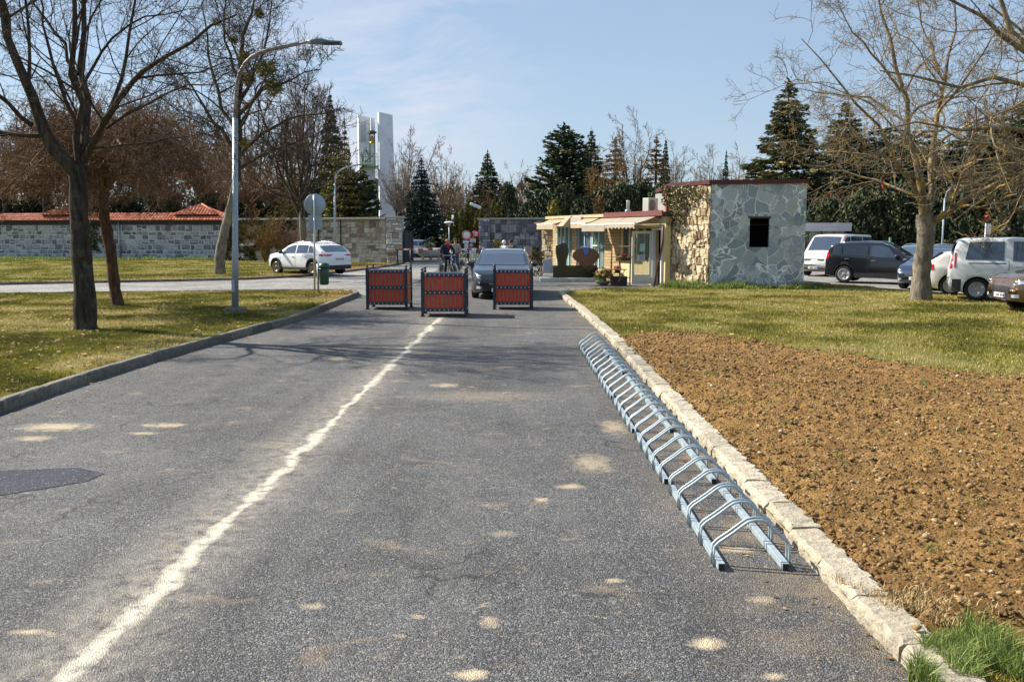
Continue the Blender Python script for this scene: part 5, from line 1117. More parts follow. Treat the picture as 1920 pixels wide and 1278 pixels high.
for i, (px, tp, Y, wk, lb) in enumerate([(765, 265, 108, .9, "grey bare tree close right of the bell tower"), (745, 290, 96, .7, "grey bare tree touching the bell tower's right edge"), (835, 288, 120, .9, "grey bare tree behind the blue green fir"), (865, 330, 125, .9, "low grey bare tree left of the middle fir"), (970, 320, 125, .8, "grey bare tree right of the middle fir"), (1325, 300, 118, 1.1, "grey bare tree over the stone building's left corner"), (1385, 290, 125, 1.0, "grey bare tree left of the olive spruce"), (890, 345, 130, 1.0, "small grey bare tree behind the thuja columns"), (715, 300, 120, .9, "grey bare tree hidden behind the bell tower foot"), (1010, 345, 130, .9, "small grey bare tree left of the broad fir")]):
    put(pG if i % 2 else pG2, px, tp, Y, lb, wk, i * 1.3)
for i, (px, tp, Y, lb) in enumerate([(790, 345, 115, "small brown bare tree behind the blue green fir's left side"), (820, 350, 105, "small brown bare tree behind the blue green fir's right side"), (938, 352, 110, "small brown bare tree behind the round juniper")]): put(pG2, px, tp, Y, lb, 1.3, i * 2.1)
# thuja columns
pT = bushy("t", X0, 5, 1.25, 620, M_THU, "thuja", "thuja", "slim thuja columns behind the entrance", .22, 1800, .35, True, 60, taper=.75)
for i, (px, tp, Y, w, lb) in enumerate([(843, 397, 74, 1, "slim thuja column left of the globe lamp"), (857, 390, 75, 1, "slim thuja column behind the globe lamp"), (868, 393, 73, .9, "slim thuja column right of the globe lamp"), (879, 378, 76, 1.1, "tall thuja column above the round prohibition sign"), (893, 402, 72, .9, "slim thuja column between the two round signs"), (903, 385, 77, 1, "slim thuja column behind the right wall's end pier"), (924, 380, 74, 1, "slim thuja column above the entrance wall, left of a pair"), (933, 385, 75, 1, "slim thuja column above the entrance wall, right of a pair")]):
    put(pT, px, tp, Y, lb, w, i * 1.7)
pH = bushy("h", X0, 6.5, 4.5, 621, M_HEDGE, "evergreen_shrub", "shrub", "dark evergreen shrubs behind the shop row", .30, 5200, .45, True, 70, taper=.35)
for i, (px, tp, Y, w, lb) in enumerate([(953, 348, 78, .8, "round dark juniper above the entrance wall"), (985, 385, 76, 1, "dark evergreen shrub left of the broad fir's foot"), (1020, 362, 74, 1, "dark evergreen shrub at the end of the entrance wall"), (1058, 352, 72, 1, "dark evergreen shrub above the far awning"), (1093, 372, 70, 1, "dark evergreen shrub above the corner hood"), (1128, 358, 71, 1, "dark evergreen shrub above the middle shop roof"), (1165, 350, 70, 1, "dark evergreen shrub behind the flue pipe"), (1200, 345, 72, 1, "dark evergreen shrub left of the air conditioner"), (1240, 350, 68, 1, "dark evergreen shrub right of the air conditioner"), (1275, 375, 70, 1, "dark evergreen shrub behind the stone building")]):
    put(pH, px, tp, Y, lb, w * (1.0 if i else .8), i * 2.3)
for i, (px, tp, Y, lb) in enumerate([(1036, 372, 66, "yellowish upright shrub over the far awning"), (1122, 366, 64, "rusty upright shrub over the middle shop roof")]):
    pq = bushy("x", X0, 4, 1.6, 640 + i, M_FIRY if i == 0 else M_FIRR, "evergreen_shrub", "shrub", None, .2, 900, .4, True, 30); put(pq, px, tp, Y, lb)
# left group behind the gate wall
put(pB, 627, 180, 84, "tall dark spruce left of the bell tower", .62, .5)
put(pR, 652, 225, 90, "dark rusty conifer touching the bell tower", .5, .5)
put(pY, 640, 275, 65, "golden green conifer in front of the tall dark spruce", .9, 1.0)
put(pY, 560, 300, 76, "golden green conifer behind the coped wall's middle", .9, 2.0)
put(pK, 668, 322, 66.5, "dark cedar with flat spreading branches over the coped wall", .78, .3)
put(pK, 600, 340, 69, "low dark cedar behind the round sign plate", .7, 2.0)
put(pR, 545, 225, 88, "rusty conifer among the bare trees left of the spruce", .8, 1.2)
put(pR, 480, 290, 84, "rusty conifer behind the mistletoe tree", 1.0, 2.2)
put(pG, 580, 122, 80, "tall grey bare tree behind the round sign", .5, .4); put(pG2, 540, 190, 78, "brown bare tree right of the mistletoe tree", .75, 1.4)
put(pG2, 480, 180, 86, "brown bare tree behind the near street lamp pole", 1.0, 2.4); put(pG2, 380, 190, 88, "brown bare tree left of the mistletoe tree", 1.1, 3.4)
put(pG2, 280, 180, 92, "brown bare tree behind the umbrella tree", 1.1, 4.4); put(pG, 200, 200, 95, "grey bare tree behind the big left tree", 1.1, 5.0); put(pG2, 90, 190, 92, "brown bare tree at the upper left behind the curving limb", 1.1, .9); put(pG2, 10, 170, 90, "brown bare tree at the left photo edge", 1.1, 1.9)
for i, (px, tp, Y, lb) in enumerate([(60, 255, 95, "dark rusty conifer behind the twigs at far left"), (300, 240, 98, "rusty conifer behind the umbrella tree"), (420, 250, 96, "rusty conifer behind the mistletoe tree trunk")]): put(pR, px, tp, Y, lb, 1.5, i)
for i, (px, tp, Y, lb) in enumerate([(15, 372, 84, "low dark evergreen behind the tiled wall at the far left"), (80, 365, 86, "low dark evergreen behind the tiled wall left of its left gable"), (170, 360, 84, "low dark evergreen behind the big left trunk"), (245, 366, 86, "low dark evergreen behind the umbrella tree's trunk"), (320, 362, 84, "low dark evergreen between the two tile gables"), (400, 365, 85, "low dark evergreen right of the right tile gable"), (470, 360, 80, "low dark evergreen behind the ivy covered wall"), (545, 350, 82, "low dark evergreen behind the coped wall's middle")]):
    put(pH, px, tp, Y, lb, 1.35, i * 1.9, group="low evergreens behind the left walls")
# tree and shrubs in front of the gate wall
b = (-13.25, 57.0, LZ - .05)
t4 = bare_proto("bare tree with a pale trunk in front of the coped wall behind the white car", b, 11.2, 613, M_TWIGD, .75, 10, None, .25, .013)
M_IVY = tint_mat("ivy_leaves", [(0, (0.012, 0.02, 0.008)), (.5, (0.04, 0.055, 0.015)), (.85, (.10, .11, .035)), (1, (.22, .20, .07))], .6, 2, .2, spec=.3)
def ivy(label, pts, n, size, seed, m=None, name="ivy"):
    """leaves over a patch: pts = (origin, u vector, v vector, normal)"""
    r2 = np.random.default_rng(seed); o, u, v, nn_ = [np.array(x, float) for x in pts]; a, b_ = r2.random(n), r2.random(n)
    keep = fbm(a * 5, b_ * 5, 3, seed) > (.36 + .28 * np.abs(a - .5) * 2 * (1 - b_)); a, b_ = a[keep], b_[keep]; n = len(a)
    p = o + u * a[:, None] + v * b_[:, None] + nn_ * (.03 + .22 * r2.random(n) * (fbm(a * 9, b_ * 9, 2, seed + 1)))[:, None]
    V, Fc = leaf_cards(p, size, r2, np.tile(-np.array([0, 0, 1.]), (n, 1)), 1.4); o_ = np_mesh(name, V - o, Fc, m or M_IVY, tint=r2.random(n)); o_.location = tuple(o); return tag(o_, label, "ivy")
p0 = GW0 - nG * .1
ivy("dark ivy covering the coped wall behind the dry shrubs", (p0 + Vector((0, 0, 0)), dG * 6.5, (0, 0, 3.0), -nG), 7000, .17, 701)
k = (178 - 960) / F; s_ = (k * WL0.y - WL0.x) / (dW.x - k * dW.y); pI = WL0 + dW * (s_ - .7) - nW * .05
ivy("olive ivy patch hanging on the tiled wall beside the near trunk", (pI + Vector((0, 0, .7)), dW * 1.8, (0, 0, 2.0), -nW), 900, .15, 702)
dBF = (BC - FA); nBF = Vector((-dBF.y, dBF.x, 0)).normalized(); nBF = nBF if nBF.x < 0 else -nBF
ivy("variegated ivy hanging over the top left of the stone building", (FA + dBF * .42 + Vector((0, 0, 2.3)) + nBF * .12, dBF * .75, (0, 0, 1.45), nBF), 1900, .085, 703, tint_mat("variegated_ivy", [(0, (.03, .045, .015)), (.5, (.12, .12, .04)), (1, (.42, .38, .20))], .7, 2, .2))
ivy("thin ivy fringe under the red roof edge of the stone building", (FA + dBF * .05 + Vector((0, 0, 3.3)) + nBF * .12, dBF * .6, (0, 0, .36), nBF), 420, .07, 704, tint_mat("dry_ivy", [(0, (.05, .06, .02)), (1, (.30, .27, .12))], .7, 2, .2))
def twig_shrub(label, loc, H, W_, seed, mc, group=None, n0=16):
    r2 = np.random.default_rng(seed); t = thing("bare_shrub", label, "shrub", loc, 0, group); Ps = []
    for i in range(n0):
        a = r2.random() * 6.28; o = W_ / 2 * (.3 + .7 * r2.random()); h = H * (.6 + .4 * r2.random()); p, _ = resamp([(0, 0, 0), (math.cos(a) * o * .35, math.sin(a) * o * .35, h * .5), (math.cos(a) * o, math.sin(a) * o, h)], [1, 1, 1], 7); p[1:] += r2.normal(size=(6, 3)) * H * .02; Ps.append(p)
    P_ = np.array(Ps); R_ = np.tile(np.linspace(.035, .012, 7), (n0, 1)); bt = [(P_, R_, 4)]; cur = (P_, R_)
    for lv in [dict(k=7, lr=.4, ang=(R(22), R(55)), npts=5, wander=.22, up=.2, rr=.5, tmin=.2, rmin=.012), dict(k=6, lr=.5, ang=(R(22), R(60)), npts=4, wander=.25, up=.1, rr=.6, tmin=.1, rmin=.010)]:
        cur = sprout(cur[0], cur[1], rng_=r2, **lv); bt.append((cur[0], cur[1], 3))
    V, Fc = tubes(bt); np_mesh("twigs", V, Fc, mc, t, smooth=True); return t
twig_shrub("dry ochre bush against the ivy wall left of the white car", ((500 - 960) / F * 59, 59.0, .06), 3.3, 3.4, 711, M_TWIGO, "dry bushes along the coped wall", 22)
twig_shrub("dry brown bush behind the white car's bonnet", ((545 - 960) / F * 57.5, 57.5, .06), 2.5, 2.4, 712, M_TWIGB, "dry bushes along the coped wall")
# ---- right background
put(pD, 1466, 160, 60, "olive green spruce with ragged outline above the stone building", 1.45, .4)
put(pD, 1572, 198, 66, "olive spruce behind the stone building's right corner", 1.5, 1.6)
put(pD, 1410, 300, 70, "low olive spruce behind the stone building roof", 1.5, 2.6)
pM = conifer("m", X0, 8.5, 7.0, 608, M_HEDGE, .22, 20, 110, .32, "big dark evergreens behind the parked cars", shape=.45, z0=.02, name="conifer")
for i, (px, tp, Y, w, lb) in enumerate([(1530, 320, 58, 1, "dark evergreen directly behind the bus shelter"), (1600, 300, 60, 1, "dark evergreen behind the white van"), (1655, 240, 64, .9, "dark evergreen left of the lichened tree"), (1700, 250, 60, .9, "dark evergreen behind the lichened tree's fork"), (1765, 265, 58, 1, "dark evergreen right of the lichened tree"), (1830, 235, 60, .9, "tall dark evergreen over the silver van"), (1890, 200, 57, .9, "tall dark evergreen over the brown car"), (1960, 190, 56, 1, "tall dark evergreen at the right photo edge"), (1860, 300, 50, .9, "lower dark evergreen behind the silver van's roof"), (1740, 330, 52, .9, "lower dark evergreen behind the grey estate car"), (1640, 345, 52, .9, "lower dark evergreen behind the black car roof"), (1925, 300, 49, .9, "lower dark evergreen behind the sign pole")]):
    put(pM, px, tp, Y, lb, w * (1.5 if tp < 290 else 1.8), i * 1.1)
for i, (px, Y, lb) in enumerate([(1545, 51, "dark clipped evergreen beside the bus shelter"), (1610, 49.5, "dark clipped evergreen behind the white van's roof"), (1675, 49, "dark clipped evergreen by the green post"), (1735, 48, "dark clipped evergreen behind the grey tree trunk"), (1800, 47, "dark clipped evergreen above the silver van, left"), (1870, 46, "dark clipped evergreen above the silver van, right"), (1940, 46, "dark clipped evergreen at the right edge behind the sign")]):
    put(pH, px, 372 - (i % 3) * 12, Y, lb, 1.25, i * 2.0, group="dark evergreens behind the parking area")
put(pG3, 1640, 225, 74, "ochre bare tree among the right evergreens", 1.0, .3); put(pG2, 1880, 120, 70, "brown bare tree tops at upper right", 1.0, .3)
M_REDRF = tint_mat("red_roof_bits", [(0, (.20, .02, .012)), (1, (.75, .10, .05))], .7, 2, .2)  # added red leaf cards, standing in for roof tiles glimpsed between branches
for i, (px, py, Y, w, lb) in enumerate([(1548, 352, 54, 1.5, "red roof patch built as a bush above the bus shelter"), (1650, 330, 51, 1.5, "red roof patch built as a bush behind the lichened tree, high up"), (1598, 372, 52, 1.2, "red roof patch built as a bush above the white van"), (1842, 372, 45.5, .9, "small red roof patch built as a bush above the silver van")]):
    h_ = CH + (HOR - py) * Y / F; bq = bushy("x", ((px - 960) / F * Y, Y, 0), h_, w, 660 + i, M_REDRF, "red_roof_patch", "shrub", "red roof patches built as bushes among the dark evergreens", .16, 170, .5, False, 12, top=1); bq['label'] = lb
# red-roofed house glimpsed between the evergreens
t = thing("red_roof_house", "house with red tiled roof glimpsed between the dark evergreens at right", "house", (45, 92, 0), .12)
mb = MB(); mb.box((0, 0, 2.2), (22, 7, 4.4)); mb.build("wall", mat("house_wall", (.45, .42, .36), .9), t)
mb = MB(); mb.add([(-11.6, -4.2, 4.3), (11.6, -4.2, 4.3), (11.6, 0, 7.6), (-11.6, 0, 7.6), (-11.6, 4.2, 4.3), (11.6, 4.2, 4.3)], [(0, 1, 2, 3), (3, 2, 5, 4), (0, 3, 4), (1, 5, 2)])
mb.build("roof", mat("bright_red_roof", (.55, .06, .03), .8, var=.3, scale=2), t)
mb = MB(); mb.box((-4, 1, 7.6), (.8, .8, 1.6)); mb.build("chimney", mat("chimney_brick", (.35, .12, .08), .9), t)
# far wood closing the horizon
def far_wood():
    r2 = np.random.default_rng(77); n = 26000; x = -190 + 380 * r2.random(n); h = 6 + 9 * fbm(x * .06, x * 0 + 3.3, 4, 5) + 2 * fbm(x * .6, x * 0 + 1, 2, 6)
    y = 150 + 14 * r2.random(n); z = h * r2.random(n) ** .8; p = np.stack([x, y, z], 1); V, Fc = leaf_cards(p, 1.3, r2, np.tile([0, 0, 1.], (n, 1)), 3.2)
    o = np_mesh("far_wood", V, Fc, tint_mat("far_wood_mix", [(0, (.03, .035, .02)), (.4, (.07, .06, .035)), (1, (.19, .15, .11))], .9, .1, .4), tint=np.clip(fbm(x * .1, y, 3, 9) + .25 * r2.normal(size=n), 0, 1)); tag(o, "far off wood of brown and green trees closing the horizon", "wood", None, "stuff")
far_wood()
# ============================================================ VEHICLES
def paint(name, col, metal=.2, rough=.32, coat=.9):
    m, nt, b = new_mat(name); c = mixc(nt, mrange(nt, noise(nt, 3, 6, .65), .4, .75, 0, .16), tuple(col), tuple(min(1, x * .8 + .012) for x in col)); nt.links.new(c, b.inputs['Base Color'])
    b.inputs['Metallic'].default_value = metal; b.inputs['Roughness'].default_value = rough; b.inputs['Coat Weight'].default_value = coat; b.inputs['Coat Roughness'].default_value = .05; return m
M_CGL = mat("car_glass", (0.042, 0.060, 0.095), .03, 0, var=.1, spec=.9, coat=1.0)
M_TYRE = mat("tyre_rubber", (0.018, 0.018, 0.019), .8, var=.3, scale=20)
M_RIM = mat("alloy_rim", (0.42, 0.43, 0.45), .45, .3, var=.1); M_RIMD = mat("dark_rim", (.05, .05, .055), .4, .5, var=.1); M_RIMG = mat("bronze_grey_rim", (.24, .21, .12), .35, .7, var=.2)
M_PLA = mat("black_trim", (0.022, 0.023, 0.026), .6, var=.2); M_CHR = mat("chrome", (.75, .77, .8), .12, 1, var=0)
M_LAMP = mat("headlamp_glass", (.62, .66, .72), .10, .35, var=.35, scale=25, coat=1); M_TAIL = mat("tail_lamp_red", (.55, .008, .012), .15, 0, var=.2, coat=1); M_ORA = mat("indicator_orange", (.8, .22, .02), .2, var=.1)
M_PLATE = mat("number_plate", (.72, .73, .74), .5, var=.05); M_BLUE = mat("plate_blue_band", (.03, .08, .45), .5, var=0); M_WELL = mat("wheel_well", (.008, .008, .009), .9, var=0)
M_INK = mat("plate_ink", (.03, .03, .035), .6, var=0)
def car(name, label, loc, yaw, col, sp):
    t = thing(name, label, sp.get('cat', 'car'), loc, yaw, sp.get('group', "parked and driving cars"))
    L, W_ = sp['L'], sp['W']; h = L / 2; top, belt = np.array(sp['top'], float), np.array(sp['belt'], float); rw = sp['r']; ax = sp['axles']; gc = sp.get('gc', .2)
    tum = sp.get('tum', .34)
    zt_ = lambda x: np.interp(x, top[:, 0], top[:, 1]); zb_ = lambda x: np.interp(x, belt[:, 0], belt[:, 1])
    xs = np.unique(np.concatenate([np.linspace(-h, h, 90), top[:, 0], -h + np.array([.01, .03, .07, .13, .2]), h - np.array([.01, .03, .07, .13, .2])])); xs = xs[(xs >= -h) & (xs <= h)]
    ef, er = sp.get('nf', .30), sp.get('nr', .18)
    def hw(x):
        a = np.clip((h - x) / .75, 0, 1); b = np.clip((x + h) / .55, 0, 1)
        return W_ / 2 * (1 - ef * (1 - a) ** 2.4) * (1 - er * (1 - b) ** 2.6)
    # smooth the top line a little
    xf = np.linspace(-h, h, 400); zf = zt_(xf); kk = np.ones(9) / 9; zs = np.convolve(np.pad(zf, 4, 'edge'), kk, 'valid'); zt2 = lambda x: np.interp(x, xf, zs)
    def sect(x):
        w, T = hw(x), float(zt2(x)); B_ = min(float(zb_(x)), T - .05); z0 = gc + .10 * np.clip((abs(x) - (h - .5)) / .5, 0, 1) ; gh = T - B_
        wr = max(w * .955 - tum * max(gh - .05, 0), w * .5)
        c = .07 if gh > .15 else .03
        return [(0, z0), (w * .80, z0), (w * .94, z0 + .03), (w * .985, z0 + .12), (w, z0 + .27), (w * 1.0, (z0 + B_) * .5 + .06), (w * .992, B_ - .13), (w * .985, B_ - .05), (w * .955, B_), (w * .955 + (wr - w * .955) * .35, B_ + (T - c - B_) * .35), (w * .955 + (wr - w * .955) * .7, B_ + (T - c - B_) * .7), (wr, T - c), (wr * .955, T - c * .42), (wr * .80, T - c * .12), (wr * .4, T), (0, T + .008)]
    def side_y(x, z):
        s = sect(x); zz = [p[1] for p in s[3:13]]; yy = [p[0] for p in s[3:13]]; return float(np.interp(z, zz, yy))
    def roof_z(x, y):
        s = sect(x)[11:][::-1]; return float(np.interp(abs(y), [p[0] for p in s], [p[1] for p in s]))
    S_ = [sect(x) for x in xs]; n = len(S_[0]); ring = 2 * n - 2; V = []
    for x, s in zip(xs, S_): V += [(x, -y, z) for y, z in s] + [(x, y, z) for y, z in s[-2:0:-1]]
    V = np.array(V); N = len(xs); idx = np.arange(N * ring).reshape(N, ring); nx = np.roll(idx, -1, 1)
    Fc = np.stack([idx[:-1], nx[:-1], nx[1:], idx[1:]], -1).reshape(-1, 4)
    me = bpy.data.meshes.new("body"); me.from_pydata([tuple(v) for v in V], [], [tuple(f) for f in Fc] + [tuple(idx[0][::-1]), tuple(idx[-1])])
    bm = bmesh.new(); bm.from_mesh(me); bmesh.ops.recalc_face_normals(bm, faces=bm.faces); bm.to_mesh(me); bm.free()
    me.polygons.foreach_set('use_smooth', np.ones(len(me.polygons), bool)); me.materials.append(col); me.materials.append(M_WELL)
    body = link(bpy.data.objects.new("body", me))
    cut = MB()
    for a_ in ax:
        for sg in (-1, 1): cut.lathe([(rw * 1.13, -.28), (rw * 1.13, .28)], 30, M=Matrix.Translation((a_, sg * (W_ / 2 - .03), rw + .01)) @ Matrix.Rotation(R(90), 4, 'X'), smooth=True)
    co = cut.build("cutter", M_WELL); md = body.modifiers.new("b", 'BOOLEAN'); md.object = co; md.operation = 'DIFFERENCE'; md.solver = 'EXACT'; md.material_mode = 'TRANSFER'
    dg = bpy.context.evaluated_depsgraph_get(); m2 = bpy.data.meshes.new_from_object(body.evaluated_get(dg)); body.modifiers.clear(); body.data = m2; m2.name = "body"
    bpy.data.objects.remove(co); body.parent = t
    m2.attributes.new('sharp_face', 'BOOLEAN', 'FACE') if 'sharp_face' not in m2.attributes else None
    # surface patches
    def patch(nm, x0, x1, zlo, zhi, m, par=t, off=.006, nxp=14, nz=5, sides=(-1, 1), sl0=0.0, sl1=0.0):
        out = None
        for sg in sides:
            vs = []
            for i in range(nxp + 1):
                u = i / nxp; 
                for j in range(nz + 1):
                    v = j / nz; x = (x0 + sl0 * v) * (1 - u) + (x1 + sl1 * v) * u; a, b = zlo(x) if callable(zlo) else zlo, zhi(x) if callable(zhi) else zhi
                    z = a + (max(b, a + .004) - a) * v; vs.append((x, sg * (side_y(x, z) + off), z))
            fs = [(i * (nz + 1) + j, (i + 1) * (nz + 1) + j, (i + 1) * (nz + 1) + j + 1, i * (nz + 1) + j + 1) for i in range(nxp) for j in range(nz)]
            mb = MB(); mb.add(vs, fs, .5, True); out = mb.build(nm, m, par)
        return out
    gl0 = lambda x: float(zb_(x)) + .025; gl1 = lambda x: float(zt2(x)) - .115
    for (x0, x1, s0, s1) in sp['side_windows']: patch("window", x0, x1, gl0, gl1, M_CGL, sl0=s0, sl1=s1)
    def topglass(nm, x0, x1, fr=.86, m=M_CGL):
        vs = []; nx_, ny = 12, 12
        for i in range(nx_ + 1):
            x = x0 + (x1 - x0) * i / nx_; s = sect(x); wr = s[11][0]; sl = (zt2(x + .02) - zt2(x - .02)) / .04; nrm = Vector((-sl, 0, 1)).normalized() * .010
            for j in range(ny + 1):
                y = wr * fr * (2 * j / ny - 1) * (1 - .03 * (1 - i / nx_)); vs.append((x + nrm.x, y, roof_z(x, y) + nrm.z))
        mb = MB(); mb.add(vs, [(i * (ny + 1) + j, (i + 1) * (ny + 1) + j, (i + 1) * (ny + 1) + j + 1, i * (ny + 1) + j + 1) for i in range(nx_) for j in range(ny)], .5, True); return mb.build(nm, m, t)
    topglass("windshield", *sp['windshield']); topglass("rear_window", *sp['rear_window'])
    # shut lines, handles, sills
    for x in sp.get('seams', []): patch("door_seam", x, x + .014, gc + .14, gl0, M_PLA, off=.003, nxp=1, nz=8)
    for x in sp.get('handles', []):
        for sg in (-1, 1): z = float(zb_(x)) - .12; mb = MB(); mb.box((x, sg * (side_y(x, z) + .015), z), (.17, .03, .028), bev=.008); mb.build("door_handle", sp.get('hm', col), t)
    patch("sill", ax[1] + rw * 1.2, ax[0] - rw * 1.2, gc + .01, gc + .12, M_PLA, off=.006)
    if sp.get('arch'):
        for a_ in ax:
            for sg in (-1, 1):
                vs = []; k = 22
                for i in range(k + 1):
                    th = math.pi * (-.08 + 1.16 * i / k)
                    for rr_, o in ((1.13, .004), (1.13, .022), (1.30, .022), (1.32, .0)):
                        x, z = a_ + math.cos(th) * rw * rr_, rw + math.sin(th) * rw * rr_; x = max(-h + .03, min(h - .03, x)); z = max(z, gc + .0); vs.append((x, sg * (side_y(x, max(z, gc + .13)) + o), z))
                mb = MB(); mb.add(vs, [(i * 4 + j, (i + 1) * 4 + j, (i + 1) * 4 + j + 1, i * 4 + j + 1) for i in range(k) for j in range(3)], .5, True); mb.build("wheel_arch_trim", sp['arch'], t)
    # mirrors
    xm = sp['mirror']
    for sg in (-1, 1):
        zm = float(zb_(xm)) + .08; y = side_y(xm, zm - .05); mb = MB(); mb.ell((xm, sg * (y + .14), zm + .02), (.09, .13, .085)); mb.box((xm, sg * (y + .04), zm - .04), (.07, .12, .04)); mb.build("mirror", sp.get('mm', M_PLA), t)
    # front: grille, lamps, plate
    xf_ = h; zf0 = sp.get('grille', (.46, .70, .42)); gz0, gz1, gw = zf0
    def front_x(y, z, sgn=1):   # end surface x at a lateral position
        lo, hi = (0, h); 
        a, b = (h - .9, h) if sgn > 0 else (-h, -h + .9)
        for _ in range(24):
            m_ = (a + b) / 2; s = sect(m_); yy = side_y(m_, z) if z < s[11][1] else -1; inside = yy > abs(y) and z < zt2(m_)
            if sgn > 0: a, b = (m_, b) if inside else (a, m_)
            else: a, b = (a, m_) if inside else (m_, b)
        return (a + b) / 2
    def endpanel(nm, y0, y1, z0, z1, m, sgn=1, off=.012, th=.03, ny=8, nz=3, par=t, slope=0.0):
        vs = []
        for i in range(ny + 1):
            y = y0 + (y1 - y0) * i / ny
            for j in range(nz + 1):
                z = z0 + (z1 - z0) * j / nz + slope * (abs(y) - abs(y0)); lim = side_y(sgn * (h - .16), z) * .975; yy = max(-lim, min(lim, y)); vs.append((front_x(yy, z, sgn) + sgn * off, yy, z))
        mb = MB(); mb.add(vs, [(i * (nz + 1) + j, (i + 1) * (nz + 1) + j, (i + 1) * (nz + 1) + j + 1, i * (nz + 1) + j + 1) for i in range(ny) for j in range(nz)], .5, True)
        return mb.build(nm, m, par)
    gr = endpanel("grille", -gw, gw, gz0, gz1, M_PLA)
    endpanel("chrome_strip", -gw, gw, gz1 - .03, gz1 - .01, M_CHR, off=.02, par=gr)
    endpanel("lower_intake", -gw * 1.35, gw * 1.35, gc + .10, gc + .20, M_PLA)
    hl = sp.get('lamps', (.46, .80, .62, .78)); 
    for sg in (-1, 1):
        endpanel("headlight", sg * hl[0] * W_ / 2 * 1.0, sg * hl[1] * W_ / 2 * 1.14, hl[2], hl[3], M_LAMP, slope=.12)
        mb = MB(); mb.ell((front_x(sg * W_ * .34, (hl[2] + hl[3]) / 2) + .002, sg * W_ * .34, (hl[2] + hl[3]) / 2 + .02), (.03, .055, .05)); mb.build("lamp_lens", M_CHR, t)
        endpanel("fog_lamp", sg * W_ * .30, sg * W_ * .39, gc + .16, gc + .24, M_LAMP)
    rl_ = sp.get('tail', (.52, .86, .80, 1.0))
    for sg in (-1, 1): endpanel("tail_light", sg * rl_[0] * W_ / 2, sg * rl_[1] * W_ / 2, rl_[2], rl_[3], M_TAIL, sgn=-1, nz=5)
    if sp.get('tailside'):
        a, b_, c, d = sp['tailside']; patch("tail_light", a, b_, c, d, M_TAIL, off=.008, nxp=5)
    if sp.get('headside'):
        a, b_, c, d = sp['headside']; patch("headlight", a, b_, c, d, M_LAMP, off=.008, nxp=6)
    if sp.get('orange'):
        for sg in (-1, 1): endpanel("indicator", sg * .80 * W_ / 2, sg * .93 * W_ / 2, hl[2], hl[3], M_ORA, off=.02)
    endpanel("rear_bumper", -W_ * .40, W_ * .40, gc + .06, gc + .24, sp.get('rb', M_PLA), sgn=-1)
    for sgn, zp in ((1, sp.get('pf', .42)), (-1, sp.get('pr', .62))):
        x = front_x(0, zp, sgn) + sgn * .02; mb = MB(); mb.box((x, 0, zp), (.012, .52, .11)); p = mb.build("number_plate", M_PLATE, t)
        mb = MB(); mb.box((x + sgn * .008, -sgn * -.235, zp), (.004, .04, .105)); mb.build("blue_band", M_BLUE, p)
        mb = MB()
        for i in range(6): mb.box((x + sgn * .008, -.15 + .062 * i + (.03 if i > 2 else 0), zp), (.004, .038, .065))
        mb.build("plate_characters", M_INK, p)
    if sp.get('rails'):
        for sg in (-1, 1):
            pts = [(x, sg * (sect(x)[11][0] * .93), roof_z(x, sect(x)[11][0] * .93) + .05) for x in np.linspace(*sp['rails'], 9)]; pts[0] = (pts[0][0], pts[0][1], pts[0][2] - .06); pts[-1] = (pts[-1][0], pts[-1][1], pts[-1][2] - .06)
            mb = MB(); mb.tube(pts, .018, 6); mb.build("roof_rail", M_CHR, t)
    for x0, x1, z0, z1, mm in sp.get('trim', []): patch("side_trim", x0, x1, z0, z1, mm, off=.012)
    # wheels
    ns = sp.get('spokes', 7); rm = sp.get('rim', M_RIM)
    for a_ in ax:
        for sg in (-1, 1):
            Mw = Matrix.Translation((a_, sg * (W_ / 2 - .115), rw)) @ Matrix.Rotation(R(90) * -sg, 4, 'X')
            mb = MB(); mb.lathe([(rw * .66, -.10), (rw * .80, -.11), (rw * .95, -.10), (rw, -.07), (rw, .07), (rw * .95, .10), (rw * .80, .11), (rw * .66, .10), (rw * .62, .06), (rw * .62, -.06), (rw * .66, -.10)], 30, M=Mw); w = mb.build("wheel", M_TYRE, t)
            mb = MB(); mb.lathe([(rw * .64, .075), (rw * .67, .10), (rw * .60, .10), (rw * .57, .05), (rw * .57, .0), (.0, -.02)], 28, M=Mw); mb.build("rim_well", M_WELL if ns else rm, w)
            mb = MB(); mb.lathe([(rw * .67, .085), (rw * .68, .103), (rw * .60, .103), (rw * .585, .07)], 28, M=Mw)
            for i in range(ns):
                a = 6.283 * i / ns; Ms = Mw @ Matrix.Rotation(a, 4, 'Z')
                for dy in ((-.018, .018) if sp.get('twin') else (0,)): mb.box((rw * .34, dy * 1.6, .080), (rw * .56, (.026 if sp.get('twin') else sp.get('sw', .05)), .03), M=Ms, taper=.9)
            mb.lathe([(.06, .05), (.06, .098), (.045, .104), (0, .104)], 14, M=Mw); mb.build("rim", rm, w)
    return t
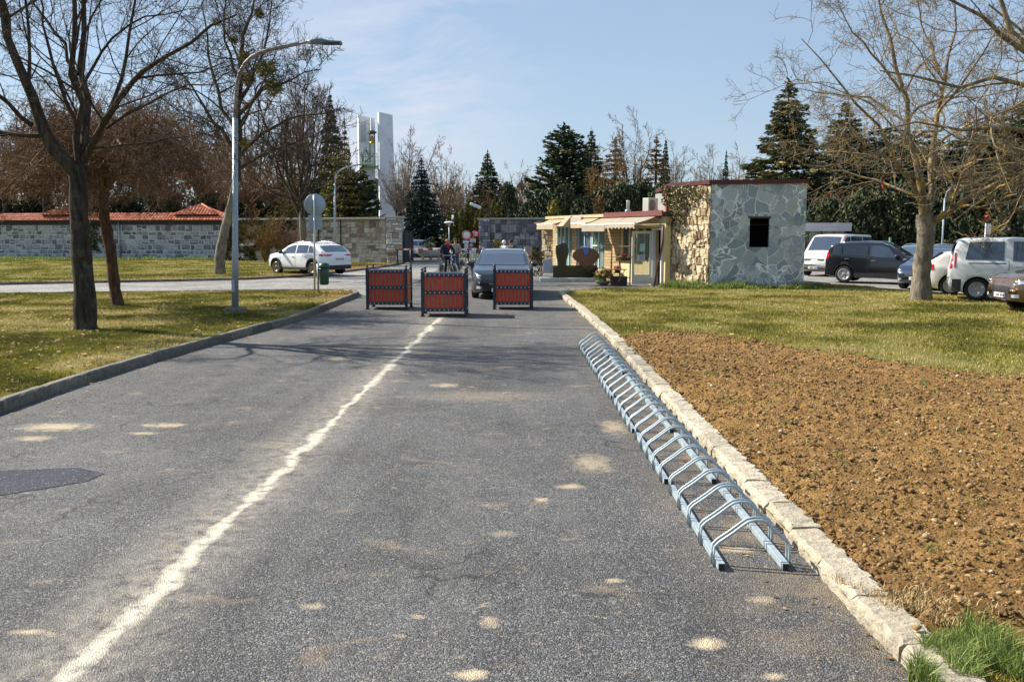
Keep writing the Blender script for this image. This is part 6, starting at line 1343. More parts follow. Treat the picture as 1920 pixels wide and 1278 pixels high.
# ---- shapes: top outline and belt line given rear (-x) to front (+x)
SUV = dict(L=4.40, W=1.83, r=.34, axles=(1.32, -1.33), gc=.22, top=[(-2.2, .78), (-2.18, .98), (-2.05, 1.06), (-1.62, 1.36), (-1.45, 1.42), (-1.0, 1.48), (-.2, 1.51), (.25, 1.47), (.55, 1.38), (1.15, 1.06), (1.25, 1.03), (1.9, .93), (2.12, .83), (2.2, .62)],
    belt=[(-2.2, .95), (-1.9, 1.02), (-.5, .98), (.9, .95), (1.3, .92), (2.2, .75)], side_windows=[(-1.52, -1.02, .30, -.02), (-.98, -.16, .02, -.02), (-.10, 1.0, .02, -.42)], windshield=(1.16, .42), rear_window=(-2.03, -1.62), seams=(-1.02, -.14, .98), handles=(-.85, .05), mirror=.82, arch=M_PLA,
    tail=(.30, .93, .88, .98), tailside=(-2.06, -1.85, .88, .98), headside=(1.85, 2.1, .72, .80), rim=M_RIMG, spokes=6, twin=True, pr=.74, rails=(-1.3, .3), lamps=(.5, .86, .68, .78), rb=M_PLA)
EST = dict(L=4.83, W=1.87, r=.33, axles=(1.42, -1.42), gc=.17, top=[(-2.415, .78), (-2.38, 1.0), (-2.28, 1.08), (-1.95, 1.40), (-1.4, 1.46), (-.4, 1.50), (.15, 1.46), (.5, 1.36), (1.18, 1.02), (1.3, .99), (2.0, .88), (2.3, .76), (2.415, .60)],
    belt=[(-2.415, .95), (-1.9, 1.0), (0, .96), (1.2, .93), (2.415, .72)], side_windows=[(-2.05, -1.25, .12, 0), (-1.20, -.30, 0, 0), (-.24, 1.0, 0, -.42)], windshield=(1.22, .36), rear_window=(-2.27, -1.98), seams=(-1.22, -.27, 1.0), handles=(-1.05, -.08), mirror=.86,
    lamps=(.52, .84, .62, .76), grille=(.30, .50, .34), spokes=10, rails=(-1.9, .25), pf=.30, mm=None, nf=.34)
BOX = dict(L=4.10, W=1.79, r=.34, axles=(1.27, -1.28), gc=.2, top=[(-2.05, .85), (-2.03, 1.05), (-1.95, 1.30), (-1.85, 1.52), (-1.6, 1.58), (-.6, 1.62), (.1, 1.60), (.36, 1.52), (.98, 1.12), (1.1, 1.07), (1.8, .98), (1.98, .88), (2.05, .66)],
    belt=[(-2.05, 1.10), (-1.3, 1.08), (.6, .98), (1.2, .96), (2.05, .8)], side_windows=[(-1.78, -1.40, .06, 0), (-1.36, -.40, 0, 0), (-.34, .74, 0, -.34)], windshield=(1.0, .38), rear_window=(-1.99, -1.86), seams=(-1.38, -.37, .84), handles=(-1.2, -.18), mirror=.70, tum=.20,
    hm=M_CHR, spokes=5, sw=.062, tail=(.66, 1.1, .95, 1.25), tailside=(-1.97, -1.90, .98, 1.18), rails=(-1.5, .3))
HAT = dict(L=4.2, W=1.78, r=.32, axles=(1.27, -1.30), gc=.18, top=[(-2.1, .74), (-2.06, .95), (-1.9, 1.10), (-1.5, 1.36), (-.9, 1.45), (-.1, 1.46), (.25, 1.40), (1.0, 1.02), (1.12, .98), (1.75, .86), (2.02, .72), (2.1, .58)],
    belt=[(-2.1, .95), (-1.0, .95), (.9, .90), (2.1, .70)], side_windows=[(-1.38, -.50, .1, 0), (-.44, .86, 0, -.44)], windshield=(1.02, .30), rear_window=(-1.88, -1.52), seams=(-.48, .86), handles=(-.25,), mirror=.68, spokes=8, sw=.06,
    lamps=(.45, .86, .58, .74), headside=(1.72, 2.02, .60, .74), tailside=(-2.03, -1.8, .80, .98))
VAN = dict(L=4.75, W=1.84, r=.32, axles=(1.35, -1.45), gc=.22, top=[(-2.375, .9), (-2.36, 1.3), (-2.28, 1.80), (-2.1, 1.92), (0, 1.96), (.75, 1.94), (.98, 1.86), (1.55, 1.22), (1.62, 1.17), (2.2, .98), (2.33, .85), (2.375, .6)],
    belt=[(-2.375, 1.12), (1.2, 1.10), (2.375, .85)], side_windows=[(-2.1, -1.0, 0, 0), (-.92, .30, 0, 0), (.36, 1.30, 0, -.42)], windshield=(1.58, 1.00), rear_window=(-2.34, -2.26), seams=(.32, 1.32, -.95), handles=(.48,), mirror=1.30, tum=.15,
    cat="van", tail=(.80, .95, .8, 1.0), lamps=(.55, .84, .70, .86), orange=True, grille=(.72, .84, .48), rb=M_PLA, spokes=0, nf=.22)
KAN = dict(L=4.21, W=1.83, r=.325, axles=(1.32, -1.38), gc=.2, top=[(-2.105, .8), (-2.10, 1.05), (-2.02, 1.45), (-1.92, 1.74), (-1.75, 1.81), (-.4, 1.83), (.35, 1.79), (.62, 1.70), (1.22, 1.24), (1.32, 1.19), (1.82, 1.02), (2.05, .86), (2.105, .6)],
    belt=[(-2.105, 1.17), (-.8, 1.15), (1.0, 1.05), (2.105, .85)], side_windows=[(-1.72, -.72, .10, 0), (-.50, .22, 0, 0), (.30, 1.05, 0, -.38)], windshield=(1.24, .64), rear_window=(-2.05, -1.94), seams=(-.60, .26, 1.08), handles=(-.36, .42), mirror=.92, tum=.17,
    cat="van", spokes=6, twin=True, tailside=(-2.0, -1.95, .95, 1.38), tail=(.80, 1.1, .92, 1.45), rb=M_PLA, trim=[(-1.62, -.66, 1.07, 1.10, M_PLA), (-2.04, -1.80, .26, .62, M_PLA), (-.92, -.50, .28, .52, M_PLA)], nr=.08)
c_white = paint("white_car_paint", (.80, .82, .86), 0, .3); c_black = paint("black_car_paint", (.012, .014, .018), .1, .22); c_dkgrey = paint("dark_grey_car_paint", (.026, .032, .042), .55, .28)
c_ltblue = paint("silver_blue_car_paint", (.30, .36, .42), .5, .3); c_navy = paint("dark_blue_car_paint", (.025, .045, .10), .4, .28); c_pearl = paint("pearl_white_car_paint", (.80, .78, .72), .0, .35); c_silver = paint("silver_van_paint", (.78, .82, .82), .0, .34)
c_brown = paint("brown_car_paint", (.17, .105, .06), .45, .3); c_vanw = paint("off_white_van_paint", (.70, .70, .66), 0, .4)
def yaw(dx, dy): return math.atan2(dy, dx)
EST['mm'] = c_dkgrey
car("white_crossover", "white crossover car with black wheel arches parked half on the lawn by the coped wall", (-9.8, 43.3, .06), yaw(-.79, .61), c_white, SUV)
car("estate_car", "dark grey estate car driving towards the viewer behind the right planter box", (-.28, 29.4, 0), yaw(-.03, -1), c_dkgrey, EST)
car("delivery_van", "white van with orange indicators parked behind the stone building's right corner", (15.6, 43.2, .0), yaw(-.70, -.71), c_vanw, VAN)
car("boxy_car", "black boxy car with chrome door handles parked across the grass edge", (14.85, 36.0, .03), yaw(.83, -.56), c_black, BOX)
car("estate_car", "silver blue estate car behind the black boxy car's bonnet", (18.4, 40.6, 0), yaw(-.80, -.60), c_ltblue, dict(EST, mm=c_ltblue))
car("hatchback", "dark blue hatchback with its nose peeping out left of the lichened tree", (15.7, 32.9, 0), yaw(-.72, -.69), c_navy, HAT)
car("hatchback", "pearl white hatchback squeezed between the lichened tree and the silver van", (15.45, 28.8, .03), yaw(.93, -.36), c_pearl, dict(HAT, rim=M_RIM, spokes=8, sw=.036))
car("panel_van", "silver high roofed family van with a red tail lamp parked on the grass edge", (15.1, 26.25, .05), yaw(.915, -.40), c_silver, KAN)
car("hatchback", "brown car entering the photo at the right edge, front corner only", (14.45, 22.4, .05), yaw(-1, .03), c_brown, dict(SUV, arch=None, rim=M_RIM, group="parked and driving cars", spokes=8, twin=False, sw=.034))
car("hatchback", "small white car parked inside the gate behind the barrier pole", (-8.6, 76, 0), yaw(-.9, -.4), c_white, HAT)
# ============================================================ STREET FURNITURE AND SMALL THINGS
# ---- bicycle racks
M_GALV = mat("bright_galvanised_tube", (0.42, 0.50, 0.54), .5, .35, var=.3, scale=30)
def rack(label, x0, y0, n, pitch):
    t = thing("bicycle_rack", label, "bicycle rack", (x0, y0, 0), 0, "bicycle racks along the right kerb")
    Lr = pitch * (n - 1) + .20
    for dx in (.047, .430):
        mb = MB(); mb.box((dx, Lr / 2 - .07, .024), (.042, Lr, .042), bev=.003); r_ = mb.build("rail", M_GALV, t)
        for y in (-.071, Lr - .069): mb = MB(); mb.box((dx, y, .024), (.036, .006, .036)); mb.build("end_cap", M_BLK, r_)
    for i in range(n):
        for dy in (0, .052):
            y = i * pitch + dy
            prof = [(u * 1.215, v) for u, v in [(.012, .004), (.012, .05), (.012, .10), (.016, .125), (.035, .150), (.10, .205), (.16, .262), (.185, .280), (.215, .288), (.245, .286), (.27, .272), (.32, .215), (.36, .168), (.380, .148), (.386, .125), (.388, .05), (.388, .004)]]
            mb = MB(); mb.tube([(x, y, z) for x, z in prof], .0092, 8); mb.build("hoop", M_GALV, t)
    return t
PITCHR = .372
lbs = ["nearest galvanised bicycle rack section beside the kerb stones", "second galvanised bicycle rack section from the viewer", "third galvanised bicycle rack section from the viewer", "fourth galvanised bicycle rack section from the viewer", "fifth galvanised bicycle rack section from the viewer", "farthest galvanised bicycle rack section from the viewer"]
yk = 5.22
for k, lb in enumerate(lbs):
    n = 5 if k < 5 else 3; rack(lb, 1.205 - .012 * k, yk, n, PITCHR); yk += PITCHR * n
# ---- planter boxes
M_WOODR = mat("red_stained_wood", (.50, .045, .022), .5, var=.35, scale=9, bmp=.15, bscale=30); M_WOODO = mat("red_orange_wood", (.60, .20, .04), .6, var=.3, scale=9)
M_BOLT = mat("zinc_bolt", (.75, .76, .78), .5, .2, var=0); M_NAVY = mat("anthracite_steel", (.030, .042, .058), .45, .3, var=.2); M_BACK = mat("olive_batten", (.42, .38, .22), .8, var=.2); M_SOIL2 = mat("potting_soil", (.05, .035, .022), .95, var=.5, scale=20, bmp=.8)
def planter(label, loc, rz, w=1.03, d=.86):
    t = thing("planter_box", label, "planter", loc, rz, "red slatted planter boxes across the road"); hp = 1.06
    for sx in (-1, 1):
        for sy in (0, 1):
            x, y = sx * w / 2, sy * d; mb = MB(); mb.box((x, y, hp / 2 + .01), (.07, .07, hp), bev=.004); mb.box((x, y, .006), (.12, .12, .012)); p = mb.build("post", M_NAVY, t)
            mb = MB(); mb.lathe([(.036, 0), (.036, .012), (.018, .025), (.018, .035), (.034, .05), (.038, .068), (.030, .088), (0, .10)], 14, (x, y, hp + .01)); mb.build("finial", M_NAVY, p)
    for z in (.155, .575, .995):
        mb = MB()
        for y in (-.005, d + .005): mb.box((0, y, z), (w - .07, .03, .075))
        for x in (-w / 2, w / 2): mb.box((x, d / 2, z), (.03, d - .07, .075))
        r_ = mb.build("rail", M_NAVY, t); mb = MB()
        for i in range(9): mb.ell((-w / 2 + .075 + (w - .15) * i / 8, -.022, z), (.016, .010, .016), n=8)
        for i in range(7): mb.ell((w / 2 + .018, .09 + (d - .18) * i / 6, z), (.010, .016, .016), n=8)
        mb.build("bolts", M_BOLT, r_)
    def side(nm, M, L, n, mm):
        g = MB(); sw = (L - .08) / n
        for i in range(n):
            for z0, z1 in ((.195, .535), (.615, .955)): g.box((-L / 2 + .04 + sw * (i + .5), .012, (z0 + z1) / 2), (sw * .74, .02, z1 - z0), M=M)
        g.build(nm, mm, t); g = MB(); g.box((0, .032, .575), (L - .08, .012, .86), M=M); g.build("backing_panel", M_BACK, t)
    side("slat_panel", Matrix.Identity(4), w, 9, M_WOODR)
    side("slat_panel", Matrix.Translation((0, d, 0)) @ Matrix.Rotation(math.pi, 4, 'Z'), w, 9, M_WOODR)
    side("slat_panel", Matrix.Translation((w / 2, d / 2, 0)) @ Matrix.Rotation(R(90), 4, 'Z'), d, 7, M_WOODO)
    side("slat_panel", Matrix.Translation((-w / 2, d / 2, 0)) @ Matrix.Rotation(R(-90), 4, 'Z'), d, 7, M_WOODR)
    mb = MB(); mb.box((0, d / 2, .135), (w - .12, d - .1, .03)); mb.build("floor_board", mat("pale_board", (.62, .58, .46), .7), t)
    mb = MB(); 
    for c, s in (((0, .055, .99), (w - .1, .02, .09)), ((0, d - .055, .99), (w - .1, .02, .09)), ((-w / 2 + .06, d / 2, .99), (.02, d - .1, .09)), ((w / 2 - .06, d / 2, .99), (.02, d - .1, .09))): mb.box(c, s)
    mb.build("liner_rim", M_STEEL, t); mb = MB(); mb.box((0, d / 2, .93), (w - .14, d - .13, .04)); mb.build("soil_fill", M_SOIL2, t); return t
planter("middle red planter box, nearest of the three, at the head of the worn line", (-1.635, 21.55, .004), R(1), 1.04, .85)
planter("left red planter box with one orange side turned towards us", (-3.30, 23.6, .004), R(-2), 1.03, .85)
planter("right red planter box standing in front of the dark estate car", (.03, 23.6, .004), R(0.5), .99, .85)
# ---- street lamp, near
def street_lamp():
    b = G(441, 583, LZ); t = thing("street_lamp", "tall galvanised street lamp with curved rusty arm on the island lawn", "street lamp", tuple(b))
    loc = lambda px, py: P(px, py, b.y) - b
    mb = MB(); mb.lathe([(.27, -.05), (.28, .05), (.25, .08), (.10, .09)], 18); mb.build("concrete_foot", M_KERB, t, True)
    mb = MB(); tp_ = loc(441, 222); mb.tube([tuple(tp_ * k) for k in (.01, .33, .335, 1)], [.080, .078, .071, .064], 14); p_ = mb.build("pole", M_STEEL, t)
    mb = MB(); mb.box((0, -.088, .62), (.075, .012, .30)); mb.build("access_door", M_STEELP, p_)
    mb = MB(); mb.tube([tuple(loc(*q)) for q in ((441, 228), (442, 190), (444, 160), (449, 138), (459, 120), (472, 107), (490, 98), (515, 91), (545, 85), (562, 82))], [.048] * 9 + [.038], 12); mb.tube([tuple(loc(560, 82)), tuple(loc(580, 78))], .028, 10); mb.build("arm", mat("rusty_arm", (.24, .18, .13), .6, .1, var=.4, scale=6, col2=(.36, .36, .36)), t)
    h0, h1 = loc(577, 79), loc(640, 80); L = (h1 - h0).length
    Mh = Matrix.Translation(h0) @ Matrix.Rotation(R(-90) * 0, 4, 'Z')
    mb = MB(); vs = []; st = [(0, .04, .07), (.08, .09, .10), (.20, .13, .13), (.34, .15, .12), (.50, .15, .07), (L, .14, .055)]
    for x, w, h_ in st: vs += [(x, -w, -.04), (x, w, -.04), (x, w * .9, -.04 + h_ * .7), (x, w * .45, -.04 + h_), (x, -w * .45, -.04 + h_), (x, -w * .9, -.04 + h_ * .7)]
    mb.add(vs, [(i * 6 + j, i * 6 + (j + 1) % 6, (i + 1) * 6 + (j + 1) % 6, (i + 1) * 6 + j) for i in range(5) for j in range(6)] + [list(range(6)), list(range(30, 36))], .5, False, Mh); hd = mb.build("lamp_head", mat("lamp_head_grey", (.13, .16, .18), .5, .2, var=.2), t)
    mb = MB(); mb.box((L * .7, 0, -.045), (L * .5, .22, .02), M=Mh); mb.build("lens", M_PLA, hd)
street_lamp()
def far_lamp():
    b = Vector(((628 - 960) / F * 56, 56, .08)); t = thing("street_lamp", "slim far street lamp with one curved arm in front of the coped wall", "street lamp", tuple(b)); loc = lambda px, py: P(px, py, 56) - b
    mb = MB(); mb.tube([(0, 0, 0), tuple(loc(628, 345))], [.09, .065], 10); mb.build("pole", M_STEELP, t)
    mb = MB(); mb.tube([tuple(loc(628, 350)), tuple(loc(629, 333)), tuple(loc(634, 322)), tuple(loc(648, 314)), tuple(loc(672, 309)), tuple(loc(680, 308))], .05, 8); mb.build("arm", M_STEELP, t)
    mb = MB(); mb.box(tuple(loc(688, 307)), (.75, .25, .12), bev=.04); mb.build("lamp_head", mat("far_head", (.45, .47, .48), .5), t)
far_lamp()
def arm_lamp(name, label, px_pole, pyt, Y, head, px_head, w=.7, ball=False, base_z=0.0):
    b = Vector(((px_pole - 960) / F * Y, Y, base_z)); t = thing("street_lamp", label, "street lamp", tuple(b)); loc = lambda px, py: P(px, py, Y) - b
    mb = MB(); ox = loc(px_pole, pyt).x; loc = (lambda f: (lambda px, py: f(px, py) - Vector((ox, 0, 0))))(loc); mb.tube([(0, 0, 0), tuple(loc(px_pole, pyt))], [.045, .04], 8); mb.build("pole", M_STEELP, t); return t, loc
t, loc = arm_lamp("", "street lamp behind the entrance wall with its head leaning out over the thujas", 938, 418, 66, None, 890)
mb = MB(); mb.tube([tuple(loc(938, 420)), tuple(loc(930, 405)), tuple(loc(918, 397)), tuple(loc(902, 391))], .04, 6); mb.build("arm", M_BLK, t)
mb = MB(); a_ = loc(892, 386); mb.box((0, 0, 0), (.85, .35, .22), M=Matrix.Translation(a_) @ Matrix.Rotation(R(22), 4, 'Y'), bev=.06); mb.build("lamp_head", M_WHITE, t)
t, loc = arm_lamp("", "short park lamp with white mushroom head inside the gate", 843, 420, 64, None, 843)
mb = MB(); mb.lathe([(.06, 0), (.10, .08), (.14, .22), (.10, .28)], 14, tuple(loc(843, 424))); mb.build("lantern", M_WHITE, t); mb = MB(); mb.lathe([(.36, 0), (.33, .05), (.18, .10), (0, .12)], 18, tuple(loc(843, 418))); mb.build("shade", M_WHITE, t)
t, loc = arm_lamp("", "thin street lamp with drooping head seen through the lichened tree", 1762, 372, 44, None, 1790)
mb = MB(); mb.tube([tuple(loc(1762, 375)), tuple(loc(1766, 360)), tuple(loc(1776, 350))], .035, 6); mb.build("arm", M_STEELP, t); mb = MB(); mb.box(tuple(loc(1784, 348)), (.42, .2, .08), bev=.03); mb.build("lamp_head", M_WHITE, t)
# ---- road sign seen from behind
b = G(590, 556, LZ); t = thing("road_sign", "round road sign with a plate below it, seen from its grey back", "road sign", tuple(b)); loc = lambda px, py: P(px, py, b.y) - b
mb = MB(); mb.tube([(0, 0, 0), tuple(loc(589, 366))], .030, 10); mb.build("pole", mat("sign_pole", (.60, .60, .58), .4, .5, var=.15), t)
RX = Matrix.Rotation(R(90), 4, 'X'); ms = mat("sign_back_aluminium", (.36, .44, .52), .5, .3, var=.12, scale=3)
mb = MB(); mb.lathe([(0, 0), (.315, 0), (.32, .006), (.315, .012), (0, .012)], 32, M=Matrix.Translation(loc(590, 384) + Vector((0, .045, 0))) @ RX); sg = mb.build("sign_disc", ms, t)
mb = MB(); mb.lathe([(0, 0), (.30, 0), (.30, .003), (0, .003)], 32, M=Matrix.Translation(loc(590, 384) + Vector((0, .050, 0))) @ RX); mb.build("sign_face", M_REDW, sg)
mb = MB(); c_ = loc(590, 417) + Vector((0, .045, 0)); mb.box(tuple(c_), (.40, .012, .42), bev=.004); mb.build("sign_plate", ms, t)
mb = MB()
for py in (376, 392, 412): c_ = loc(589, py); mb.box((c_.x, c_.y + .028, c_.z), (.10, .03, .03))
mb.build("clamp", M_STEEL, t)
# ---- litter bin
b = G(597, 549, LZ); t = thing("litter_bin", "dark green litter bin on a short steel post behind the road sign", "litter bin", tuple(b))
mb = MB(); mb.tube([(0, 0, 0), (0, 0, .92)], .032, 10); mb.build("post", M_STEEL, t)
mg = mat("green_plastic", (.015, .085, .055), .45, var=.25, scale=5); mb = MB(); mb.lathe([(.12, .26), (.145, .30), (.155, .6), (.165, .80), (.0, .80)], 20, (.20, -.03, 0)); mb.build("bin_body", mg, t)
mb = MB(); mb.lathe([(.175, .80), (.18, .84), (.15, .92), (.06, .96), (0, .965)], 20, (.20, -.03, 0)); ld = mb.build("lid", mg, t); mb = MB(); mb.box((.12, -.19, .74), (.16, .02, .05)); mb.build("slot", M_BLK, t)
mb = MB(); mb.box((.085, -.155, .58), (.03, .02, .34)); mb.build("ochre_strip", mat("ochre_strip_paint", (.42, .28, .05), .7), t)
# ---- barrier pole, bollard, signs on the gate
t = thing("barrier", "red and white striped barrier pole across the cemetery entrance", "barrier", (-7.1, 55.8, 0))
mb = MB(); mb.box((0, 0, .5), (.09, .09, 1.0), bev=.01); mb.build("barrier_post", M_BLK, t)
mw = MB(); Lb = 5.1; mw.box((.1 + Lb / 2, 0, 1.0), (Lb, .07, .10)); pb = mw.build("pole", M_WHITE, t)
for i in range(0, 17, 2): mr = MB(); mr.box((.1 + Lb * (i + .5) / 17, 0, 1.0), (Lb / 17, .076, .106)); mr.build("stripe", M_REDW, pb)
t = thing("bollard", "black post with a small cap at the left end of the entrance", "bollard", tuple(P(770, 497, 49)[:2]) + (0,)); mb = MB(); mb.tube([(0, 0, 0), (0, 0, 1.12)], .035, 8); mb.build("post", M_BLK, t); mb = MB(); mb.ell((0, 0, 1.14), .05, n=10); mb.build("cap", M_BLK, t)
Ys = 56.9
def sign_round(label, px, py, rp, ring, word=None):
    c = P(px, py, Ys); t = thing("prohibition_sign", label, "road sign", tuple(c)); r = rp * Ys / F
    mb = MB(); mb.lathe([(0, .0), (r, .0), (r, .02), (0, .02)], 32, M=RX); mb.build("sign_plate", M_WHITE if ring < .35 else mat("sign_magenta", (.62, .01, .06), .5, var=.05), t)
    if ring < .35:
        mb = MB(); n = 32; vs = [(math.cos(a) * k * r, -.026, math.sin(a) * k * r) for k in (.97, 1 - ring) for a in [6.283 * i / n for i in range(n)]]; mb.add(vs, [(i, (i + 1) % n, n + (i + 1) % n, n + i) for i in range(n)]); mb.build("red_ring", M_REDW, t)
    else:
        mb = MB(); mb.lathe([(0, .021), (r * .62, .021), (r * .62, .026), (0, .026)], 28, M=RX); mb.build("sign_centre", mat("sign_pale_green", (.62, .70, .60), .6, var=.05), t)
    if word: text_mesh("lettering", word, r * .62, M_INK, t, Matrix.Translation((0, -.034, 0)) @ RX)
    return t
sign_round("larger round white sign with a red ring beside the entrance wall", 875, 441, 8.6, .22)
sign_round("smaller round red rimmed sign reading 5km beside the larger one", 892, 438.5, 6.6, .5, "5km")
def board(label, px0, py0, px1, py1, m, lines=0, name="notice_board"):
    c = P((px0 + px1) / 2, (py0 + py1) / 2, Ys); w, h_ = (px1 - px0) * Ys / F, (py1 - py0) * Ys / F; t = thing(name, label, "notice", tuple(c), 0, "notices on the gate beside the entrance wall")
    mb = MB(); mb.box((0, 0, 0), (w, .02, h_), bev=.003); mb.build("panel", m, t)
    if lines:
        mb = MB()
        for i in range(lines): mb.box(((-.05 * w if i % 2 else 0), -.013, h_ * (.36 - .72 * i / max(1, lines - 1))), (w * (.75 if i % 2 == 0 else .6), .004, h_ * .30 / lines))
        mb.build("printed_lines", mat("faded_print", (.28, .28, .36), .8), t)
MW2 = mat("paper_white", (.66, .70, .74), .7, var=.06); MP = mat("pinkish_paper", (.60, .54, .54), .7, var=.08)
board("small white plate directly under the larger round sign", 868, 450.5, 879, 456, MW2, 2); board("tall white notice hanging below the larger round sign's plate", 871, 456.5, 878, 466, MW2, 5); board("small pinkish label at the bottom of the tall notice", 872, 466.3, 877, 472.5, MP, 3)
board("pinkish notice under the small round sign", 881, 447, 892, 454.5, MP, 4); board("white notice lowest at the right beside the wall", 880, 465, 892.5, 474.5, MW2, 4)
c = P(883.5, 460, Ys); t = thing("round_plate", "silver round plate half in shade between the two right notices", "notice", tuple(c)); mb = MB(); mb.lathe([(0, 0), (.12, 0), (.12, .02), (0, .02)], 20, M=RX); mb.build("disc", M_STEEL, t)
t = thing("steel_stand", "dark steel frame carrying the signs and notices beside the entrance wall", "stand", (P(866, 470, Ys + .05).x, Ys + .05, 0))
mb = MB()
for dx in (0, .42, .86): mb.bar((dx, 0, 0), (dx, 0, 2.15), .04)
for z in (1.0, 1.5, 2.12): mb.bar((0, 0, z), (.92, 0, z), .03)
mb.build("bars", M_BLK, t)
# ---- stone flower tub inside the gate
t = thing("stone_tub", "wide white stone flower tub behind the barrier", "planter", tuple(P(808, 482, 68)[:2]) + (0,)); mb = MB(); mb.lathe([(.75, .25), (.95, .35), (1.15, .75), (1.2, .85), (1.05, .85), (1.0, .7), (0, .7)], 24)
for a in (-.6, 0, .6): mb.box((a, -.25, .15), (.22, .3, .32))
mb.build("bowl", mat("tub_stone", (.82, .78, .70), .8, var=.2), t)
bsh = bushy("x", X0, 1.0, 1.3, 801, M_HEDGE, "small_shrub", "plant", None, .12, 500, .5, True, 18, trunk=False); bsh.location = t.location + Vector((0, 0, .7)); bsh['label'] = "small green plant growing in the white stone tub"
# ---- grave stones on display at the mason's
M_GRAN = mat("black_granite", (.012, .014, .015), .12, 0, var=.4, scale=30, coat=.5); M_GRAB = mat("brown_granite", (.16, .065, .045), .15, 0, var=.5, scale=14, coat=.5); M_GRAG = mat("grey_granite", (.42, .43, .47), .5, var=.25, scale=30)
Yg = 37.35
def gp(px, py, Y=Yg): return P(px, py, Y)
t = thing("display_slab", "long pale concrete plinth under the display grave stones", "plinth", (gp(1012, 520).x, Yg - .25, 0)); w = (1123 - 1008) * Yg / F
mb = MB(); mb.box((w / 2, .35, .08), (w, 1.2, .16), bev=.01); mb.build("slab", M_COP, t)
t = thing("granite_base", "long polished black granite base carrying two head stones", "grave base", (gp(1037, 512).x, Yg, .156)); w = (1121.5 - 1037) * Yg / F
mb = MB(); mb.box((w / 2, .35, .22), (w, .7, .42), bev=.01); mb.box((w / 2 - .02, .35, .47), (w * .98, .5, .07), bev=.01); mb.build("base_block", M_GRAN, t)
def stone(label, pts, px0, px1, pyb, pyt, m, d=.18, Y=None, name="headstone"):
    Y = Y or Yg + .25; a, b_ = gp(px0, pyb, Y), gp(px1, pyt, Y); t = thing(name, label, "grave stone", (a.x, Y, a.z), 0); w, h_ = b_.x - a.x, b_.z - a.z
    mb = MB(); mb.prism([(x * w, z * h_) for x, z in pts], None, d); o = mb.build("stone", m, t); return t
stone("tall black headstone with waisted sides on the granite base", [(.22, 0), (.82, 0), (.85, .25), (1.0, .48), (1.02, .70), (.88, .93), (.72, 1), (.45, .98), (.05, .88), (.0, .80), (.0, .55), (.12, .25)], 1042, 1066, 498, 455, M_GRAN)
th = [(.27, 0), (.78, 0), (.80, .14), (.93, .30), (1.0, .52), (.96, .74), (.84, .90), (.66, .98), (.5, 1.0), (.32, .97), (.14, .87), (.03, .70), (0, .52), (.05, .38), (.17, .26), (.25, .14)]
stone("brown oval headstone with a blue cloth hung over its top", th, 1073, 1124, 499, 464, M_GRAB)
c = gp(1098, 464, Yg + .22); t = thing("cloth", "blue cloth hanging over the brown oval headstone", "cloth", tuple(c)); mb = MB(); mb.add([(-.12, -.03, .02), (.14, -.03, .02), (.13, -.05, -.16), (.05, -.06, -.30), (-.03, -.05, -.33), (-.10, -.05, -.15), (-.1, .24, .03), (.13, .24, .03), (.10, .25, -.15), (-.08, .25, -.12)], [(0, 1, 2, 5), (5, 2, 3, 4), (0, 6, 7, 1), (6, 9, 8, 7)], .5, True); mb.build("fabric", mat("blue_cloth", (.14, .20, .50), .85, var=.4, scale=14), t)
stone("small grey granite headstone with a wavy edge left of the black base", [(0.05, 0), (1, 0), (1, .92), (.85, 1), (.55, .93), (.1, .90), (0, .82), (.1, .5), (.02, .2)], 1017, 1036, 512, 484, M_GRAG, .3, Yg + .3)
stone("reddish brown headstone standing behind the estate car's roof", [(0, 0), (1, 0), (1, .9), (.5, 1), (0, .93)], 1001, 1014, 498, 470, mat("red_granite", (.32, .07, .04), .25, var=.3, scale=20), .16, 43.5)
stone("pinkish headstone behind the estate car's roof, left of the red one", [(0, 0), (1, 0), (1, .97), (.5, 1), (0, .95)], 984, 998, 495, 463, mat("pink_granite", (.36, .25, .22), .4, var=.3, scale=20), .16, 45.5)
b_ = bushy("x", X0, 1.35, .95, 811, M_IVY, "potted_shrub", "plant", None, .09, 900, .4, True, 26, trunk=False); b_.location = ((1005 - 960) / F * 42, 42.0, 0); b_['label'] = "variegated shrub standing before the reddish headstone"
b_ = bushy("x", X0, 1.7, .9, 812, M_FIRY, "potted_shrub", "plant", None, .10, 700, .4, True, 22, trunk=False); b_.location = ((932 - 960) / F * 46, 46.0, 0); b_['label'] = "dry yellow green shrub left of the white haired person"
# ---- flower stand, flowers and pots by the shop door
M_RUST = mat("rusty_steel", (.26, .12, .05), .8, var=.4, scale=9); M_SHELF = mat("shelf_wood", (.56, .38, .20), .8, var=.3, scale=6); M_PETR = mat("red_petals", (.62, .01, .02), .6, var=.3, scale=20); M_PETY = mat("yellow_petals", (.70, .58, .14), .6, var=.3, scale=20); M_PETP = mat("pink_petals", (.55, .10, .22), .6, var=.2, scale=20); M_PETW = mat("white_petals", (.78, .76, .66), .6, var=.1)
Yf = 34.3
a0 = P(1146, 500, Yf); t = thing("flower_stand", "stepped rusty flower stand with wooden shelves beside the shop door", "stand", (a0.x, Yf, 0), R(-12))
for z, x0, x1, y in ((.64, -.25, .62, -.25), (1.10, .05, .80, -.02), (1.50, .25, .90, .10)):
    mb = MB(); mb.box(((x0 + x1) / 2, y, z), (x1 - x0, .22, .03)); mb.build("shelf", M_SHELF, t)
mb = MB()
for x in (0.0, .72):
    mb.bar((x, -.35, 0), (x, .15, 1.6), .025); mb.bar((x, .25, 0), (x, -.15, .9), .025); mb.bar((x, .2, 0), (x, .2, 1.6), .025)
for z in (.3, .9): mb.bar((0, .2, z), (.72, .2, z), .02)
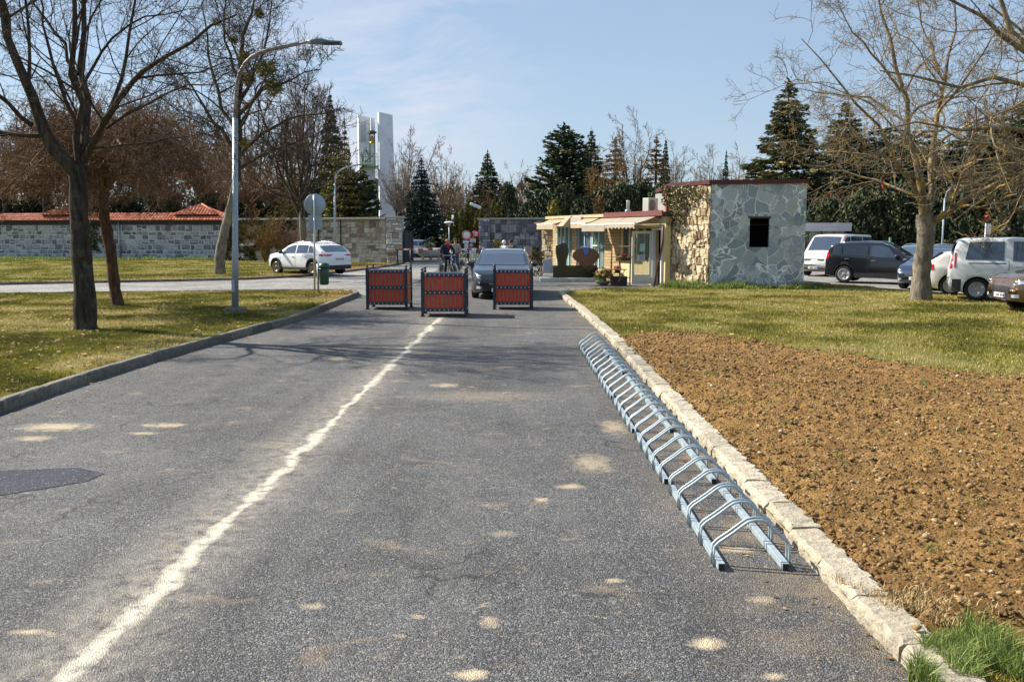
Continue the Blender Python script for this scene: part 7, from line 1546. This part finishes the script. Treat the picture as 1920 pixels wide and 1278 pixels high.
mb.bar((-.2, -.3, .62), (.15, -.1, .0), .02); mb.bar((.55, -.3, .62), (.2, -.1, 0), .02); mb.build("stand_frame", M_RUST, t)
mb = MB(); mb.box((.3, .1, .18), (.6, .35, .36)); mb.build("dark_crate", mat("dark_crate_plastic", (.03, .03, .03), .7), t)
def flowers(label, loc, r, petal, seed, n=26, pot=True, bowl=False, mix=None):
    r2 = random.Random(seed); t = thing("potted_flowers", label, "flowers", loc); 
    mb = MB(); mb.lathe([(r * .55, 0), (r * .75, r * .7), (r * .8, r * .75), (0, r * .7)] if not bowl else [(r * .4, 0), (r * .95, r * .45), (r, r * .5), (0, r * .45)], 14); mb.build("pot", mat("pot_" + str(seed), (.10, .06, .04) if not bowl else (.35, .36, .35), .7), t)
    rn = np.random.default_rng(seed); p = rn.normal(size=(150, 3)) * np.array([r * .5, r * .5, r * .35]) + np.array([0, 0, r * 1.05]); V, Fc = leaf_cards(p, r * .5, rn, None, 1.7); np_mesh("leaves", V, Fc, M_IVY if mix is None else M_GRASS2, t, tint=rn.random(150))
    for k, pm in enumerate([petal] + ([mix] if mix else [])):
        mb = MB()
        for i in range(n): a, q = r2.random() * 6.28, r2.random() ** .6 * r * .8; s = r * .20; mb.ell((q * math.cos(a), q * math.sin(a), r * (1.15 + .6 * r2.random())), (s, s, s * .7), n=7)
        mb.build("blossoms", pm, t)
def fpt(px, py): return tuple(P(px, py, Yf - .15))
flowers("red flowers in a pot on the lower shelf of the rusty stand", fpt(1158, 512), .16, M_PETR, 1, 22); flowers("red flowers in a pot on the middle shelf left of the door", fpt(1169, 489), .15, M_PETR, 2, 22); flowers("white flowers in a pot on the middle shelf beside the door", fpt(1177, 489), .12, M_PETW, 3, 12)
flowers("wide bowl of yellow and pink flowers on the ground before the brick pier", tuple(G(1131, 535)), .34, M_PETY, 4, 60, bowl=True, mix=M_PETP)
# ---- bus shelter behind the building, sign pole, posts
Yk = 47.0; t = thing("bus_shelter", "small flat roofed glazed shelter between the stone building and the white van", "shelter", (P(1512, 470, Yk).x, Yk, 0)); z1 = CH + (HOR - 418) * Yk / F; w = (1592 - 1512) * Yk / F
mb = MB(); mb.box((w / 2 - .1, .9, z1 - .22), (w + .2, 2.2, .42), bev=.01); mb.build("roof", mat("corrugated_grey", (.50, .49, .52), .5, .2, var=.2, scale=2), t)
mb = MB()
for x in (.05, .75, 1.4, w - .2): mb.box((x, 0, (z1 - .4) / 2), (.06, .06, z1 - .4))
mb.box((w / 2, 0, .3), (w - .2, .05, .05)); mb.build("frame", M_PLA, t)
gm, nt, bb = new_mat("shelter_glass"); bb.inputs['Base Color'].default_value = (.25, .28, .22, 1); bb.inputs['Alpha'].default_value = .45; bb.inputs['Roughness'].default_value = .1
mb = MB(); mb.box((w / 2 - .1, .02, (z1 - .1) / 2 + .15), (w - .35, .01, z1 - .8)); mb.build("glass_panel", gm, t)
b = P(1846, 470, 36); t = thing("sign_post", "white pole with a narrow sign above the silver van", "sign", (b.x, 36, 0)); z1 = CH + (HOR - 419) * 36 / F
mb = MB(); mb.tube([(0, 0, 0), (0, 0, z1)], .04, 8); mb.build("pole", M_STEELP, t); mb = MB(); mb.box((.12, 0, z1 - .22), (.14, .02, .42)); mb.build("sign_panel", M_WHITE, t)
for px, lb in ((1668, "green post behind the black boxy car"), (1823, "green post top just behind the silver van's roof")):
    b = P(px, 470, 45); t = thing("fence_post", lb, "post", (b.x, 45, 0), 0, "green posts at the back of the parking area"); z1 = CH + (HOR - (445 if px < 1700 else 446)) * 45 / F; mb = MB(); mb.tube([(0, 0, 0), (0, 0, z1)], .065, 10); mb.build("post", mat("post_green", (.04, .22, .09), .6), t); mb = MB(); mb.ell((0, 0, z1), (.07, .07, .03), n=10); mb.build("cap", M_PLA, t)
# ============================================================ BICYCLES AND PEOPLE
def bike(name, label, loc, yw, col, basket=False, rear_box=False, steer=0.0):
    t = thing(name, label, "bicycle", loc, yw); wr, wb = .34, 1.06     # rear axle at x=0, front at x=wb
    fm = mat(name + "_paint_" + str(len(bpy.data.materials)), col, .35, .2, var=.1)
    for x, nm in ((0, "rear_wheel"), (wb, "front_wheel")):
        Mw = Matrix.Translation((x, 0, wr)) @ Matrix.Rotation(steer if x else 0, 4, 'Z') @ Matrix.Rotation(R(90), 4, 'X'); pts = []
        mb = MB(); n = 32; pr = [(wr - .018 + .018 * math.cos(a), .018 * math.sin(a)) for a in [6.283 * i / 8 for i in range(9)]]; mb.lathe(pr, n, M=Mw); w = mb.build(nm, mat("grey_tyre", (.07, .068, .06), .8), t)
        mb = MB(); mb.lathe([(wr - .035, -.012), (wr - .03, .012), (wr - .045, .012), (wr - .048, -.012)], n, M=Mw)
        for i in range(14):
            a = 6.283 * i / 14; mb.tube([Mw @ Vector((0.02 * math.cos(a), .02 * math.sin(a), .02 * (-1) ** i)), Mw @ Vector(((wr - .04) * math.cos(a), (wr - .04) * math.sin(a), 0))], .003, 4)
        mb.tube([Mw @ Vector((0, 0, -.05)), Mw @ Vector((0, 0, .05))], .02, 8); mb.build("rim", M_CHR, w)
        mb = MB(); vs = []
        for i in range(17):
            a = R(-15 if x else 20) + R(170) * i / 16
            for dz in (-.028, 0, .028): vs.append((math.cos(a) * (wr + .02 + (.01 if dz == 0 else 0)), math.sin(a) * (wr + .02 + (.01 if dz == 0 else 0)), dz))
        mb.add(vs, [(i * 3 + j, (i + 1) * 3 + j, (i + 1) * 3 + j + 1, i * 3 + j + 1) for i in range(16) for j in range(2)], .5, True, Mw @ Matrix.Scale(-1, 4, (0, 1, 0)) if False else Matrix.Translation((x, 0, wr)) @ Matrix.Rotation(steer if x else 0, 4, 'Z') @ Matrix.Rotation(R(-90), 4, 'X') @ Matrix.Scale(-1, 4, (0, 1, 0))); mb.build("mudguard", fm, t)
    bb, st, hd, hu = (.42, 0, .28), (.26, 0, .78), (.84, 0, .62), (.80, 0, .80)
    mb = MB()
    for p, q, r in (((0, 0, wr), bb, .011), ((0, 0, wr), (.28, 0, .70), .010), (bb, st, .016), (bb, hd, .020), ((.36, 0, .45), (.82, 0, .72), .018), (hd, hu, .022), (hd, (wb, .0, wr), .014)): mb.tube([p, q], r, 8)
    mb.build("frame", fm, t)
    mb = MB(); mb.tube([st, (.25, 0, .90)], .013, 8); mb.ell((.23, 0, .93), (.14, .09, .04)); mb.build("saddle", M_PLA, t)
    mb = MB(); mb.tube([(.80, 0, .80), (.79, 0, 1.02)], .012, 8); mb.tube([(.58, -.29, 1.02), (.68, -.27, 1.05), (.79, -.10, 1.04), (.79, .10, 1.04), (.68, .27, 1.05), (.58, .29, 1.02)], .012, 8); h_ = mb.build("handlebar", M_CHR, t)
    for s in (-1, 1): mb = MB(); mb.tube([(.54, s * .295, 1.015), (.66, s * .275, 1.045)], .018, 8); mb.build("grip", M_PLA, h_)
    mb = MB(); mb.ell((.90, 0, .86), (.05, .045, .05)); mb.build("headlamp", M_LAMP, t)
    mb = MB(); mb.lathe([(.09, -.01), (.09, .01)], 18, M=Matrix.Translation((.42, -.06, .28)) @ Matrix.Rotation(R(90), 4, 'X')); mb.bar((.42, -.08, .28), (.42 + .08, -.08, .13), .015); mb.bar((.42, .08, .28), (.34, .08, .43), .015); mb.box((.5, -.12, .125), (.09, .08, .02)); mb.box((.34, .12, .435), (.09, .08, .02)); mb.build("crank", M_CHR, t)
    def wire_box(nm, x0, x1, y0, y1, z0, z1, m):
        mb = MB(); k = 5
        for i in range(k + 1):
            z = z0 + (z1 - z0) * i / k
            for p, q in (((x0, y0, z), (x1, y0, z)), ((x1, y0, z), (x1, y1, z)), ((x1, y1, z), (x0, y1, z)), ((x0, y1, z), (x0, y0, z))): mb.bar(p, q, .006 if 0 < i < k else .012)
        for x in np.linspace(x0, x1, 5):
            for y in (y0, y1): mb.bar((x, y, z0), (x, y, z1), .006)
        for y in np.linspace(y0, y1, 5):
            for x in (x0, x1): mb.bar((x, y, z0), (x, y, z1), .006)
        mb.box(((x0 + x1) / 2, (y0 + y1) / 2, z0), (x1 - x0, y1 - y0, .008)); mb.build(nm, m, t)
    mb = MB(); mb.box((-.02, 0, .74), (.36, .12, .02)); mb.bar((-.15, .05, .74), (0, .05, wr), .012); mb.bar((-.15, -.05, .74), (0, -.05, wr), .012); mb.build("luggage_rack", M_CHR, t)
    if basket: wire_box("basket", .90, 1.18, -.17, .17, .76, 1.0, M_CHR)
    if rear_box: wire_box("rear_basket", -.28, .10, -.2, .2, .76, 1.0, M_CHR)
    return t
def skin(name, nodes, edges, m, parent=None, sub=1, root=None):
    """nodes: {key:(x,y,z,r)}"""
    ks = list(nodes); ix = {k: i for i, k in enumerate(ks)}; me = bpy.data.meshes.new(name); me.from_pydata([nodes[k][:3] for k in ks], [(ix[a], ix[b]) for a, b in edges], [])
    o = bpy.data.objects.new(name, me); C.objects.link(o); md = o.modifiers.new("s", 'SKIN'); md.use_smooth_shade = True; md.branch_smoothing = .3
    for i, k in enumerate(ks):
        r_ = nodes[k][3]; r_ = r_ if isinstance(r_, tuple) else (r_, r_); v = me.skin_vertices[0].data[i]; v.radius = r_; v.use_root = (k == root) if root else (i == 0)
    sb = o.modifiers.new("u", 'SUBSURF'); sb.levels = sub; sb.render_levels = sub
    dg = bpy.context.evaluated_depsgraph_get(); m2 = bpy.data.meshes.new_from_object(o.evaluated_get(dg)); bpy.data.objects.remove(o); m2.name = name; m2.materials.clear(); m2.materials.append(m)
    return link(bpy.data.objects.new(name, m2), parent)
M_SKIN = mat("skin", (.50, .27, .19), .6, var=.12, scale=12); M_SKINR = mat("ruddy_skin", (.55, .20, .14), .6, var=.15, scale=12)
def lerp(a, b, t): return tuple(a[i] + (b[i] - a[i]) * t for i in range(3))
def person(label, loc, rz, J, jacket, trouser, skinm, hair, haircol, shoes, coat_len=.0, scarf=None, face_yaw=0.0, gr=None):
    """J: joints in local metres, figure faces +x. keys: pel, chest, neck, head, shL/R, elL/R, wrL/R, hipL/R, knL/R, anL/R, toeL/R, and hand direction hdL/R"""
    t = thing("person", label, "person", loc, rz, gr); nd, eg = {}, []
    def N(k, p, r): nd[k] = (*p, r)
    N('pel', J['pel'], .125); N('wai', lerp(J['pel'], J['chest'], .5), .12); N('chest', J['chest'], .135); N('nb', lerp(J['chest'], J['neck'], .75), .07); N('neck', J['neck'], .055)
    hd = Vector(J['head']); nk = Vector(J['neck']); N('jaw', tuple(nk + (hd - nk) * .45 + Vector((.02, 0, 0))), .068); N('head', tuple(hd), .092); N('crown', tuple(hd + (hd - nk).normalized() * .065), .070)
    eg += [('pel', 'wai'), ('wai', 'chest'), ('chest', 'nb'), ('nb', 'neck'), ('neck', 'jaw'), ('jaw', 'head'), ('head', 'crown')]
    for s in 'LR':
        sh, el, wr_, hp, kn, an, to = (J[k + s] for k in ('sh', 'el', 'wr', 'hip', 'kn', 'an', 'toe'))
        N('sh' + s, sh, .062); N('ua' + s, lerp(sh, el, .5), .052); N('el' + s, el, .043); N('fa' + s, lerp(el, wr_, .45), .038); N('wr' + s, wr_, .026)
        h_ = Vector(J['hd' + s]).normalized(); pm = Vector(wr_) + h_ * .06; N('pa' + s, tuple(pm), (.034, .022))
        eg += [('chest', 'sh' + s), ('sh' + s, 'ua' + s), ('ua' + s, 'el' + s), ('el' + s, 'fa' + s), ('fa' + s, 'wr' + s), ('wr' + s, 'pa' + s)]
        N('hip' + s, hp, .085); N('th' + s, lerp(hp, kn, .45), .078); N('kn' + s, kn, .055); N('ca' + s, lerp(kn, an, .35), .055); N('an' + s, an, .035); N('fo' + s, lerp(an, to, .5), .038); N('toe' + s, to, .03)
        eg += [('pel', 'hip' + s), ('hip' + s, 'th' + s), ('th' + s, 'kn' + s), ('kn' + s, 'ca' + s), ('ca' + s, 'an' + s), ('an' + s, 'fo' + s), ('fo' + s, 'toe' + s)]
    body = skin("body", nd, eg, skinm, t, 1, 'pel')
    # hands: five curled fingers joined into the body mesh by join of data
    bms = bmesh.new(); bms.from_mesh(body.data)
    for s in 'LR':
        h_ = Vector(J['hd' + s]).normalized(); pm = Vector(J['wr' + s]) + h_ * .075; side = h_.cross(Vector((0, 0, 1))); side = side.normalized() if side.length > .1 else Vector((0, 1, 0)); dn = h_.cross(side).normalized(); dn = dn if dn.z < 0 else -dn
        for i in range(5):
            if i < 4: p0 = pm + side * (.026 - .017 * i); L_ = (.070, .078, .072, .058)[i]; pts = [p0, p0 + h_ * L_ * .45, p0 + h_ * L_ * .75 + dn * L_ * .3, p0 + h_ * L_ * .65 + dn * L_ * .62]
            else: sg_ = 1 if s == 'L' else -1; p0 = pm - h_ * .035 + side * .03 * sg_; pts = [p0, p0 + side * .02 * sg_ + h_ * .02, p0 + side * .022 * sg_ + h_ * .045 + dn * .02]
            mb = MB(); mb.tube(pts, [.0095, .009, .008, .0065][:len(pts)], 6); b0_ = len(bms.verts); vv = [bms.verts.new(v) for v in mb.v]; bms.verts.ensure_lookup_table()
            for f in mb.f:
                try: bms.faces.new([vv[j] for j in f]).smooth = True
                except ValueError: pass
    # ears, nose
    Rf = Matrix.Translation(hd) @ Matrix.Rotation(face_yaw, 4, 'Z')
    mb = MB(); mb.ell((0.098, 0, -.005), (.020, .014, .026), M=Rf, n=8); mb.ell((0, .088, 0), (.018, .012, .032), M=Rf, n=8); mb.ell((0, -.088, 0), (.018, .012, .032), M=Rf, n=8)
    vv = [bms.verts.new(v) for v in mb.v]
    for f in mb.f:
        try: bms.faces.new([vv[j] for j in f]).smooth = True
        except ValueError: pass
    bms.to_mesh(body.data); bms.free()
    mb = MB()
    for y in (-.033, .033): mb.ell((.086, y, .022), (.010, .013, .008), M=Rf, n=8)
    mb.build("eyes", M_INK, body); mb = MB(); mb.ell((.088, 0, -.045), (.008, .026, .006), M=Rf, n=8); mb.build("mouth", mat("lips", (.30, .08, .07), .6, var=0), body)
    # jacket
    nd2, e2 = {}, []
    def N2(k, p, r): nd2[k] = (*p, r)
    pel, che = J['pel'], J['chest']
    N2('pel', lerp(pel, che, -.12 - coat_len), (.175, .145)); N2('w', lerp(pel, che, .4), (.165, .14)); N2('chest', che, (.175, .155)); N2('col', lerp(che, J['neck'], .78), .085)
    e2 += [('pel', 'w'), ('w', 'chest'), ('chest', 'col')]
    for s in 'LR':
        sh, el, wr_ = J['sh' + s], J['el' + s], J['wr' + s]; N2('sh' + s, sh, .088); N2('u' + s, lerp(sh, el, .5), .072); N2('el' + s, el, .062); N2('wr' + s, lerp(el, wr_, .93), .046); e2 += [('chest', 'sh' + s), ('sh' + s, 'u' + s), ('u' + s, 'el' + s), ('el' + s, 'wr' + s)]
    skin("jacket", nd2, e2, jacket, t, 1, 'pel')
    nd3, e3 = {'pel': (*pel, (.155, .13))}, []
    for s in 'LR':
        hp, kn, an = J['hip' + s], J['kn' + s], J['an' + s]; nd3['h' + s] = (*hp, .105); nd3['t' + s] = (*lerp(hp, kn, .5), .092); nd3['k' + s] = (*kn, .072); nd3['c' + s] = (*lerp(kn, an, .5), .064); nd3['a' + s] = (*lerp(kn, an, .93), .055); e3 += [('pel', 'h' + s), ('h' + s, 't' + s), ('t' + s, 'k' + s), ('k' + s, 'c' + s), ('c' + s, 'a' + s)]
    skin("trousers", nd3, e3, trouser, t, 1, 'pel')
    for s in 'LR':
        an, to = Vector(J['an' + s]), Vector(J['toe' + s]); d = (to - an); skin("shoe", {'a': (*(an - d * .15 + Vector((0, 0, -.01))), .047), 'b': (*(an + d * .4 + Vector((0, 0, -.025))), (.045, .04)), 'c': (*(to + d * .05), .038)}, [('a', 'b'), ('b', 'c')], shoes, t)
    if hair == 'cap':
        mb = MB(); mb.ell((0, 0, .045), (.112, .105, .075), M=Rf, zmin=-.1); mb.box((.115, 0, .045), (.09, .13, .012), M=Rf); mb.build("cap", haircol, t)
    elif hair == 'bald':
        mb = MB(); mb.ell((-.035, 0, .0), (.085, .100, .075), M=Rf, zmin=-.8); mb.build("hair", haircol, t)
    else:
        mb = MB(); mb.ell((-.018, 0, .035), (.112, .112, .105), M=Rf, zmin=-.75, n=16); o = mb.build("hair", haircol, t)
        for v in o.data.vertices: v.co += Vector((random.uniform(-1, 1), random.uniform(-1, 1), random.uniform(-1, 1))) * .007
    if scarf:
        mb = MB(); c = lerp(J['neck'], J['chest'], .12); mb.lathe([(.075, -.05), (.095, -.02), (.10, .02), (.08, .06), (.065, .06)], 16, c); mb.box((c[0] + .10, 0, c[2] - .09), (.04, .10, .16), bev=.012); mb.build("scarf", scarf, t)
    return t
def standing(h=1.74, lean=0.0, arms='down', step=.16):
    k = h / 1.74; z = lambda v: v * k
    J = dict(pel=(0, 0, z(.96)), chest=(.02 + lean * .5, 0, z(1.28)), neck=(.03 + lean, 0, z(1.48)), head=(.055 + lean, 0, z(1.625)))
    for s, sg in (('L', 1), ('R', -1)):
        J['sh' + s] = (.01 + lean * .9, sg * .185 * k, z(1.41)); J['hip' + s] = (0, sg * .095 * k, z(.92)); st = step * sg
        J['kn' + s] = (.04 + st * .5, sg * .10 * k, z(.50)); J['an' + s] = (st, sg * .10 * k, z(.085)); J['toe' + s] = (st + .15, sg * .12 * k, z(.035))
        if arms == 'bar': J['el' + s] = (.12, sg * .27, z(1.14)); J['wr' + s] = (.36, sg * .26, z(1.04)); J['hd' + s] = (.9, 0, -.2)
        else: J['el' + s] = (-.02, sg * .25 * k, z(1.13)); J['wr' + s] = (.07, sg * .26 * k, z(.88)); J['hd' + s] = (.2, 0, -1)
    return J
# rider: bicycle comes towards us, nose to the right
yb = yaw(.52, -.85); bl = Vector((P(829, 520, 39.2).x, 39.6, 0))
bike("bicycle", "cream white bicycle ridden towards the viewer between the planters", tuple(bl), yb, (.66, .64, .55), False, False)
Jr = dict(pel=(.24, 0, 1.00), chest=(.36, 0, 1.33), neck=(.43, 0, 1.53), head=(.47, 0, 1.67))
for s, sg in (('L', 1), ('R', -1)):
    Jr['sh' + s] = (.39, sg * .19, 1.46); Jr['el' + s] = (.45, sg * .32, 1.22); Jr['wr' + s] = (.57, sg * .29, 1.07); Jr['hd' + s] = (.9, 0, -.35); Jr['hip' + s] = (.25, sg * .10, .96)
Jr['knR'] = (.62, -.14, .72); Jr['anR'] = (.46, -.13, .27); Jr['toeR'] = (.60, -.14, .20); Jr['knL'] = (.55, .13, .88); Jr['anL'] = (.32, .12, .50); Jr['toeL'] = (.45, .13, .43)
M_NAVYJ = mat("navy_jacket", (.015, .022, .06), .85, var=.3, scale=14, bmp=.3); M_NAVYT = mat("dark_trousers", (.012, .015, .025), .9, var=.3, scale=14); M_BEIGE = mat("grey_beige_jacket", (.36, .34, .27), .85, var=.25, scale=12, bmp=.3); M_JEANS = mat("blue_jeans", (.04, .07, .14), .9, var=.3, scale=14); M_SHOE = mat("dark_shoes", (.02, .018, .016), .6)
person("bald cyclist in navy jacket and red scarf riding a cream bicycle", tuple(bl), yb, Jr, M_NAVYJ, M_NAVYT, M_SKINR, 'bald', mat("grey_hair", (.42, .40, .37), .9, var=.3), M_SHOE, scarf=mat("red_scarf", (.55, .02, .02), .9, var=.3, scale=12), face_yaw=-.25)
# man pushing a bicycle
b2 = Vector((P(853, 513, 44).x, 44.2, 0)); y2 = yaw(.25, -.97)
person("man in grey beige jacket, jeans and flat cap walking his bicycle", tuple(b2), y2, standing(1.76, .03, 'bar', .14), M_BEIGE, M_JEANS, M_SKIN, 'cap', mat("dark_cap", (.05, .055, .07), .9, var=.2), M_SHOE, .25)
bike("bicycle", "light coloured bicycle with wire baskets pushed by the man in the cap", (b2.x + .30, b2.y + .25, 0), yaw(.62, -.78), (.55, .56, .52), True, True)
# two people behind the estate car
b3 = Vector(((944.5 - 960) / F * 47, 47, 0)); person("white haired person in white top behind the estate car, seen from behind", tuple(b3), yaw(.5, .85), standing(1.60, .0, 'down', .05), mat("white_top", (.72, .70, .66), .9, var=.12), M_JEANS, M_SKIN, 'full', mat("white_hair", (.80, .77, .70), .9, var=.15, scale=30), M_SHOE)
b4 = Vector(((960 - 960) / F * 48, 48, 0)); person("person with dark hair and ruddy face in a dark jacket behind the estate car", tuple(b4), yaw(-.8, -.5), standing(1.64, .03, 'down', .1), mat("black_jacket", (.03, .03, .03), .9, var=.2), M_NAVYT, M_SKINR, 'full', mat("black_hair", (.02, .017, .015), .8, var=.2), M_SHOE)
